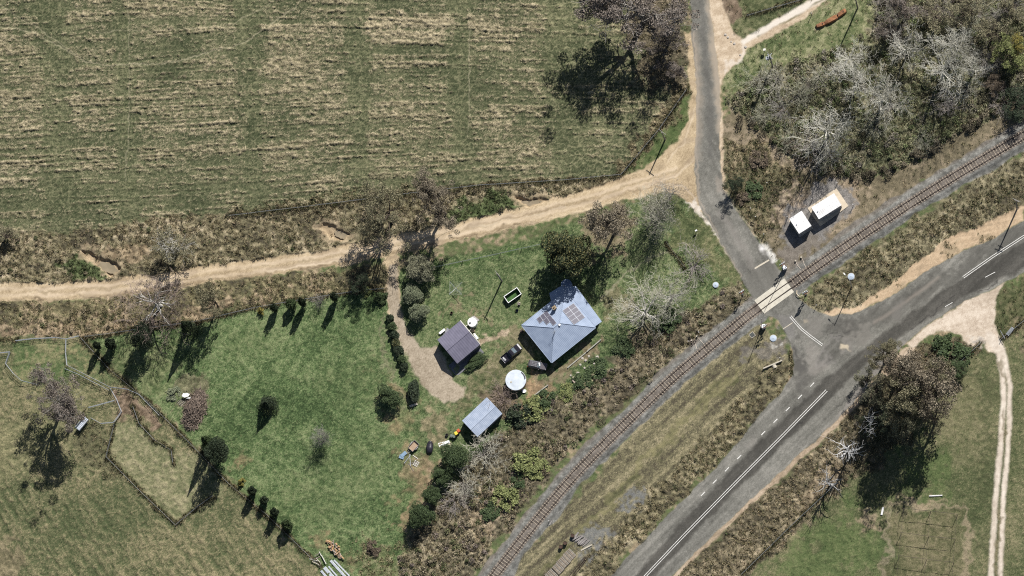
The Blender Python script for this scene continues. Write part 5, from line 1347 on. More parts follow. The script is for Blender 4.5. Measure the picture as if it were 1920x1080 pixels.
def branches(rng, start, direction, L, r, lev, maxlev, out, tips, nseg=4, up=.12, jit=.22, kids=(2, 3), ang=(28, 62), shrink=(.5, .72)):
    p = np.array(start, float); d = np.array(direction, float); d /= np.linalg.norm(d)
    for k in range(nseg):
        d = d + rng.normal(0, jit, 3) * (.5 + .5 * lev) + np.array((0, 0, up)); d /= np.linalg.norm(d)
        q = p + d * L / nseg
        ra = r * (1 - .75 * k / nseg); rb = r * (1 - .75 * (k + 1) / nseg)
        out.append((p, q, ra, rb)); p = q
        if lev < maxlev and (k > 0 or lev > 0):
            for _ in range(rng.integers(kids[0], kids[1] + 1) if k < nseg - 1 else kids[1]):
                a = math.radians(rng.uniform(*ang)); az = rng.uniform(0, 2 * math.pi)
                ref = np.array((0, 0, 1.0)) if abs(d[2]) < .9 else np.array((1.0, 0, 0))
                u = np.cross(d, ref); u /= np.linalg.norm(u); v = np.cross(d, u)
                nd = d * math.cos(a) + (u * math.cos(az) + v * math.sin(az)) * math.sin(a)
                branches(rng, p, nd, L * rng.uniform(*shrink), max(rb * .62, .006), lev + 1, maxlev, out, tips, max(2, nseg - 1), up, jit, kids, ang, shrink)
    tips.append((p, d, lev))

def leaves(rng, cen, size, flat=0.0, asp=.55):
    """one quad leaf spray at every centre"""
    n = len(cen); nrm = rng.normal(0, 1, (n, 3)); nrm[:, 2] = np.abs(nrm[:, 2]) + flat; nrm /= np.linalg.norm(nrm, axis=1, keepdims=True)
    t = np.cross(nrm, rng.normal(0, 1, (n, 3))); t /= np.linalg.norm(t, axis=1, keepdims=True); b = np.cross(nrm, t)
    s = (np.asarray(size) * rng.uniform(.6, 1.4, n))[:, None]
    V = np.stack([cen - t * s * .5, cen + b * s * asp * .5, cen + t * s * .5, cen - b * s * asp * .5], 1)
    return V.reshape(-1, 3), np.arange(n * 4).reshape(-1, 4)

def ball_pts(rng, n, shell=.55):
    v = rng.normal(0, 1, (n, 3)); v /= np.linalg.norm(v, axis=1, keepdims=True)
    return v * (rng.uniform(shell ** 3, 1, n) ** (1 / 3))[:, None]

PROTO = {}
def proto_bare(seed, levels=4, multi=1, spread=1.0, jit=.16):
    """nominal 10 m tall, 5 m radius"""
    rng = np.random.default_rng(seed); segs = []; tips = []
    for k in range(multi):
        az = rng.uniform(0, 6.28); lean = .12 if multi == 1 else .3
        base = np.array((math.cos(az) * .3 * (multi > 1), math.sin(az) * .3 * (multi > 1), -.2))
        top = base + np.array((math.cos(az) * lean * 3, math.sin(az) * lean * 3, 2.6 if multi == 1 else 2.0)); r0 = .30 / math.sqrt(multi)
        segs.append((base, top, r0, r0 * .75))
        for j in range(7 if multi == 1 else 4):
            a2 = j * 2.4 + rng.uniform(-.5, .5); el = rng.uniform(.35, 1.15)
            d = np.array((math.cos(a2) * spread, math.sin(a2) * spread, el))
            branches(rng, top + np.array((0, 0, rng.uniform(-.6, 1.2) if multi == 1 else rng.uniform(-.6, .3))), d, rng.uniform(3.4, 5.2), r0 * .5, 1, levels, segs, tips, 4, .08, jit, (1, 2) if levels != 2 else (2, 2), (25, 58), (.45, .68))
        branches(rng, top, (0, 0, 1), 5.5, r0 * .65, 1, levels, segs, tips, 4, .1, .14, (1, 2), (25, 55), (.45, .68))
    big = [s for s in segs if s[2] > .04]; fine = [(a, b, max(ra, .022), max(rb, .016)) for a, b, ra, rb in segs if ra <= .04]
    V1, F1 = tubes(big, 7); V2, F2 = tubes(fine, 3) if fine else (None, None)
    return {"trunk": raw_mesh("bare_trunk", V1, F1, smooth=True), "crown": raw_mesh("bare_crown", V2, F2, smooth=False)}

def proto_euc(seed, nleaf=3200, clump=.75, size=.34, levels=3, sparse=1.0):
    rng = np.random.default_rng(seed); segs = []; tips = []
    top = np.array((rng.uniform(-.5, .5), rng.uniform(-.5, .5), 3.0)); segs.append((np.array((0, 0, -.2)), top, .34, .26))
    for j in range(6):
        a2 = j * 2.4 + rng.uniform(-.6, .6); el = rng.uniform(.45, 1.6)
        branches(rng, top + np.array((0, 0, rng.uniform(-.4, .8))), (math.cos(a2), math.sin(a2), el), rng.uniform(3.0, 4.8), .16, 1, levels, segs, tips, 4, .1, .2, (1, 2), (30, 65), (.5, .7))
    branches(rng, top, (0, 0, 1), 5.0, .2, 1, levels, segs, tips, 4, .1, .18, (1, 2), (30, 65), (.5, .7))
    V1, F1 = tubes([(a, b, max(ra, .02), max(rb, .015)) for a, b, ra, rb in segs], 5)
    tp = np.array([t[0] for t in tips if t[2] >= levels - 1]); k = rng.permutation(len(tp))[:max(14, int(46 * sparse))]
    cen = tp[k]; cl = clump * rng.uniform(.6, 1.35, len(cen))
    w = cl ** 2; pick = rng.choice(len(cen), nleaf, p=w / w.sum())
    pts = cen[pick] + ball_pts(rng, nleaf, .35) * cl[pick][:, None] * np.array((1, 1, .62))
    V2, F2 = leaves(rng, pts, size, .5)
    return {"trunk": raw_mesh("limbs", V1, F1, smooth=True), "crown": raw_mesh("leaf_crown", V2, F2, smooth=False)}

def proto_dense(seed, nleaf=12000, size=.3, nc=34, low=.12):
    """full crown to near the ground, 10 m tall, 5 m radius"""
    rng = np.random.default_rng(seed)
    c = ball_pts(rng, nc, .4) * np.array((3.9, 3.5, 3.6)) * rng.uniform(.8, 1.15, (nc, 1)) + np.array((0, 0, 5.6 + low)); cl = rng.uniform(.7, 1.9, nc)
    w = cl ** 2; pick = rng.choice(nc, nleaf, p=w / w.sum())
    pts = c[pick] + ball_pts(rng, nleaf, .72) * cl[pick][:, None]
    pts[:, 2] = np.maximum(pts[:, 2], .25 + rng.uniform(0, .5, nleaf))
    V2, F2 = leaves(rng, pts, size, .6)
    segs = []; tips = []
    segs.append((np.array((0, 0, -.2)), np.array((.1, .1, 3.0)), .3, .2))
    for j in range(8):
        e = c[rng.integers(nc)]; segs.append((np.array((.1, .1, 2.4)), e, .12, .03))
    V1, F1 = tubes(segs, 6)
    return {"trunk": raw_mesh("stems", V1, F1), "crown": raw_mesh("dense_crown", V2, F2, smooth=False)}

def proto_cone(seed, nleaf=6000, size=.4):
    rng = np.random.default_rng(seed)
    t = rng.uniform(0, 1, nleaf) ** .7; az = rng.uniform(0, 6.28, nleaf)
    rr = (1 - (1 - t)) * 4.6; lob = 1 + .16 * np.sin(az * 5 + t * 9) + .1 * np.sin(t * 60)
    r = rr * lob * rng.uniform(.55, 1.0, nleaf)
    pts = np.stack([np.cos(az) * r, np.sin(az) * r, 10 * (1 - t) * .97 + .25], 1)
    V2, F2 = leaves(rng, pts, size, .3)
    V1, F1 = tubes([(np.array((0, 0, -.2)), np.array((0, 0, 9.0)), .22, .04)], 6)
    return {"trunk": raw_mesh("stem", V1, F1), "crown": raw_mesh("cone_crown", V2, F2, smooth=False)}

def proto_column(seed, nleaf=2600, size=.95):
    rng = np.random.default_rng(seed); p = ball_pts(rng, nleaf, .6); lob = 1 + .18 * np.sin(np.arctan2(p[:, 1], p[:, 0]) * 3 + p[:, 2] * 5 + seed)
    pts = p * np.array((4.6, 4.6, 4.7)) * lob[:, None] + np.array((0, 0, 5.2)); pts[:, 2] = np.clip(pts[:, 2], .3, 10)
    V2, F2 = leaves(rng, pts, size, .3); V1, F1 = tubes([(np.array((0, 0, -.2)), np.array((0, 0, 8.0)), .5, .1)], 6)
    return {"trunk": raw_mesh("stem", V1, F1), "crown": raw_mesh("column_crown", V2, F2, smooth=False)}

def proto_shrub(seed, nleaf=1900, size=.42, twig=0):
    """nominal 2 m tall, 1 m radius -> here scaled like the others: 10 tall, 5 radius"""
    rng = np.random.default_rng(seed); nc = 20
    az = rng.uniform(0, 6.28, nc); q = rng.uniform(0, 1, nc) ** .5 * 4.6; cl = rng.uniform(.7, 2.2, nc) * (1.25 - q / 8)
    c = np.stack([np.cos(az) * q * rng.uniform(.7, 1.2), np.sin(az) * q, rng.uniform(1.2, 6.8, nc) * (1 - q / 7)], 1)
    pick = rng.choice(nc, nleaf, p=cl ** 2 / (cl ** 2).sum()); pts = c[pick] + ball_pts(rng, nleaf, .5) * cl[pick][:, None]
    k = rng.random(nleaf) < .12; pts[k] += rng.normal(0, .9, (k.sum(), 3))
    pts[:, 2] = np.maximum(pts[:, 2], .2 + rng.uniform(0, .6, nleaf))
    V2, F2 = leaves(rng, pts, size * 2.0, .5)
    V1, F1 = tubes([(np.array((0, 0, -.3)), np.array((rng.uniform(-2, 2), rng.uniform(-2, 2), 5.5)), .3, .08) for _ in range(6)], 4)
    return {"trunk": raw_mesh("stems", V1, F1), "crown": raw_mesh("shrub_crown", V2, F2, smooth=False)}

def proto_twig(seed, n=34):
    """fountain of bare twigs, 10 tall 5 radius"""
    rng = np.random.default_rng(seed); segs = []; tips = []
    for j in range(n):
        az = rng.uniform(0, 6.28); el = rng.uniform(.5, 2.2)
        branches(rng, (rng.normal(0, .4), rng.normal(0, .4), -.2), (math.cos(az), math.sin(az), el), rng.uniform(4.0, 7.5), .09, 0, 2, segs, tips, 3, .05, .2, (1, 2), (20, 50), (.4, .65))
    V1, F1 = tubes([s for s in segs if s[2] > .05], 4); V2, F2 = tubes([(a, b, max(ra, .045), max(rb, .03)) for a, b, ra, rb in segs if ra <= .05], 3)
    return {"trunk": raw_mesh("stems", V1, F1), "crown": raw_mesh("twigs", V2, F2, smooth=False)}
for i in range(4): PROTO["bare", i] = proto_bare(100 + i, 4)
for i in range(2): PROTO["multi", i] = proto_bare(120 + i, 4, 4)
for i in range(3): PROTO["dead", i] = proto_bare(140 + i, 2, 1, 1.2, .34)
for i in range(4): PROTO["euc", i] = proto_euc(200 + i, 4400, .8, .26, 3, (1.0, .8, 1.1, .65)[i])
for i in range(3): PROTO["thick", i] = proto_euc(230 + i, 8000, 1.0, .29, 3, 1.5)
for i in range(2): PROTO["big", i] = proto_euc(260 + i, 17000, .66, .18, 3, 2.4)
for i in range(3): PROTO["dense", i] = proto_dense(300 + i)
for i in range(2): PROTO["cone", i] = proto_cone(340 + i)
for i in range(3): PROTO["column", i] = proto_column(350 + i)
for i in range(4): PROTO["shrub", i] = proto_shrub(360 + i)
for i in range(4): PROTO["twig", i] = proto_twig(380 + i)

bark_white = nmat("bleached bark", (0.52, 0.50, 0.455), (0.38, 0.365, 0.33), .85, 2)
bark_grey = nmat("grey bark", (0.30, 0.28, 0.25), (0.19, 0.175, 0.155), .9, 2)
bark_brown = nmat("brown bark", (0.14, 0.11, 0.085), (0.09, 0.07, 0.055), .9, 2)
bark_pale = nmat("pale twig bark", (0.43, 0.41, 0.33), (0.30, 0.285, 0.228), .9, 2)
bark_mauve = nmat("mauve grey twig bark", (0.33, 0.295, 0.265), (0.22, 0.195, 0.178), .9, 2)
bark_silver = nmat("silver twig bark", (0.60, 0.58, 0.50), (0.44, 0.425, 0.365), .85, 2)
bark_sage = nmat("grey green twig bark", (0.33, 0.325, 0.24), (0.22, 0.215, 0.16), .9, 2)
bark_rose = nmat("red brown twig bark", (0.27, 0.21, 0.175), (0.17, 0.132, 0.108), .9, 2)
LEAF = {
    "olive": leaf_mat("olive brown gum leaves", [(0.06, 0.058, 0.033), (0.13, 0.122, 0.07), (0.205, 0.187, 0.112), (0.28, 0.25, 0.158)]),
    "brown": leaf_mat("brown gum leaves", [(0.06, 0.051, 0.036), (0.13, 0.108, 0.075), (0.205, 0.172, 0.122), (0.28, 0.24, 0.175)]),
    "grey": leaf_mat("grey olive gum leaves", [(0.07, 0.072, 0.045), (0.145, 0.145, 0.092), (0.235, 0.225, 0.145)]),
    "green": leaf_mat("mid green leaves", [(0.02, 0.035, 0.014), (0.045, 0.068, 0.026), (0.085, 0.115, 0.048)]),
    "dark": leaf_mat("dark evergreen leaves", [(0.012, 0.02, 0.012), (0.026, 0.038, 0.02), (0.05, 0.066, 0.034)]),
    "lime": leaf_mat("lime green leaves", [(0.075, 0.09, 0.03), (0.15, 0.17, 0.06), (0.25, 0.265, 0.105)]),
    "yellow": leaf_mat("yellowing leaves", [(0.10, 0.10, 0.03), (0.24, 0.21, 0.06), (0.38, 0.31, 0.08)]),
    "citrus": leaf_mat("dark green leaves flecked yellow", [(0.014, 0.022, 0.011), (0.034, 0.046, 0.02), (0.066, 0.075, 0.032), (0.17, 0.15, 0.06)]),
    "pale": leaf_mat("pale sage leaves", [(0.075, 0.09, 0.05), (0.145, 0.165, 0.098), (0.215, 0.23, 0.145)]),
    "lilac": leaf_mat("grey lilac gum leaves", [(0.065, 0.053, 0.044), (0.125, 0.104, 0.085), (0.19, 0.16, 0.135), (0.25, 0.215, 0.185)]),
    "weed": leaf_mat("dry brown weed leaves", [(0.04, 0.03, 0.022), (0.095, 0.072, 0.05), (0.17, 0.135, 0.09)]),
}
seen_proto = {}
def plant(name, kind, px, py, rpx, h, label, crown, bark=bark_brown, group=None, cat="tree", cz=.62, variant=None, ry=None):
    """px, py: where the crown's middle shows in the photograph; rpx: crown radius there"""
    n = len([k for k in PROTO if k[0] == kind])
    i = seen_proto.get(kind, 0) if variant is None else variant
    seen_proto[kind] = i + 1; i %= n
    v = g(px, py, h * cz); z0 = gz(v.x, v.y); v.z = z0 - .03
    root = thing(name, v, (px * 7.31 + py * 3.7) % 6.28 if ry is None else 0.0, label, cat, group)
    P = PROTO[kind, i]
    sx = rpx / SCALE / 5.0
    if ry is None: root.scale = (sx * (.9 + .25 * ((px * .37 + py * .71) % 1)), sx * (.9 + .25 * ((px * .53 + py * .29) % 1)), h / 10.0)
    else: root.scale = (sx, ry / SCALE / 5.0, h / 10.0)
    for part in ("trunk", "crown"):
        me = P[part]
        m_ = bark if (part == "trunk" or isinstance(crown, type(None))) else (LEAF[crown] if isinstance(crown, str) else crown)
        if not me.materials: me.materials.append(m_)
        o = link(part, me, None, root)
        o.material_slots[0].link = 'OBJECT'; o.material_slots[0].material = m_
    return root
T_ = plant
# --- tall trees of the north
T_("gum_tree", "big", 1200, 8, 92, 25, "tall sparse gum by the north road casting a huge shadow on the field", "lilac", bark_grey, cz=.62, variant=0)
T_("gum_tree", "euc", 1250, 70, 40, 9, "low brown gum beside the top of the north road", "lilac", bark_brown, variant=2)
T_("gum_tree", "euc", 1262, 140, 30, 6, "small brown gum at the field corner below the big gum", "lilac", bark_brown, variant=3)
# --- along the dirt road
T_("gum_tree", "big", 722, 396, 54, 20, "olive gum over the bank, left one of the two shading the driveway mouth", "olive", bark_brown, variant=1)
T_("gum_tree", "big", 824, 384, 54, 18, "brown gum over the bank, right one of the two shading the driveway mouth", "brown", bark_brown, variant=0)
T_("gum_tree", "euc", 325, 462, 44, 11, "olive gum leaning over the dirt road beside the first creek pool", "olive", bark_white, variant=0)
T_("bare_tree", "bare", 290, 562, 62, 17, "bare brown tree with white limbs spreading over the dirt road", bark_rose, bark_white, cat="bare tree", cz=.5, variant=0)
T_("small_tree", "thick", 397, 563, 26, 14, "small olive tree at the paddock fence right of the white limbed tree", "olive", bark_brown, variant=1)
T_("gum_tree", "euc", 2, 445, 36, 7, "olive brown gum cut by the left edge above the dirt road", "olive", bark_brown, variant=3)
T_("gum_tree", "big", 96, 742, 62, 20, "mauve grey sparse tree over the left paddock with a long shadow", "lilac", bark_grey, cz=.66, variant=0)
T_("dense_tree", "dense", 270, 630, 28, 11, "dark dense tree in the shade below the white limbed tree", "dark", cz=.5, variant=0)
T_("cypress", "cone", 349, 612, 20, 13, "narrow dark conifer at the fence right of the dense shade tree", "dark", cz=.5)
T_("sapling", "column", 207, 645, 10, 6.5, "small dark sapling in the shaded pen corner, right one", "dark", cz=.5, group=None)
T_("sapling", "column", 182, 648, 7, 6.5, "thin dark sapling against the diagonal pen fence, left one", "dark", cz=.5)
# --- house yard
T_("citrus_tree", "dense", 1060, 472, 54, 15, "large dark tree flecked yellow behind the house", "citrus", cz=.55, variant=1)
T_("gum_tree", "thick", 1144, 425, 48, 15, "broad brown gum between the yellow flecked tree and the dirt road", "brown", bark_brown, variant=2)
T_("bare_tree", "multi", 1224, 396, 40, 14, "grey bare tree on the corner lawn with streaked shadow", bark_pale, bark_grey, cat="bare tree", cz=.5)
T_("bare_tree", "bare", 1255, 362, 26, 7, "fine bare sapling at the dirt road junction corner", bark_mauve, bark_grey, cat="bare tree", cz=.6, variant=3)
T_("bushy_tree", "dense", 790, 508, 34, 6, "grey green bushy tree at the driveway top", "grey", cz=.5, variant=2)
T_("bushy_tree", "dense", 772, 552, 24, 5, "pale sage bushy tree right of the driveway, upper", "pale", cz=.5, variant=0)
T_("bushy_tree", "dense", 786, 585, 24, 5, "pale sage bushy tree right of the driveway, lower", "pale", cz=.5, variant=1)
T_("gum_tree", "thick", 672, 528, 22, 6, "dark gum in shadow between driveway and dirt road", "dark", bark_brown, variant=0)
T_("shrub", "shrub", 684, 546, 9, 2.2, "small lime shrub inside the big gum shadow", "lime", cat="shrub", cz=.5)
T_("shrub", "shrub", 712, 556, 14, 3.0, "green shrub on the driveway's left side under the gum shadow", "green", cat="shrub", cz=.5)
T_("bare_tree", "bare", 1205, 583, 50, 9, "pale bare spreading tree between house and railway", bark_pale, bark_white, cat="bare tree", cz=.5, variant=0)
T_("bare_tree", "bare", 1258, 552, 34, 8, "second pale bare tree nearer the crossing, behind the larger one", bark_pale, bark_white, cat="bare tree", cz=.5, variant=2)
T_("twiggy_bush", "twig", 1298, 500, 26, 3.5, "mauve twiggy bush on the corner lawn by the fence stub", bark_mauve, bark_mauve, cat="bush", cz=.4)
T_("twiggy_bush", "twig", 938, 745, 26, 3.2, "red brown twiggy bush between the low shed and the concrete tank", bark_rose, bark_rose, cat="bush", cz=.4)
T_("twiggy_bush", "twig", 905, 850, 34, 4.0, "grey bare bush spilling from the low shed's corner", bark_pale, bark_grey, cat="bush", cz=.4)
T_("twiggy_bush", "twig", 872, 905, 26, 3.5, "pale bare bush below the grey bush by the row of shrubs", bark_pale, bark_grey, cat="bush", cz=.4)
T_("twiggy_bush", "twig", 850, 935, 22, 3.0, "mauve bare bush at the lower end of the evergreen row", bark_mauve, bark_mauve, cat="bush", cz=.4)
# evergreen row
for (x, y, r, h, k, lab) in ((852, 858, 32, 7, 0, "dark evergreen at the top of the row below the low shed"), (828, 893, 23, 5.5, 1, "second evergreen of the row below the low shed"), (810, 930, 25, 6, 2, "third evergreen of the row, nearer the lawn edge"), (789, 966, 28, 7, 0, "lowest evergreen of the row above the dry scrub")):
    T_("evergreen_shrub", "dense", x, y, r, h, lab, "green", cat="shrub", cz=.5, variant=k, group="evergreen row beside the lawn")
# scrub bushes
for (x, y, r, h, col, lab) in ((1000, 765, 24, 2.8, "lime", "lime green bush above the dark bush by the concrete tank"), (972, 778, 24, 3.5, "dark", "dark green bush right of the low shed"), (1020, 750, 18, 2.4, "green", "green bush below the house's dirt path"),
                               (985, 862, 30, 3.0, "lime", "large lime bush between the low shed and the railway"), (1010, 880, 20, 2.4, "lime", "lime bush beside the large lime one, nearer the rails"), (948, 930, 26, 2.8, "lime", "lower lime bush on the scrub slope"), (970, 905, 16, 2.0, "green", "green bush between the two lime patches"),
                               (915, 958, 18, 2.0, "green", "green bush at the foot of the lime patch"), (699, 1028, 14, 2.2, "weed", "brown rounded bush on the lower lawn"), (1120, 690, 20, 2.0, "green", "green bush in the garden bed below the house"), (1090, 715, 18, 1.6, "green", "low green bush at the garden bed's lower end"),
                               (1170, 655, 22, 2.2, "green", "green bush under the pale bare tree"), (1250, 600, 24, 2.6, "green", "dark green bush between the bare trees and the rails"), (1062, 735, 16, 1.8, "lime", "lime bush at the garden bed's end near the rails"),
                               (1480, 270, 14, 2, "weed", "brown bush at the thicket's lower left fence")):
    T_("bush", "shrub", x, y, r, h, lab, col, cat="bush", cz=.5)
# lawn trees
T_("round_tree", "dense", 730, 742, 27, 5, "round green tree on the lawn left of the driveway loop", "green", cz=.5, variant=1)
T_("spiky_shrub", "cone", 502, 758, 20, 7, "dark spiky shrub alone in the middle of the lawn", "dark", cat="shrub", cz=.35)
T_("bare_tree", "multi", 601, 822, 16, 7.5, "small grey bare tree alone on the lower lawn", bark_grey, bark_grey, cat="bare tree", cz=.6)
T_("conifer", "dense", 408, 848, 33, 13, "big dark green tree on the diagonal fence", "dark", cz=.5, variant=2)
T_("conifer", "cone", 386, 826, 20, 13, "green conifer top joined to the big fence tree", "green", cz=.55)
# clipped shrubs
for (x, y, r, h, kind, col, lab) in ((489, 582, 7, 3.0, "shrub", "yellow", "yellow shrub, leftmost of the clipped row along the top fence"), (514, 577, 7, 6.0, "column", "dark", "thin dark cypress right of the yellow shrub"), (546, 571, 10, 4.6, "column", "green", "round clipped shrub, plumpest of the top row"),
                                     (566, 566, 8, 7.5, "column", "dark", "dark cypress right of the round clipped shrub"), (626, 556, 8, 7.5, "column", "dark", "dark cypress at the right end of the top row"),
                                     (452, 903, 7.5, 3.0, "shrub", "yellow", "yellow tipped shrub, top of the row along the diagonal fence"), (472, 920, 7.5, 6.2, "column", "dark", "thin cypress below the yellow tipped shrub"), (495, 938, 8.5, 4.2, "column", "dark", "dark ball shrub mid row on the diagonal fence"),
                                     (514, 960, 7.5, 5.8, "column", "dark", "thin cypress fourth along the diagonal fence"), (538, 983, 10, 5.0, "column", "green", "large round shrub lowest on the diagonal fence")):
    T_("clipped_shrub", kind, x, y, r, h, lab, col, cat="shrub", cz=.55 if kind != "column" else .55)
T_("bare_sapling", "twig", 598, 565, 11, 4.2, "bare grey sapling in the clipped row along the top fence", bark_grey, bark_grey, cat="sapling", cz=.5)
for k, (x, y, r) in enumerate(((731, 597, 8), (735, 612, 9), (739, 628, 9), (742, 643, 9), (748, 658, 10), (753, 674, 9), (758, 688, 8))):
    T_("hedge_shrub", "column", x, y, r, 1.9, "dark hedge shrub in the clipped line left of the driveway", ("dark", "green", "dark", "citrus")[k % 4], cat="shrub", cz=.5, group="hedge shrubs along the driveway", variant=k % 3)
T_("hedge", "column", 776, 733, 11, 2.6, "longer dark hedge clump at the driveway's lower bend", "dark", cat="hedge", cz=.5, variant=0, ry=21)
o = T_("hedge", "dense", 893, 676, 13, 1.9, "dark clipped hedge between garage and ute track", "green", cat="hedge", cz=.5, variant=1, ry=34); o.rotation_euler.z = R(-54)
# --- north-east thicket
NEB = ((1550, 240, 48, 19, 0, "large white bare tree nearest the huts, throwing streaked shade on the gravel"), (1652, 178, 40, 17, 1, "white bare tree in the middle of the thicket"), (1600, 150, 34, 14, 2, "pale bare tree left of the thicket's middle tree"), (1764, 130, 44, 18, 3, "large white bare tree at the thicket's right side"),
       (1790, 80, 34, 15, 0, "pale bare tree above the large right one in the thicket"), (1700, 86, 34, 15, 2, "pale bare tree in the upper thicket with forked limbs"), (1822, 128, 30, 14, 1, "pale bare tree against the yellowing tree"), (1585, 110, 30, 8, 3, "thin bare tree by the upper thicket edge"))
for x, y, r, h, k, lab in NEB:
    T_("bare_tree", "bare", x, y, r, h, lab, bark_silver, bark_silver, cat="bare tree", cz=.5, variant=k)
rsn = random.Random(77)
def in_poly(px, py, P):
    c = False
    for (x0_, y0_), (x1_, y1_) in zip(P, P[1:] + P[:1]):
        if (y0_ > py) != (y1_ > py) and px < (x1_ - x0_) * (py - y0_) / (y1_ - y0_) + x0_: c = not c
    return c
done = [(x, y) for x, y, *_ in NEB]
tries = 0; n_tw = 0
while n_tw < 28 and tries < 4000:
    tries += 1
    x, y = rsn.uniform(1390, 1930), rsn.uniform(-10, 325)
    if not in_poly(x, y, WOOD) or min(math.hypot(x - a, y - b) for a, b in done) < 26: continue
    done.append((x, y)); n_tw += 1
    dense_side = x > 1600 and y < 95 or x > 1800
    T_("thicket_bush", "twig" if not dense_side or n_tw % 3 else "thick", x, y, rsn.uniform(14, 26), rsn.uniform(2.0, 4.0), "tangled leafless bush in the thicket north of the railway" if not dense_side or n_tw % 3 else "tangled brown leafy bush in the thicket north of the railway",
       (bark_mauve, bark_sage, bark_pale, bark_grey, bark_sage)[n_tw % 5] if not dense_side or n_tw % 3 else ("weed", "brown", "olive")[n_tw % 3], bark_mauve, cat="bush", cz=.35, group="leafless thicket bushes" if not dense_side or n_tw % 3 else "leafy thicket bushes")
for (x, y, r, h, col, k, lab) in ((1888, 105, 38, 9, "lime", 0, "yellow green tree at the right edge of the thicket"), (1905, 88, 20, 9.5, "yellow", 1, "golden leaved tree top against the right edge"), (1860, 60, 36, 9, "olive", 2, "olive tree above the yellow green one"), (1700, 18, 40, 10, "lilac", 1, "grey brown tree at the thicket's top, left one"),
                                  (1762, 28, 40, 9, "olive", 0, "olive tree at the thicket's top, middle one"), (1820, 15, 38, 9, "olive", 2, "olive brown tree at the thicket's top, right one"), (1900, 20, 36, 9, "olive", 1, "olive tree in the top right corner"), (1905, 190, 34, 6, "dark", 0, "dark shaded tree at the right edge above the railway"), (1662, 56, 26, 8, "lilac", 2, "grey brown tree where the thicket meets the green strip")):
    T_("leafy_tree", "euc" if col in ("lilac", "olive") else "thick", x, y, r, h, lab, col, bark_brown, variant=k, cz=.55)
T_("bushy_tree", "thick", 1377, 345, 16, 5.5, "dark ragged bush at the north road's right edge", "dark", cat="bush", cz=.4)
for x, y, r, h, col, lab in ((1422, 300, 18, 1.8, "weed", "brown bush in the tussock triangle, upper"), (1412, 355, 18, 1.6, "green", "green bush in the tussock triangle, lower"), (1395, 372, 14, 1.6, "weed", "dark weed clump near the north road verge")):
    T_("bush", "shrub", x, y, r, h, lab, col, cat="bush", cz=.4)
# --- bottom right stand
for (x, y, r, h, kind, col, k, lab) in ((1655, 670, 34, 14, "big", "olive", 0, "olive gum overhanging the main road, left end of the lower right stand"), (1625, 708, 22, 9, "euc", "grey", 1, "small grey green gum at the main road edge"), (1697, 692, 40, 18, "thick", "brown", 2, "brown gum behind the one overhanging the main road"),
                                        (1735, 735, 52, 23, "thick", "brown", 0, "broadest brown gum in the middle of the lower right stand"), (1762, 705, 34, 17, "euc", "olive", 1, "olive gum on the stand's right flank"), (1690, 752, 40, 22, "thick", "olive", 1, "olive gum at the centre bottom of the stand"),
                                        (1750, 778, 34, 20, "euc", "brown", 2, "dark brown gum at the stand's lower right edge"), (1668, 780, 26, 15, "euc", "pale", 0, "pale sage gum at the stand's lower edge"), (1700, 805, 26, 14, "thick", "grey", 2, "grey green gum at the stand's lowest edge"), (1668, 722, 34, 17, "euc", "olive", 1, "olive gum between the road edge gum and the stand's middle"), (1640, 745, 26, 13, "euc", "grey", 2, "grey green gum near the dead white trees"),
                                        (1790, 660, 28, 4, "shrub", "green", 0, "green shrub tree below the dirt apron"), (1765, 638, 20, 3, "shrub", "green", 1, "green shrub touching the dirt apron edge"), (1802, 692, 22, 4, "thick", "green", 2, "green shrub tree along the fence, right of the stand"), (1625, 795, 22, 7, "euc", "dark", 1, "dark shaded tree behind the dead white trees")):
    T_("gum_tree" if h > 6 else "shrub_tree", kind, x, y, r, h, lab, col, bark_brown, cz=.62 if h > 6 else .5, variant=k)
bark_dead = nmat("bone white dead wood", (0.62, 0.61, 0.60), (0.46, 0.45, 0.44), .7, 2)
for (x, y, r, h, k, lab) in ((1588, 842, 38, 17, 0, "bone white dead tree with a thick forked trunk, middle of three"), (1552, 900, 30, 15, 1, "bone white dead tree nearest the main road verge, lowest of three"), (1630, 796, 32, 16, 2, "bone white dead tree highest of three, half among live gums")):
    T_("dead_tree", "dead", x, y, r, h, lab, bark_dead, bark_dead, cat="dead tree", cz=.6, variant=k)
# ------------------------------------------------------------------ grass and undergrowth in the mass
def sample(nper, field, seed, bounds=(-122, 122, -74, 74)):
    """points spread over the ground with the given greatest density, thinned by a survey field"""
    rs = np.random.RandomState(seed)
    n = int((bounds[1] - bounds[0]) * (bounds[3] - bounds[2]) * nper)
    x = rs.uniform(bounds[0], bounds[1], n); y = rs.uniform(bounds[2], bounds[3], n)
    i = np.clip(np.round((x - XS[0]) / STEP).astype(int), 0, NX - 1); j = np.clip(np.round((y - YS[0]) / STEP).astype(int), 0, NY - 1)
    k = rs.uniform(0, 1, n) < field[j, i]
    return x[k], y[k], i[k], j[k], rs

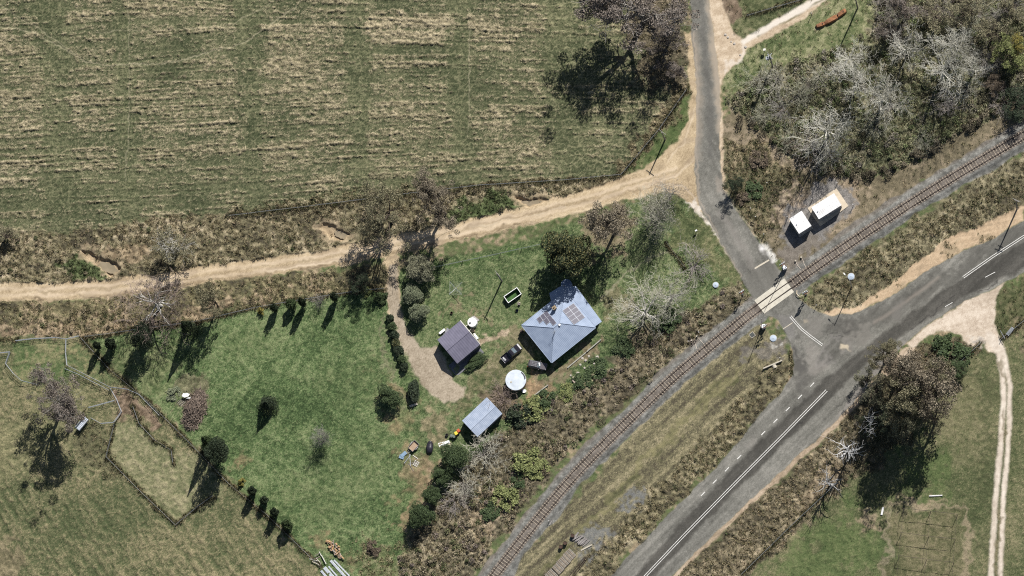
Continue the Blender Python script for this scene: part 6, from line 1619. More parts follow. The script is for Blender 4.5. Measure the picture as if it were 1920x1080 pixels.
def tufts(name, label, nper, field, seed, blades, hgt, wid, spread, palette, green, vary=.35, lean=.55, cat="grass"):
    x, y, i, j, rs = sample(nper, field, seed)
    n = len(x); z = Z[j, i]; hs = rs.uniform(hgt[0], hgt[1], n)
    gsel = rs.uniform(0, 1, n) < TG[j, i]
    b = blades; N = n * b
    az = rs.uniform(0, 2 * math.pi, N); rad = rs.uniform(0, 1, N) ** .5
    H = np.repeat(hs, b) * rs.uniform(.55, 1.15, N); sp = np.repeat(hs, b) * spread
    bx = np.repeat(x, b) + np.cos(az) * sp * rad * .35; by = np.repeat(y, b) + np.sin(az) * sp * rad * .35
    tx = bx + np.cos(az) * H * lean * rs.uniform(.3, 1.3, N); ty = by + np.sin(az) * H * lean * rs.uniform(.3, 1.3, N)
    bz = np.repeat(z, b) - .03; tz = bz + H
    w = rs.uniform(wid[0], wid[1], N); a2 = az + rs.uniform(-1, 1, N) + math.pi / 2
    V = np.empty((N, 3, 3), np.float32)
    V[:, 0] = np.stack([bx - np.cos(a2) * w, by - np.sin(a2) * w, bz], 1); V[:, 1] = np.stack([bx + np.cos(a2) * w, by + np.sin(a2) * w, bz], 1); V[:, 2] = np.stack([tx, ty, tz], 1)
    pal = np.array(palette, np.float32); gp = np.array(green, np.float32)
    c = pal[rs.randint(0, len(pal), n)]; c[gsel] = gp[rs.randint(0, len(gp), gsel.sum())]
    cb = np.repeat(c, b, 0) * rs.uniform(1 - vary, 1 + vary, (N, 1))
    Cc = np.repeat(cb[:, None, :], 3, 1).reshape(-1, 3)
    me = raw_mesh(name, V.reshape(-1, 3), np.arange(N * 3).reshape(-1, 3), np.clip(Cc, .008, .8), False, 3)
    o = link(name, me, blade_mat); tag(o, label, cat, kind="stuff"); return o
blade_mat = bpy.data.materials.new("grass blades"); blade_mat.use_nodes = True
_b = blade_mat.node_tree.nodes["Principled BSDF"]; _b.inputs["Roughness"].default_value = .85; _b.inputs["Specular IOR Level"].default_value = .15
_a = blade_mat.node_tree.nodes.new("ShaderNodeAttribute"); _a.attribute_name = "Col"; blade_mat.node_tree.links.new(_a.outputs["Color"], _b.inputs["Base Color"])

DRY = [(0.38, 0.32, 0.195), (0.31, 0.26, 0.155), (0.23, 0.195, 0.115), (0.16, 0.138, 0.08), (0.34, 0.27, 0.175), (0.27, 0.245, 0.13)]
GRN = [(0.06, 0.078, 0.034), (0.085, 0.108, 0.046), (0.11, 0.135, 0.06), (0.15, 0.155, 0.08)]
tufts("long_grass", "rank dry tussock grass along banks, verges and fences", 5.0, TD, 901, 13, (.25, .7), (.03, .06), 1.3, DRY, GRN)
tufts("fence_grass", "tall rank grass left standing along the fence lines", 16, FENCEM, 905, 7, (.35, .95), (.03, .06), .8, [(0.27, 0.225, 0.13), (0.16, 0.138, 0.08), (0.09, 0.08, 0.045), (0.06, 0.062, 0.03)], GRN)  # darker palette also carries the shadow along the fences
tufts("straw", "raked dry straw lying over the mown field", 14.0, mf * np.clip(tmask * 1.1, 0, 1) * (CLS == 0), 902, 4, (.08, .2), (.025, .05), 1.4, [(0.31, 0.265, 0.165), (0.235, 0.2, 0.122), (0.155, 0.135, 0.08), (0.385, 0.335, 0.22)], GRN, lean=1.3)
LAWNF = np.clip(mf * (1 - tmask) + mp * .9 + ml * .8 + my * .8, 0, 1) * (CLS == 0) * sst(-.6, 1.0, n_fine2 + n_mid * .5)
mse = poly(SEF, 5, 2); LAWNF = np.clip(LAWNF + mse * .7 * (CLS == 0) * sst(-.3, 1, n_fine2), 0, 1)
tufts("short_grass", "short grass tufts over the lawns and paddocks", 7.0, LAWNF, 903, 3, (.06, .16), (.03, .06), 1.3, [(0.075, 0.092, 0.042), (0.125, 0.135, 0.068), (0.045, 0.06, 0.026), (0.20, 0.19, 0.105)], GRN, lean=1.0)

def undergrowth(name, label, nper, field, seed, hgt, rad, nleaf, pals, size=.3):
    x, y, i, j, rs = sample(nper, field, seed); rng = np.random.default_rng(seed)
    n = len(x); r = rs.uniform(rad[0], rad[1], n); h = rs.uniform(hgt[0], hgt[1], n)
    L = np.repeat(np.arange(n), nleaf); N = len(L)
    p = ball_pts(rng, N, .5); p[:, 2] = np.abs(p[:, 2])
    c = np.stack([x[L] + p[:, 0] * r[L], y[L] + p[:, 1] * r[L], Z[j, i][L] + p[:, 2] * h[L] + .03], 1)
    V, F = leaves(rng, c, size, .35)
    pal = np.array(pals, np.float32); col = pal[rs.randint(0, len(pal), n)][L] * rs.uniform(.5, 1.5, (N, 1))
    me = raw_mesh(name, V, F, np.clip(np.repeat(col, 4, 0), .008, .8), False)
    o = link(name, me, blade_mat); tag(o, label, "undergrowth", kind="stuff")
mwood = poly(WOOD, 6, 2.5) * (CLS == 0) * (.35 + .65 * sst(-.5, .9, n_mid))
undergrowth("undergrowth", "brown and green tangled undergrowth across the north east thicket", .55, mwood, 951, (.4, 1.7), (.5, 1.5), 95,
            [(0.085, 0.08, 0.05), (0.15, 0.138, 0.09), (0.24, 0.21, 0.14), (0.07, 0.09, 0.038), (0.13, 0.155, 0.07), (0.19, 0.17, 0.138), (0.21, 0.205, 0.118), (0.16, 0.18, 0.088)])
mscr = poly(SCRUB, 6, 2) * (CLS == 0) * (.25 + .75 * sst(-.4, .9, n_mid))
undergrowth("scrub", "dry brown weeds and brambles on the slope above the railway", .5, mscr, 952, (.3, 1.2), (.4, 1.2), 80,
            [(0.07, 0.06, 0.042), (0.13, 0.112, 0.075), (0.20, 0.17, 0.115), (0.27, 0.23, 0.155), (0.075, 0.088, 0.04), (0.135, 0.14, 0.07), (0.165, 0.135, 0.115)])
mbk = np.clip(poly(BANK, 4, 1.6) + poly(VERGE, 4, 1.4) * .5 + poly(WOOD2, 6, 3) + poly(TRI, 5, 2) * .5, 0, 1) * (CLS == 0) * sst(-.1, 1.0, n_mid)
undergrowth("weeds", "low brown weeds scattered on the road banks", .16, mbk, 953, (.25, .8), (.35, .9), 60,
            [(0.07, 0.06, 0.04), (0.13, 0.112, 0.072), (0.19, 0.162, 0.106), (0.07, 0.082, 0.038)])

medge = np.maximum(line([(1385, 222, 4), (1440, 258, 4), (1500, 296, 5), (1560, 322, 6), (1620, 332, 6), (1660, 324, 6)], 3, 1.5), line([(1660, 322, 6), (1720, 296, 6), (1800, 248, 6), (1870, 205, 7), (1930, 175, 7)], 3, 1.5)) * (CLS == 0)
undergrowth("thicket_edge", "tall rank weeds along the thicket's railway side edge", .9, medge, 954, (1.2, 2.6), (.5, 1.1), 150,
            [(0.06, 0.052, 0.036), (0.11, 0.095, 0.065), (0.17, 0.145, 0.10), (0.075, 0.085, 0.04)])
# ------------------------------------------------------------------ fences and pens
_post_me = None
def fence(pts, label, kind="wire", h=1.15, gap=4.5, name="wire_fence"):
    P = [onground(*p) for p in pts]
    root = thing(name, P[0], 0, label, "fence")
    st = []; carry = 0.0
    for a, b in zip(P[:-1], P[1:]):
        L = (b - a).length; n = max(1, round(L / gap))
        for k in range(n): st.append(a.lerp(b, k / n))
    st.append(P[-1])
    for q in st: q.z = gz(q.x, q.y)
    key = ("post", kind)
    if key not in PROTO:
        m = MB()
        if kind == "wire": m.tube((0, 0, -.3), (0, 0, h + .08), .07, .06, 6)
        else: m.tube((0, 0, -.3), (0, 0, h + .05), .055, .055, 6)
        me = bpy.data.meshes.new("post"); me.from_pydata(m.V, [], m.F); me.materials.append(post_wood if kind == "wire" else pen_steel); PROTO[key] = me
    for q in st: link("post", PROTO[key], None, root, q - P[0])
    lv = (.3, .6, .9, 1.1) if kind == "wire" else (.45, .85, h)
    for z in lv:
        m = MB(); m.path([q - P[0] + Vector((0, 0, z)) for q in st], .012 if kind == "wire" else (.05 if z == h else .035), 4)
        m.build("wire" if kind == "wire" else "rail_bar", steel_grey if kind == "wire" else pen_steel, root)
    return root
pen_steel = nmat("pale pen pipe", (0.34, 0.36, 0.38), (0.25, 0.265, 0.28), .5, 3)
fence([(160, 632), (260, 618), (370, 603), (480, 577), (650, 549), (722, 541)], "wire fence along the top of the lawn paddock")
fence([(152, 634), (205, 692), (280, 755), (365, 840), (430, 908), (500, 965), (600, 1062)], "wire fence running diagonally between lawn and left paddock")
fence([(215, 795), (200, 857), (262, 920), (330, 985), (372, 950), (400, 930)], "wire fence round the lower pale pen")
fence([(250, 763), (262, 795), (290, 825), (322, 845), (325, 868)], "short wavy inner fence inside the pale pen")
fence([(1288, 168), (1235, 245), (1165, 328)], "wire fence curving from the big gum to the dirt road junction")
fence([(1165, 328), (1060, 338), (900, 348), (760, 364), (640, 380), (430, 405)], "wire fence between mown field and road bank")
fence([(1400, 30), (1452, 15), (1505, 0)], "wire fence above the white track at the top")
fence([(1840, 642), (1790, 690), (1750, 720)], "wire fence from the dirt apron to the lower right gums")
fence([(1925, 598), (1878, 636)], "short wire fence meeting the white track on the right edge")
fence([(1560, 915), (1480, 990), (1390, 1078)], "wire fence along the dark tussock belt, bottom right")
fence([(803, 504), (900, 484), (1018, 458)], "wire fence across the top of the house lawn")
fence([(1250, 455), (1284, 502)], "short fence stub on the corner lawn")
for pts, lab in (([(31, 640), (65, 636), (105, 634), (125, 637), (149, 631)], "pale pipe rail along the top of the sheep pens"), ([(125, 637), (124, 662), (127, 686), (160, 703), (190, 718), (207, 727), (240, 731), (262, 741), (300, 780)], "longest pale pipe rail dividing the sheep pens"),
                 ([(124, 693), (150, 704), (175, 717), (206, 733)], "pale pipe rail forming the lower side of the narrow race"), ([(12, 683), (27, 702), (42, 715), (70, 722)], "pale pipe rail on the left pen's lower left side"),
                 ([(208, 729), (220, 750), (229, 773), (215, 792)], "pale pipe rail down the right side of the small crush pen"), ([(167, 765), (195, 758), (216, 752)], "pale pipe rail along the top of the crush pen"), ([(214, 793), (190, 795), (172, 785)], "pale pipe rail along the bottom of the crush pen"),
                 ([(0, 663), (20, 661), (12, 683)], "pale pipe rail at the left edge of the photo")):
    fence(pts, lab, "pipe", 1.3, 2.4, "pen_rail")
# stock loading ramp
v = onground(156, 796); ramp = thing("loading_ramp", v, heading((147, 806), (163, 786)), "pale slatted stock ramp on legs beside the crush pen", "ramp")
MB().slab([(-1.6, -.55, 1.25), (1.6, -.55, .95), (1.6, .55, .95), (-1.6, .55, 1.25)], .08).build("floor", nmat("ramp sheet", (0.42, 0.46, 0.52), (0.34, 0.375, 0.43), .5), ramp)
for y in (-.62, .62):
    m = MB().box((0, y, 1.55), (3.3, .06, .75), ry=R(5))
    m.build("side_panel", pen_steel, ramp)
m = MB()
for k in range(9): m.box((-1.4 + k * .35, 0, 1.27 - k * .033), (.06, .9, .05))
m.build("cleats", pen_steel, ramp)
for x in (-1.5, 1.4):
    for y in (-.5, .5): MB().tube((x, y, -.1), (x, y, 1.1), .05, .05, 6).build("leg", pen_steel, ramp)

# ------------------------------------------------------------------ wire trellis, bottom right
tr = thing("trellis_frame", onground(1741, 1007), 0, "thin dark post and rail trellis grid on the lower right field", "trellis")
rows_ = [[(1695, 956), (1745, 961), (1795, 967)], [(1690, 1001), (1741, 1008), (1791, 1013)], [(1686, 1044), (1737, 1051), (1788, 1057)], [(1682, 1090), (1733, 1097), (1784, 1103)]]
TW = [[onground(*p) - tr.location for p in r] for r in rows_]
dk = nmat("dark trellis timber", (0.085, 0.07, 0.055), (0.055, 0.045, 0.036), .9)
for r in TW:
    for q in r: MB().tube(q - Vector((0, 0, .3)), q + Vector((0, 0, 2.75)), .06, .05, 6).build("post", dk, tr)
    up = Vector((0, 0, 2.72)); MB().path([q + up for q in r], .045, 5).build("rail", dk, tr)
for c in range(3): MB().path([r[c] + Vector((0, 0, 2.66)) for r in TW], .028, 5).build("wire", dk, tr)

# ------------------------------------------------------------------ yard things
def beam(name, a, b, w, h, label, mat, cat, z=0.0, group=None):
    A_ = onground(*a); B_ = onground(*b); d = B_ - A_; L = math.hypot(d.x, d.y)
    c = (A_ + B_) / 2; c.z = min(A_.z, B_.z) + z
    root = MB().box((0, 0, h / 2), (L, w, h)).build(name, mat, None, c, bevel=min(w, h) * .12); root.rotation_euler.z = math.atan2(d.y, d.x)
    return tag(root, label, cat, group)
# skip bin
q = [g(x, y, 1.1) for x, y in ((969, 539.5), (978, 551), (953, 567.5), (945, 556))]
c = sum(q, Vector()) / 4; c.z = gz(c.x, c.y); d = q[0] - q[3]
sk = thing("skip_bin", c, math.atan2(d.y, d.x), "open topped steel skip bin with green inside on the lawn", "skip bin")
Q = [local(sk, v) for v in q]; hx = ((Q[0] - Q[3]).length + (Q[1] - Q[2]).length) / 4; hy = ((Q[0] - Q[1]).length + (Q[3] - Q[2]).length) / 4
bin_m = nmat("dark green bin steel", (0.035, 0.05, 0.045), (0.05, 0.07, 0.06), .6); grn = nmat("grass green bin floor", (0.06, 0.13, 0.035), (0.03, 0.07, 0.022), .9, 2)
m = MB(); m.box((0, hy, .55), (2 * hx, .06, 1.1)).box((0, -hy, .55), (2 * hx, .06, 1.1)).box((hx, 0, .55), (.06, 2 * hy - .06, 1.1)).box((-hx, 0, .55), (.06, 2 * hy - .06, 1.1)); m.build("side_wall", bin_m, sk)
MB().box((0, 0, .12), (2 * hx - .06, 2 * hy - .06, .1)).build("floor", grn, sk)
m = MB(); m.box((0, hy, 1.14), (2 * hx + .14, .14, .08)).box((0, -hy, 1.14), (2 * hx + .14, .14, .08)).box((hx, 0, 1.14), (.14, 2 * hy - .14, .08)).box((-hx, 0, 1.14), (.14, 2 * hy - .14, .08)); m.build("rim", white_paint, sk)
for s in (-1, 1): MB().tube((hx * s, 0, .7), ((hx + .25) * s, 0, .7), .06, .06, 8).build("lug", steel_grey, sk)
# rotary clothes line
v = onground(856.5, 543); cl = thing("clothes_line", v, R(4), "pale four armed rotary clothes line on the lawn", "clothes line")
MB().tube((0, 0, -.1), (0, 0, 2.0), .045, .035, 8).build("mast", steel_grey, cl)
for k in range(4):
    a = R(45 + 90 * k - 6); MB().tube((0, 0, 1.75), (2.05 * math.cos(a), 2.05 * math.sin(a), 2.1), .045, .035, 6).build("arm", steel_grey, cl)
for rr in (.8, 1.2, 1.6, 2.0):
    MB().path([(rr * math.cos(R(39 + 90 * k)), rr * math.sin(R(39 + 90 * k)), 1.75 + .17 * rr) for k in range(5)], .006, 3).build("line", white_paint, cl)
# pale garden ornament and fire spot
v = onground(974, 571); gs = thing("standard_rose", v, 0, "small pale topped standard plant in a dark pot near the skip bin", "plant")
MB().tube((0, 0, 0), (0, 0, 1.4), .03, .025, 6).build("stem", post_wood, gs)
rng = np.random.default_rng(5); V, F = leaves(rng, ball_pts(rng, 160, .3) * np.array((.42, .42, .35)) + np.array((0, 0, 1.55)), .2)
link("crown", raw_mesh("rose_head", V, F, None, False), leaf_mat("pale pink bloom", [(0.35, 0.30, 0.27), (0.5, 0.42, 0.38), (0.3, 0.33, 0.22)]), gs)
MB().tube((0, 0, -.02), (0, 0, .38), .2, .27, 12).build("pot", black, gs)
v = onground(970, 582.5); o = MB().loft([[(k * math.cos(2 * math.pi * j / 14), k * math.sin(2 * math.pi * j / 14), z) for j in range(14)] for k, z in ((.2, 0), (.28, .4), (.25, .42), (.18, .1))]).build("shadow_blob", nmat("dark blue shadow tone", (0.02, 0.035, 0.06), None, .4), None, v)  # dark blob added where the round head's shadow ends
tag(o, "dark blue bucket below the pale standard plant", "shadow_blob")
v = onground(847, 587); fp = thing("fire_pit", v, 0, "small rusty fire drum on bare ground above the garage", "fire pit")
MB().loft([[(k * math.cos(2 * math.pi * j / 16), k * math.sin(2 * math.pi * j / 16), z) for j in range(16)] for k, z in ((.26, 0), (.3, .5), (.26, .5), (.22, .08))]).build("drum", rust, fp)
MB().tube((-.25, 0, .45), (-.75, 0, .5), .025, .025, 6).build("handle", rust, fp)
# clutter along the garage
def box_item(name, px, py, sz, rz, label, mat, cat, lid=None):
    v = onground(px, py); r_ = thing(name, v, rz, label, cat); sx, sy, h = sz
    m = MB(); m.loft([[(-sx * .45, -sy * .45, 0), (sx * .45, -sy * .45, 0), (sx * .45, sy * .45, 0), (-sx * .45, sy * .45, 0)], [(-sx / 2, -sy / 2, h), (sx / 2, -sy / 2, h), (sx / 2, sy / 2, h), (-sx / 2, sy / 2, h)]]); m.build("body", mat, r_, bevel=.02)
    MB().box((0, 0, h + .03), (sx * 1.06, sy * 1.06, .06)).build("lid", lid or mat, r_, bevel=.015); return r_
tan_m = nmat("tan box board", (0.40, 0.32, 0.2), (0.3, 0.24, 0.15), .8)
box_item("storage_box", 829.5, 622, (1.5, .5, .5), R(38), "long white tub leaning at the garage's upper left wall", white_paint, "tub")
beam("ground_mat", (833, 628), (842, 617), 1.3, .05, "grey mat against the garage's upper left wall", nmat("grey mat", (0.24, 0.24, 0.26), None, .9), "mat")
box_item("storage_box", 887, 620, (.8, .7, .6), R(20), "tan box below the white garage tank", tan_m, "box")
box_item("storage_box", 893.5, 632, (1.1, .45, .4), R(-52), "white trough along the garage's right wall", white_paint, "trough")
box_item("storage_box", 890, 627, (.45, .45, .4), R(10), "small white crate between the tan box and the white trough", trim_white, "crate")
box_item("gas_bottle_box", 979, 622, (.8, .6, .9), R(38), "dark brown box at the house's left corner", nmat("dark brown box", (0.07, 0.05, 0.04), None, .8), "box")
v = onground(983, 733.5); o = MB().loft([[(k * math.cos(2 * math.pi * j / 20), k * math.sin(2 * math.pi * j / 20) * .8, z) for j in range(20)] for k, z in ((.3, 0), (.52, .35), (.48, .36), (.42, .33), (.1, .3))]).build("basin", white_paint, None, v); tag(o, "white upturned basin at the foot of the concrete tank", "basin")
# wheelie bins
def wheelie(px, py, col, rz, label):
    v = g(px, py, 1.05); v.z = gz(v.x, v.y); r_ = thing("wheelie_bin", v, rz, label, "wheelie bin")
    MB().loft([[(-.22, -.24, .05), (.22, -.24, .05), (.22, .24, .05), (-.22, .24, .05)], [(-.3, -.33, 1.0), (.3, -.33, 1.0), (.3, .33, 1.0), (-.3, .33, 1.0)]]).build("body", nmat("dark green bin", (0.012, 0.03, 0.02), None, .5), r_, bevel=.03)
    MB().loft([[(-.37, -.4, 1.0), (.37, -.4, 1.0), (.37, .4, 1.0), (-.37, .4, 1.0)], [(-.3, -.34, 1.1), (.33, -.34, 1.1), (.33, .34, 1.1), (-.3, .34, 1.1)]]).build("lid", col, r_, bevel=.03)
    for s in (-1, 1): MB().tube((.22, s * .2, .12), (.22, s * .28, .12), .12, .12, 12).build("wheel", black, r_)
    MB().tube((.36, -.2, 1.0), (.36, .2, 1.0), .02, .02, 6).build("handle", black, r_)
wheelie(859.5, 807.5, nmat("red bin lid", (0.48, 0.10, 0.04), (0.4, 0.08, 0.03), .5), R(35), "wheelie bin with an orange red lid by the low shed")
wheelie(855.0, 812.5, nmat("yellow bin lid", (0.70, 0.55, 0.06), (0.6, 0.47, 0.05), .5), R(35), "wheelie bin with a yellow lid by the low shed")
for px, py, r, lab in ((847, 818, .38, "grey green tub beside the yellow lidded bin, left"), (852, 819.5, .34, "grey green tub beside the yellow lidded bin, right")):
    v = onground(px, py); o = MB().loft([[(r * k * math.cos(2 * math.pi * j / 16), r * k * math.sin(2 * math.pi * j / 16), z) for j in range(16)] for k, z in ((.8, 0), (1, .8), (.9, .82), (.15, .86))]).build("tub", nmat("grey green plastic", (0.13, 0.15, 0.13), (0.09, 0.105, 0.09), .6), None, v); tag(o, lab, "tub")
v = onground(838, 816); o = thing("tyre_stack", v, 0, "small stack of dark tyres left of the tubs", "tyres")
for k in range(3):
    MB().loft([[(rr * math.cos(2 * math.pi * j / 18), rr * math.sin(2 * math.pi * j / 18), z + k * .2) for j in range(18)] for rr, z in ((.18, .05), (.33, 0), (.36, .1), (.33, .2), (.18, .16))], False).build("tyre", tyre_m, o)
beam("board", (822.5, 834.5), (843, 828.5), .85, .12, "white painted board lying beside the evergreen row", white_paint, "board")
beam("board", (830, 849), (847, 831), .95, .1, "cream board lying beside the evergreen row", nmat("cream board", (0.60, 0.53, 0.36), (0.5, 0.44, 0.3), .7), "board")
# box trailer
q = [g(x, y, .9) for x, y in ((777.5, 824.5), (786, 833), (773, 847), (765, 838.5))]; c = sum(q, Vector()) / 4; c.z = gz(c.x, c.y); d = q[0] - q[3]
tl = thing("box_trailer", c, math.atan2(d.y, d.x), "small grey box trailer with a tan wooden floor", "trailer")
grey_t = nmat("grey trailer steel", (0.30, 0.29, 0.28), (0.2, 0.19, 0.185), .6)
m = MB(); m.box((0, .72, .68), (2.2, .05, .45)).box((0, -.72, .68), (2.2, .05, .45)).box((1.1, 0, .68), (.05, 1.39, .45)).box((-1.1, 0, .68), (.05, 1.39, .45)); m.build("side_panel", grey_t, tl)
MB().box((0, 0, .48), (2.14, 1.38, .06)).build("floor", nmat("weathered tan ply", (0.36, 0.26, 0.18), (0.27, 0.19, 0.13), .9, 3), tl)
MB().path([(-1.1, .45, .45), (-2.2, 0, .45)], .05).path([(-1.1, -.45, .45), (-2.2, 0, .45)], .05).tube((-2.15, 0, .5), (-2.5, 0, .5), .05).build("drawbar", grey_t, tl)
for s in (-1, 1):
    t = MB().tube((.1, s * .78, .32), (.1, s * .95, .32), .32, .32, 18).build("wheel", tyre_m, tl); MB().tube((.1, s * .94, .32), (.1, s * .965, .32), .18, .16, 10).build("rim", steel_grey, t)
    MB().box((.1, s * .87, .7), (.85, .22, .04)).build("mudguard", grey_t, tl)
# tarp-covered mower
v = onground(806, 839); cv = thing("covered_mower", v, R(86), "lumpy black tarpaulin covered mower on bare ground", "covered mower")
rng = np.random.default_rng(9); rings = []
for x, w, h in ((-1.5, .25, .25), (-1.4, .55, .55), (-1.0, .72, .85), (-.4, .8, 1.05), (.0, .82, 1.0), (.5, .78, .8), (1.0, .62, .75), (1.3, .45, .85), (1.5, .2, .4)):
    rings.append([(x + rng.normal(0, .04), w * math.cos(a) * rng.uniform(.9, 1.08), max(-.02, h * max(0, math.sin(a)) ** .6 * rng.uniform(.9, 1.08))) for a in [math.pi * j / 9 for j in range(10)]])
MB().loft(rings).build("tarpaulin", nmat("black tarpaulin", (0.016, 0.015, 0.022), (0.03, 0.027, 0.035), .4, 5, bump=.5), cv, smooth=True)
m = MB().tube((1.35, 0, .8), (1.65, 0, 1.0), .03).tube((1.65, -.3, 1.0), (1.65, .3, 1.0), .03); m.build("handlebar", black, cv)
# scrap around the trailer
blue_s = nmat("pale blue scrap plastic", (0.22, 0.32, 0.42), (0.14, 0.2, 0.27), .5, 4)
for k, (x, y, a_, L, lab, mt_) in enumerate(((757, 852, 40, 1.5, "pale blue scrap panel at the trailer's drawbar", blue_s), (753, 857, -20, 1.1, "second blue scrap panel, lower left of the trailer", blue_s), (764, 861, 52, 2.4, "long grey pole lying in scrap below the trailer", steel_grey), (769, 863, 95, 2.6, "grey pole upright in the photo below the trailer", pen_steel), (773, 868, 22, 2.2, "pale pole lying by the broken pallet", post_wood),
                                             (785, 861, 2, 1.5, "tan board above the broken pallet", tan_m), (779, 857, -35, 1.4, "thin pale batten by the trailer wheel", trim_white), (771, 876, -60, 2.2, "brown batten below the broken pallet", post_wood))):
    v = onground(x, y); o = MB().box((0, 0, .08), (L, .14 if mt_ is not blue_s else .8, .1 if mt_ is not blue_s else .35)).build("scrap_piece", mt_, None, v, bevel=.01); o.rotation_euler.z = R(a_); tag(o, lab, "scrap")
v = onground(780, 869); pl = thing("pallet", v, R(-30), "broken pale pallet below the trailer", "pallet")
for k in range(5): MB().box((0, -.5 + k * .25, .12), (1.2, .14, .025)).build("deck_board", concrete if k % 2 else trim_white, pl)
for k in (-1, 0, 1): MB().box((k * .5, 0, .06), (.09, 1.1, .09)).build("bearer", post_wood, pl)
beam("garden_edge", (768, 762), (783, 757), .5, .3, "pale stone heap at the foot of the longer hedge", concrete, "stone")
# garden bed edging, rocks and ring
for a, b, lab in (((1127, 637), (1100, 660), "upper pale timber edging of the garden bed"), ((1099, 661), (1064, 690), "middle pale timber edging of the garden bed"), ((1028, 722), (1000, 743), "lower dark timber edging by the dirt patch")):
    beam("garden_edging", a, b, .25, .45, lab, nmat("weathered edging", (0.34, 0.33, 0.28), (0.24, 0.235, 0.2), .9, 3), "garden edging")
v = onground(1079, 711.5); o = MB().loft([[(rr * math.cos(2 * math.pi * j / 22), rr * math.sin(2 * math.pi * j / 22), z) for j in range(22)] for rr, z in ((.45, .02), (.78, .02), (.8, .3), (.5, .3), (.45, .02))], False).build("stone_ring", nmat("pale stone ring", (0.42, 0.35, 0.28), (0.32, 0.265, 0.21), .9), None, v); tag(o, "pale round stone planter ring in the garden bed", "planter ring")
stone_m = nmat("pale garden stone", (0.42, 0.38, 0.33), (0.3, 0.27, 0.235), .9, 4)
rr_ = random.Random(4)
def rock(px, py, s, label, group, mat=stone_m):
    n = 8; rings = []
    for q, z in ((.75, -.1), (1, .15), (.85, .45), (.4, .62)): rings.append([(s * q * math.cos(2 * math.pi * j / n) * rr_.uniform(.8, 1.15), s * q * math.sin(2 * math.pi * j / n) * rr_.uniform(.8, 1.15), s * z) for j in range(n)])
    o = MB().loft(rings).build("garden_rock", mat, None, onground(px, py), smooth=False); tag(o, label, "rock", group)
for x, y in ((1104, 668), (1110, 673), (1098, 676), (1114, 682), (1106, 688), (1120, 670), (1088, 684), (1096, 690), (1070, 704), (1084, 700), (1110, 696), (1092, 672)): rock(x, y, rr_.uniform(.25, .5), "pale garden rock in the bed below the house", "garden rocks")
for x, y in ((1398, 88), (1388, 103), (1360, 65), (1365, 70), (1371, 78), (1377, 82)): rock(x, y, rr_.uniform(.2, .4), "loose stone at the white track's mouth", "track mouth stones")

# ------------------------------------------------------------------ heaps
def log(px, py, L, r, az, tilt, mat, label, cat, group, name="firewood_log", z=0.0):
    v = onground(px, py, z); n = 7
    d = Vector((math.cos(az) * math.cos(tilt), math.sin(az) * math.cos(tilt), math.sin(tilt)))
    o = MB().tube(d * (-L / 2) + Vector((0, 0, r)), d * (L / 2) + Vector((0, 0, r)), r, r * .9, n).build(name, mat, None, v); return tag(o, label, cat, group)
w_mats = [nmat("split firewood", (0.42, 0.29, 0.18), (0.3, 0.2, 0.125), .9, 3), nmat("grey firewood", (0.34, 0.28, 0.23), (0.22, 0.18, 0.15), .9, 3), nmat("orange firewood", (0.50, 0.31, 0.16), (0.37, 0.22, 0.115), .9, 3)]
for k in range(64):
    t = rr_.random(); x = 617 + t * 22 + rr_.uniform(-7, 7); y = 1018 + t * 24 + rr_.uniform(-8, 8)
    o = log(x, y, rr_.uniform(.4, .62), rr_.uniform(.12, .2), rr_.uniform(0, 6.28), rr_.uniform(-.5, .8), w_mats[k % 3], "cut firewood log in the heap on the bottom lawn", "firewood log", "firewood heap", z=rr_.uniform(0, .35))
for k, (x, y, a_, L) in enumerate(((588, 1050, -15, 1.9), (594, 1046, 20, 1.6), (598, 1052, -50, 1.7), (604, 1044, -60, 2.6), (601, 1058, 80, 1.5), (592, 1056, -25, 1.8), (608, 1050, -62, 2.2), (596, 1040, 30, 1.4))):
    v = onground(x, y, .06 * k); o = MB().box((0, 0, .06), (L, .16, .1)).build("timber_offcut", (trim_white, post_wood, concrete)[k % 3], None, v); o.rotation_euler.z = R(a_); tag(o, "pale timber offcut tangled at the bottom of the diagonal fence", "timber", "timber offcuts by the fence")
iron = nmat("bright roofing iron", (0.52, 0.55, 0.58), (0.38, 0.40, 0.43), .4, 2, .3)
for k, (a, b, w) in enumerate((((620, 1051), (652, 1087), .55), ((626, 1050), (655, 1080), .3), ((608, 1064), (640, 1100), .75), ((616, 1062), (640, 1090), .3), ((602, 1070), (622, 1094), .5))):
    beam("roofing_sheet", a, b, w, .12, ("bright roofing sheet, widest and lowest of the strewn sheets" if k == 2 else "long bright roofing sheet lying at the bottom edge by the firewood"), iron, "roofing sheet", .05, None if k == 2 else "strewn roofing sheets")
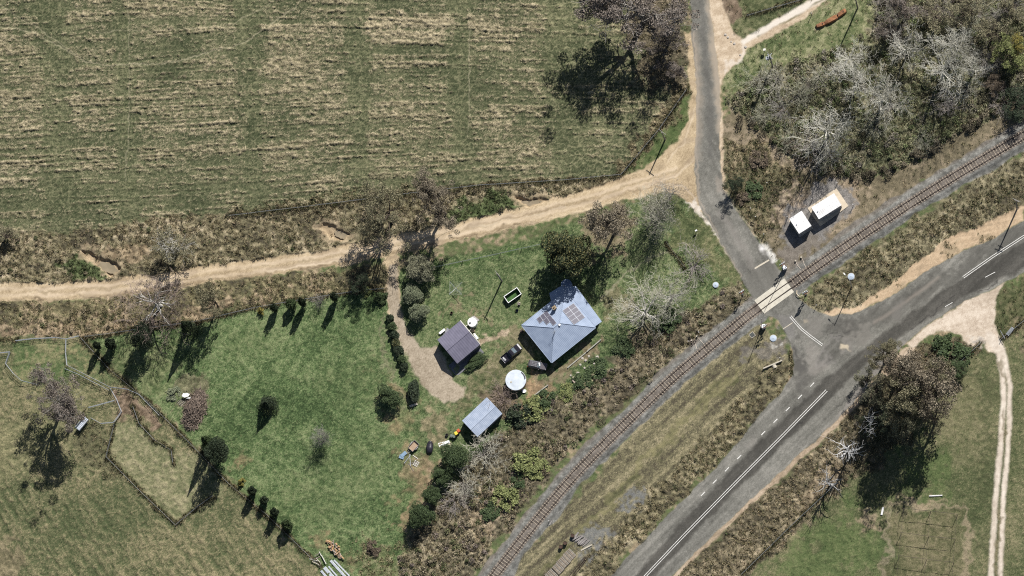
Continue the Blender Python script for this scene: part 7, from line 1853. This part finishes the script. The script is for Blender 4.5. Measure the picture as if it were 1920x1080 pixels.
# brush heap with a white sheet
bh = thing("brush_heap", onground(366, 768), 0, "red brown heap of cut brush on the lawn", "brush heap")
rng = np.random.default_rng(31); segs = []
for k in range(1000):
    a = rng.uniform(0, 6.28); q = rng.uniform(0, 1) ** .5; x = 3.2 * q * math.cos(a) * .75; y = 4.6 * q * math.sin(a); z = (1 - q * q) * 2.0 * rng.uniform(.4, 1)
    d = rng.normal(0, 1, 3) * np.array((1, 1, .3)); d /= np.linalg.norm(d); p = np.array((x + y * .25, y, z + .05)); L = rng.uniform(.5, 2.4)
    segs.append((p - d * L / 2, p + d * L / 2, rng.uniform(.03, .08), .02))
V, F = tubes(segs, 3); V[:, 2] = np.maximum(V[:, 2], .01)
link("branches", raw_mesh("brush", V, F, None, False), nmat("cut brush", (0.25, 0.195, 0.155), (0.12, 0.095, 0.076), .9, 1.2), bh)
V, F = leaves(rng, np.stack([rng.normal(0, 1.1, 900), rng.normal(.2, 1.9, 900), np.abs(rng.normal(.45, .3, 900))], 1), .3); link("dead_leaves", raw_mesh("brush leaves", V, F, None, False), leaf_mat("dead brush leaves", [(0.09, 0.065, 0.048), (0.17, 0.125, 0.092), (0.25, 0.19, 0.145)]), bh)
o = MB().slab([(-.9, -.2, .55), (-.2, -.55, .7), (.7, -.3, .8), (1.0, .25, .62), (.3, .5, .85), (-.5, .45, .7)], .04).slab([(.1, -.75, .5), (1.1, -.8, .4), (1.3, -.35, .5), (.5, -.5, .62)], .03).build("plastic_sheet", white_paint, None, onground(349, 742, .25)); tag(o, "crumpled white sheet on top of the brush heap", "sheet")
for k in range(7):
    o = log(336 + k * 1.7, 752 + k * 1.2 + rr_.uniform(-1, 1), rr_.uniform(1.2, 1.9), .06, R(38 + rr_.uniform(-8, 8)), .05, concrete if k % 2 else post_wood, "pale stick fanned out beside the brush heap's white sheet", "stick", "fanned sticks at the brush heap", "stick", .1)
T_("twiggy_bush", "shrub", 325, 738, 15, 1.6, "straggly green grey bush left of the white sheet", "pale", cat="bush", cz=.4)

# railway stores beside the line, bottom
u = (g(1086, 1045) - g(1066, 1025)); sl_az = math.atan2(u.y, u.x)
for bi, (cx, cy, n, lay_) in enumerate(((1068, 1041, 8, 1), (1057, 1054, 9, 2), (1047, 1066, 7, 2), (1034, 1079, 8, 2))):
    w = Vector((math.cos(sl_az + math.pi / 2), math.sin(sl_az + math.pi / 2), 0))
    for ly in range(lay_):
        for k in range(n):
            v = onground(cx, cy) + w * ((k - (n - 1) / 2) * .265); v.z = gz(v.x, v.y) * 0 + .12 + ly * .24
            o = link("spare_sleeper", sl_me[(k + bi) % 3 * 2 % 6], None, None, v); o.rotation_euler.z = sl_az + math.pi / 2 + rr_.uniform(-.02, .02); o.scale = (.95, .93, 1)
            tag(o, ("spare pale sleeper in the uppermost bundle beside the lower track", "spare pale sleeper in the second bundle down beside the lower track", "spare pale sleeper in the third bundle down beside the lower track", "spare pale sleeper in the bundle cut by the bottom edge")[bi], "sleeper", "spare sleeper bundle %s" % ("upper", "second", "third", "bottom")[bi])
for k, d in enumerate((0, 3.2, 6.4)):
    beam("spare_rail", (1072 + d, 1074 + d * .7), (1098 + d * .6, 1042 + d * .5), .14, .17, "spare brown rail length lying beside the sleeper bundles", railm, "rail", .02, "spare rails")
    beam("spare_rail", (1048 + d, 1102 + d * .7), (1071 + d, 1075.5 + d * .7), .14, .17, "spare brown rail length lying beside the sleeper bundles", railm, "rail", .02, "spare rails")
gsl = nmat("grey old sleeper timber", (0.27, 0.25, 0.235), (0.17, 0.155, 0.145), .9, 3)
for k in range(14):
    t = k / 13; v = onground(1080 + t * 18 + rr_.uniform(-1.5, 1.5), 1006 + t * 13 + rr_.uniform(-1.5, 1.5), .1 * (k % 3))
    o = MB().box((0, 0, .08), (2.1, .22, .15)).build("old_sleeper", gsl, None, v); o.rotation_euler.z = sl_az + math.pi / 2 + R(rr_.uniform(-18, 18)) ; tag(o, "old grey timber sleeper in the untidy heap above the pale bundles", "sleeper", "heap of old sleepers")
beam("timber_beam", (1089, 1032.5), (1110, 1021.5), .3, .3, "single pale beam right of the old sleeper heap", concrete, "beam")
for k, (x, y, lab) in enumerate(((1060, 1019, "dark rusty drum nearest the uppermost sleeper bundle"), (1052, 1026, "dark rusty drum, lower left of the pair by the bundles"), (1074, 1005, "dark rusty drum at the upper end of the old sleeper heap"))):
    v = onground(x, y); o = thing("rusty_drum", v, 0, lab, "drum")
    MB().loft([[(q * math.cos(2 * math.pi * j / 18), q * math.sin(2 * math.pi * j / 18), z) for j in range(18)] for q, z in ((.42, 0), (.44, .3), (.42, .32), (.42, .6), (.44, .62), (.42, .92), (.38, .92), (.37, .85))]).build("body", rust, o)
    MB().tube((.15, .1, .84), (.15, .1, .9), .06, .06, 8).build("bung", dark_steel, o)
beam("stray_sleeper", (1030, 985), (1035, 976), .24, .16, "stray dark sleeper in the gravel below the rails", gsl, "sleeper")
# culvert
v = onground(1449, 684); cu = thing("culvert", v, heading((1431, 691.5), (1466, 676.5)), "pale concrete culvert headwall with a dark pipe mouth", "culvert")
MB().box((0, 0, .35), (4.6, .28, .75)).build("headwall", concrete, cu, bevel=.03)
MB().loft([[(q * math.cos(2 * math.pi * j / 20) + .2, yy, .2 + q * math.sin(2 * math.pi * j / 20)) for j in range(20)] for q, yy in ((.38, -.14), (.38, -.95), (.5, -.95), (.5, -.14))], False).build("pipe", concrete, cu)
MB().tube((.2, -.2, .2), (.2, -.9, .2), .37, .37, 20).build("pipe_mouth", black, cu)
# orange hulk
ho = thing("rusty_hulk", onground(1559, 37), heading((1531, 52), (1588, 20)), "long rust orange jagged steel hulk lying in grass", "scrap steel")
orange = nmat("bright orange rust", (0.27, 0.125, 0.058), (0.15, 0.072, 0.04), .9, 1.6, detail=7, bump=.4)
rng = np.random.default_rng(17); xs = [-3.9, -3.6, -2.6, -1.9, -1.8, -.9, .2, 1.1, 1.6, 1.7, 2.6, 3.4, 3.9]; rings = []
for i, x in enumerate(xs):
    w = (.25, .42, .5, .48, .34, .55, .6, .58, .42, .5, .55, .55, .45)[i]; h = (.5, .85, .9, .8, .55, .95, 1.0, .95, .65, .9, 1.0, .95, .7)[i]; y0_ = -.35 * math.cos(x * .4) + .25
    rings.append([(x, y0_ - w, 0), (x, y0_ + w, 0), (x, y0_ + w * 1.02, h * .6), (x, y0_ + w * .7, h * rng.uniform(.9, 1.05)), (x, y0_ - w * .7, h * rng.uniform(.9, 1.05)), (x, y0_ - w * 1.02, h * .6)])
MB().loft(rings).build("shell", orange, ho)
for x in (-2.2, 1.75, 3.2): MB().tube((x, .1, .8), (x, .1, 1.06), .14, .14, 10).build("nozzle", rust, ho)
MB().tube((-3.9, -.1, .3), (-4.6, -.6, .1), .05).build("bent_bar", rust, ho)
# small things by the tracks and roads
v = onground(1306, 434); mbx = thing("letterbox", v, R(20), "small white letterbox on the corner lawn", "letterbox"); MB().tube((0, 0, -.1), (0, 0, 1.0), .05, .05, 8).build("post", post_wood, mbx); MB().box((0, 0, 1.15), (.5, .34, .34)).build("box", white_paint, mbx, bevel=.03); MB().box((0, -.18, 1.18), (.34, .03, .05)).build("slot", black, mbx)
v = onground(1434, 96); mbx = thing("meter_box", v, R(10), "white meter box on a post left of the transformer pole", "meter box"); MB().tube((0, 0, -.1), (0, 0, 1.4), .05, .05, 8).build("post", post_wood, mbx); MB().box((0, 0, 1.5), (.62, .5, .6)).build("box", trim_white, mbx, bevel=.03); MB().box((0, -.27, 1.5), (.5, .03, .48)).build("door", white_paint, mbx)
beam("fallen_log", (1742, 930), (1767, 929), .28, .26, "pale fallen log on the lower right field", bark_dead, "log")
beam("fallen_log", (1653, 966), (1656, 951), .45, .4, "short grey white stump log at the stand's lower tip", bark_dead, "log")
v = onground(1894, 622); cr = thing("stock_crate", v, heading((1888, 629), (1902, 612)), "pale ribbed steel crate beside the white track on the right edge", "crate")
MB().box((0, 0, .35), (2.1, .75, .7)).build("body", grey_t, cr, bevel=.04)
for k in range(11): MB().box((-.95 + k * .19, 0, .74), (.1, .8, .07)).build("slat", pen_steel, cr)
gt = fence([(1876, 622), (1884, 636)], "short dark pipe gate left of the ribbed crate", "pipe", 1.3, 1.5, "field_gate")
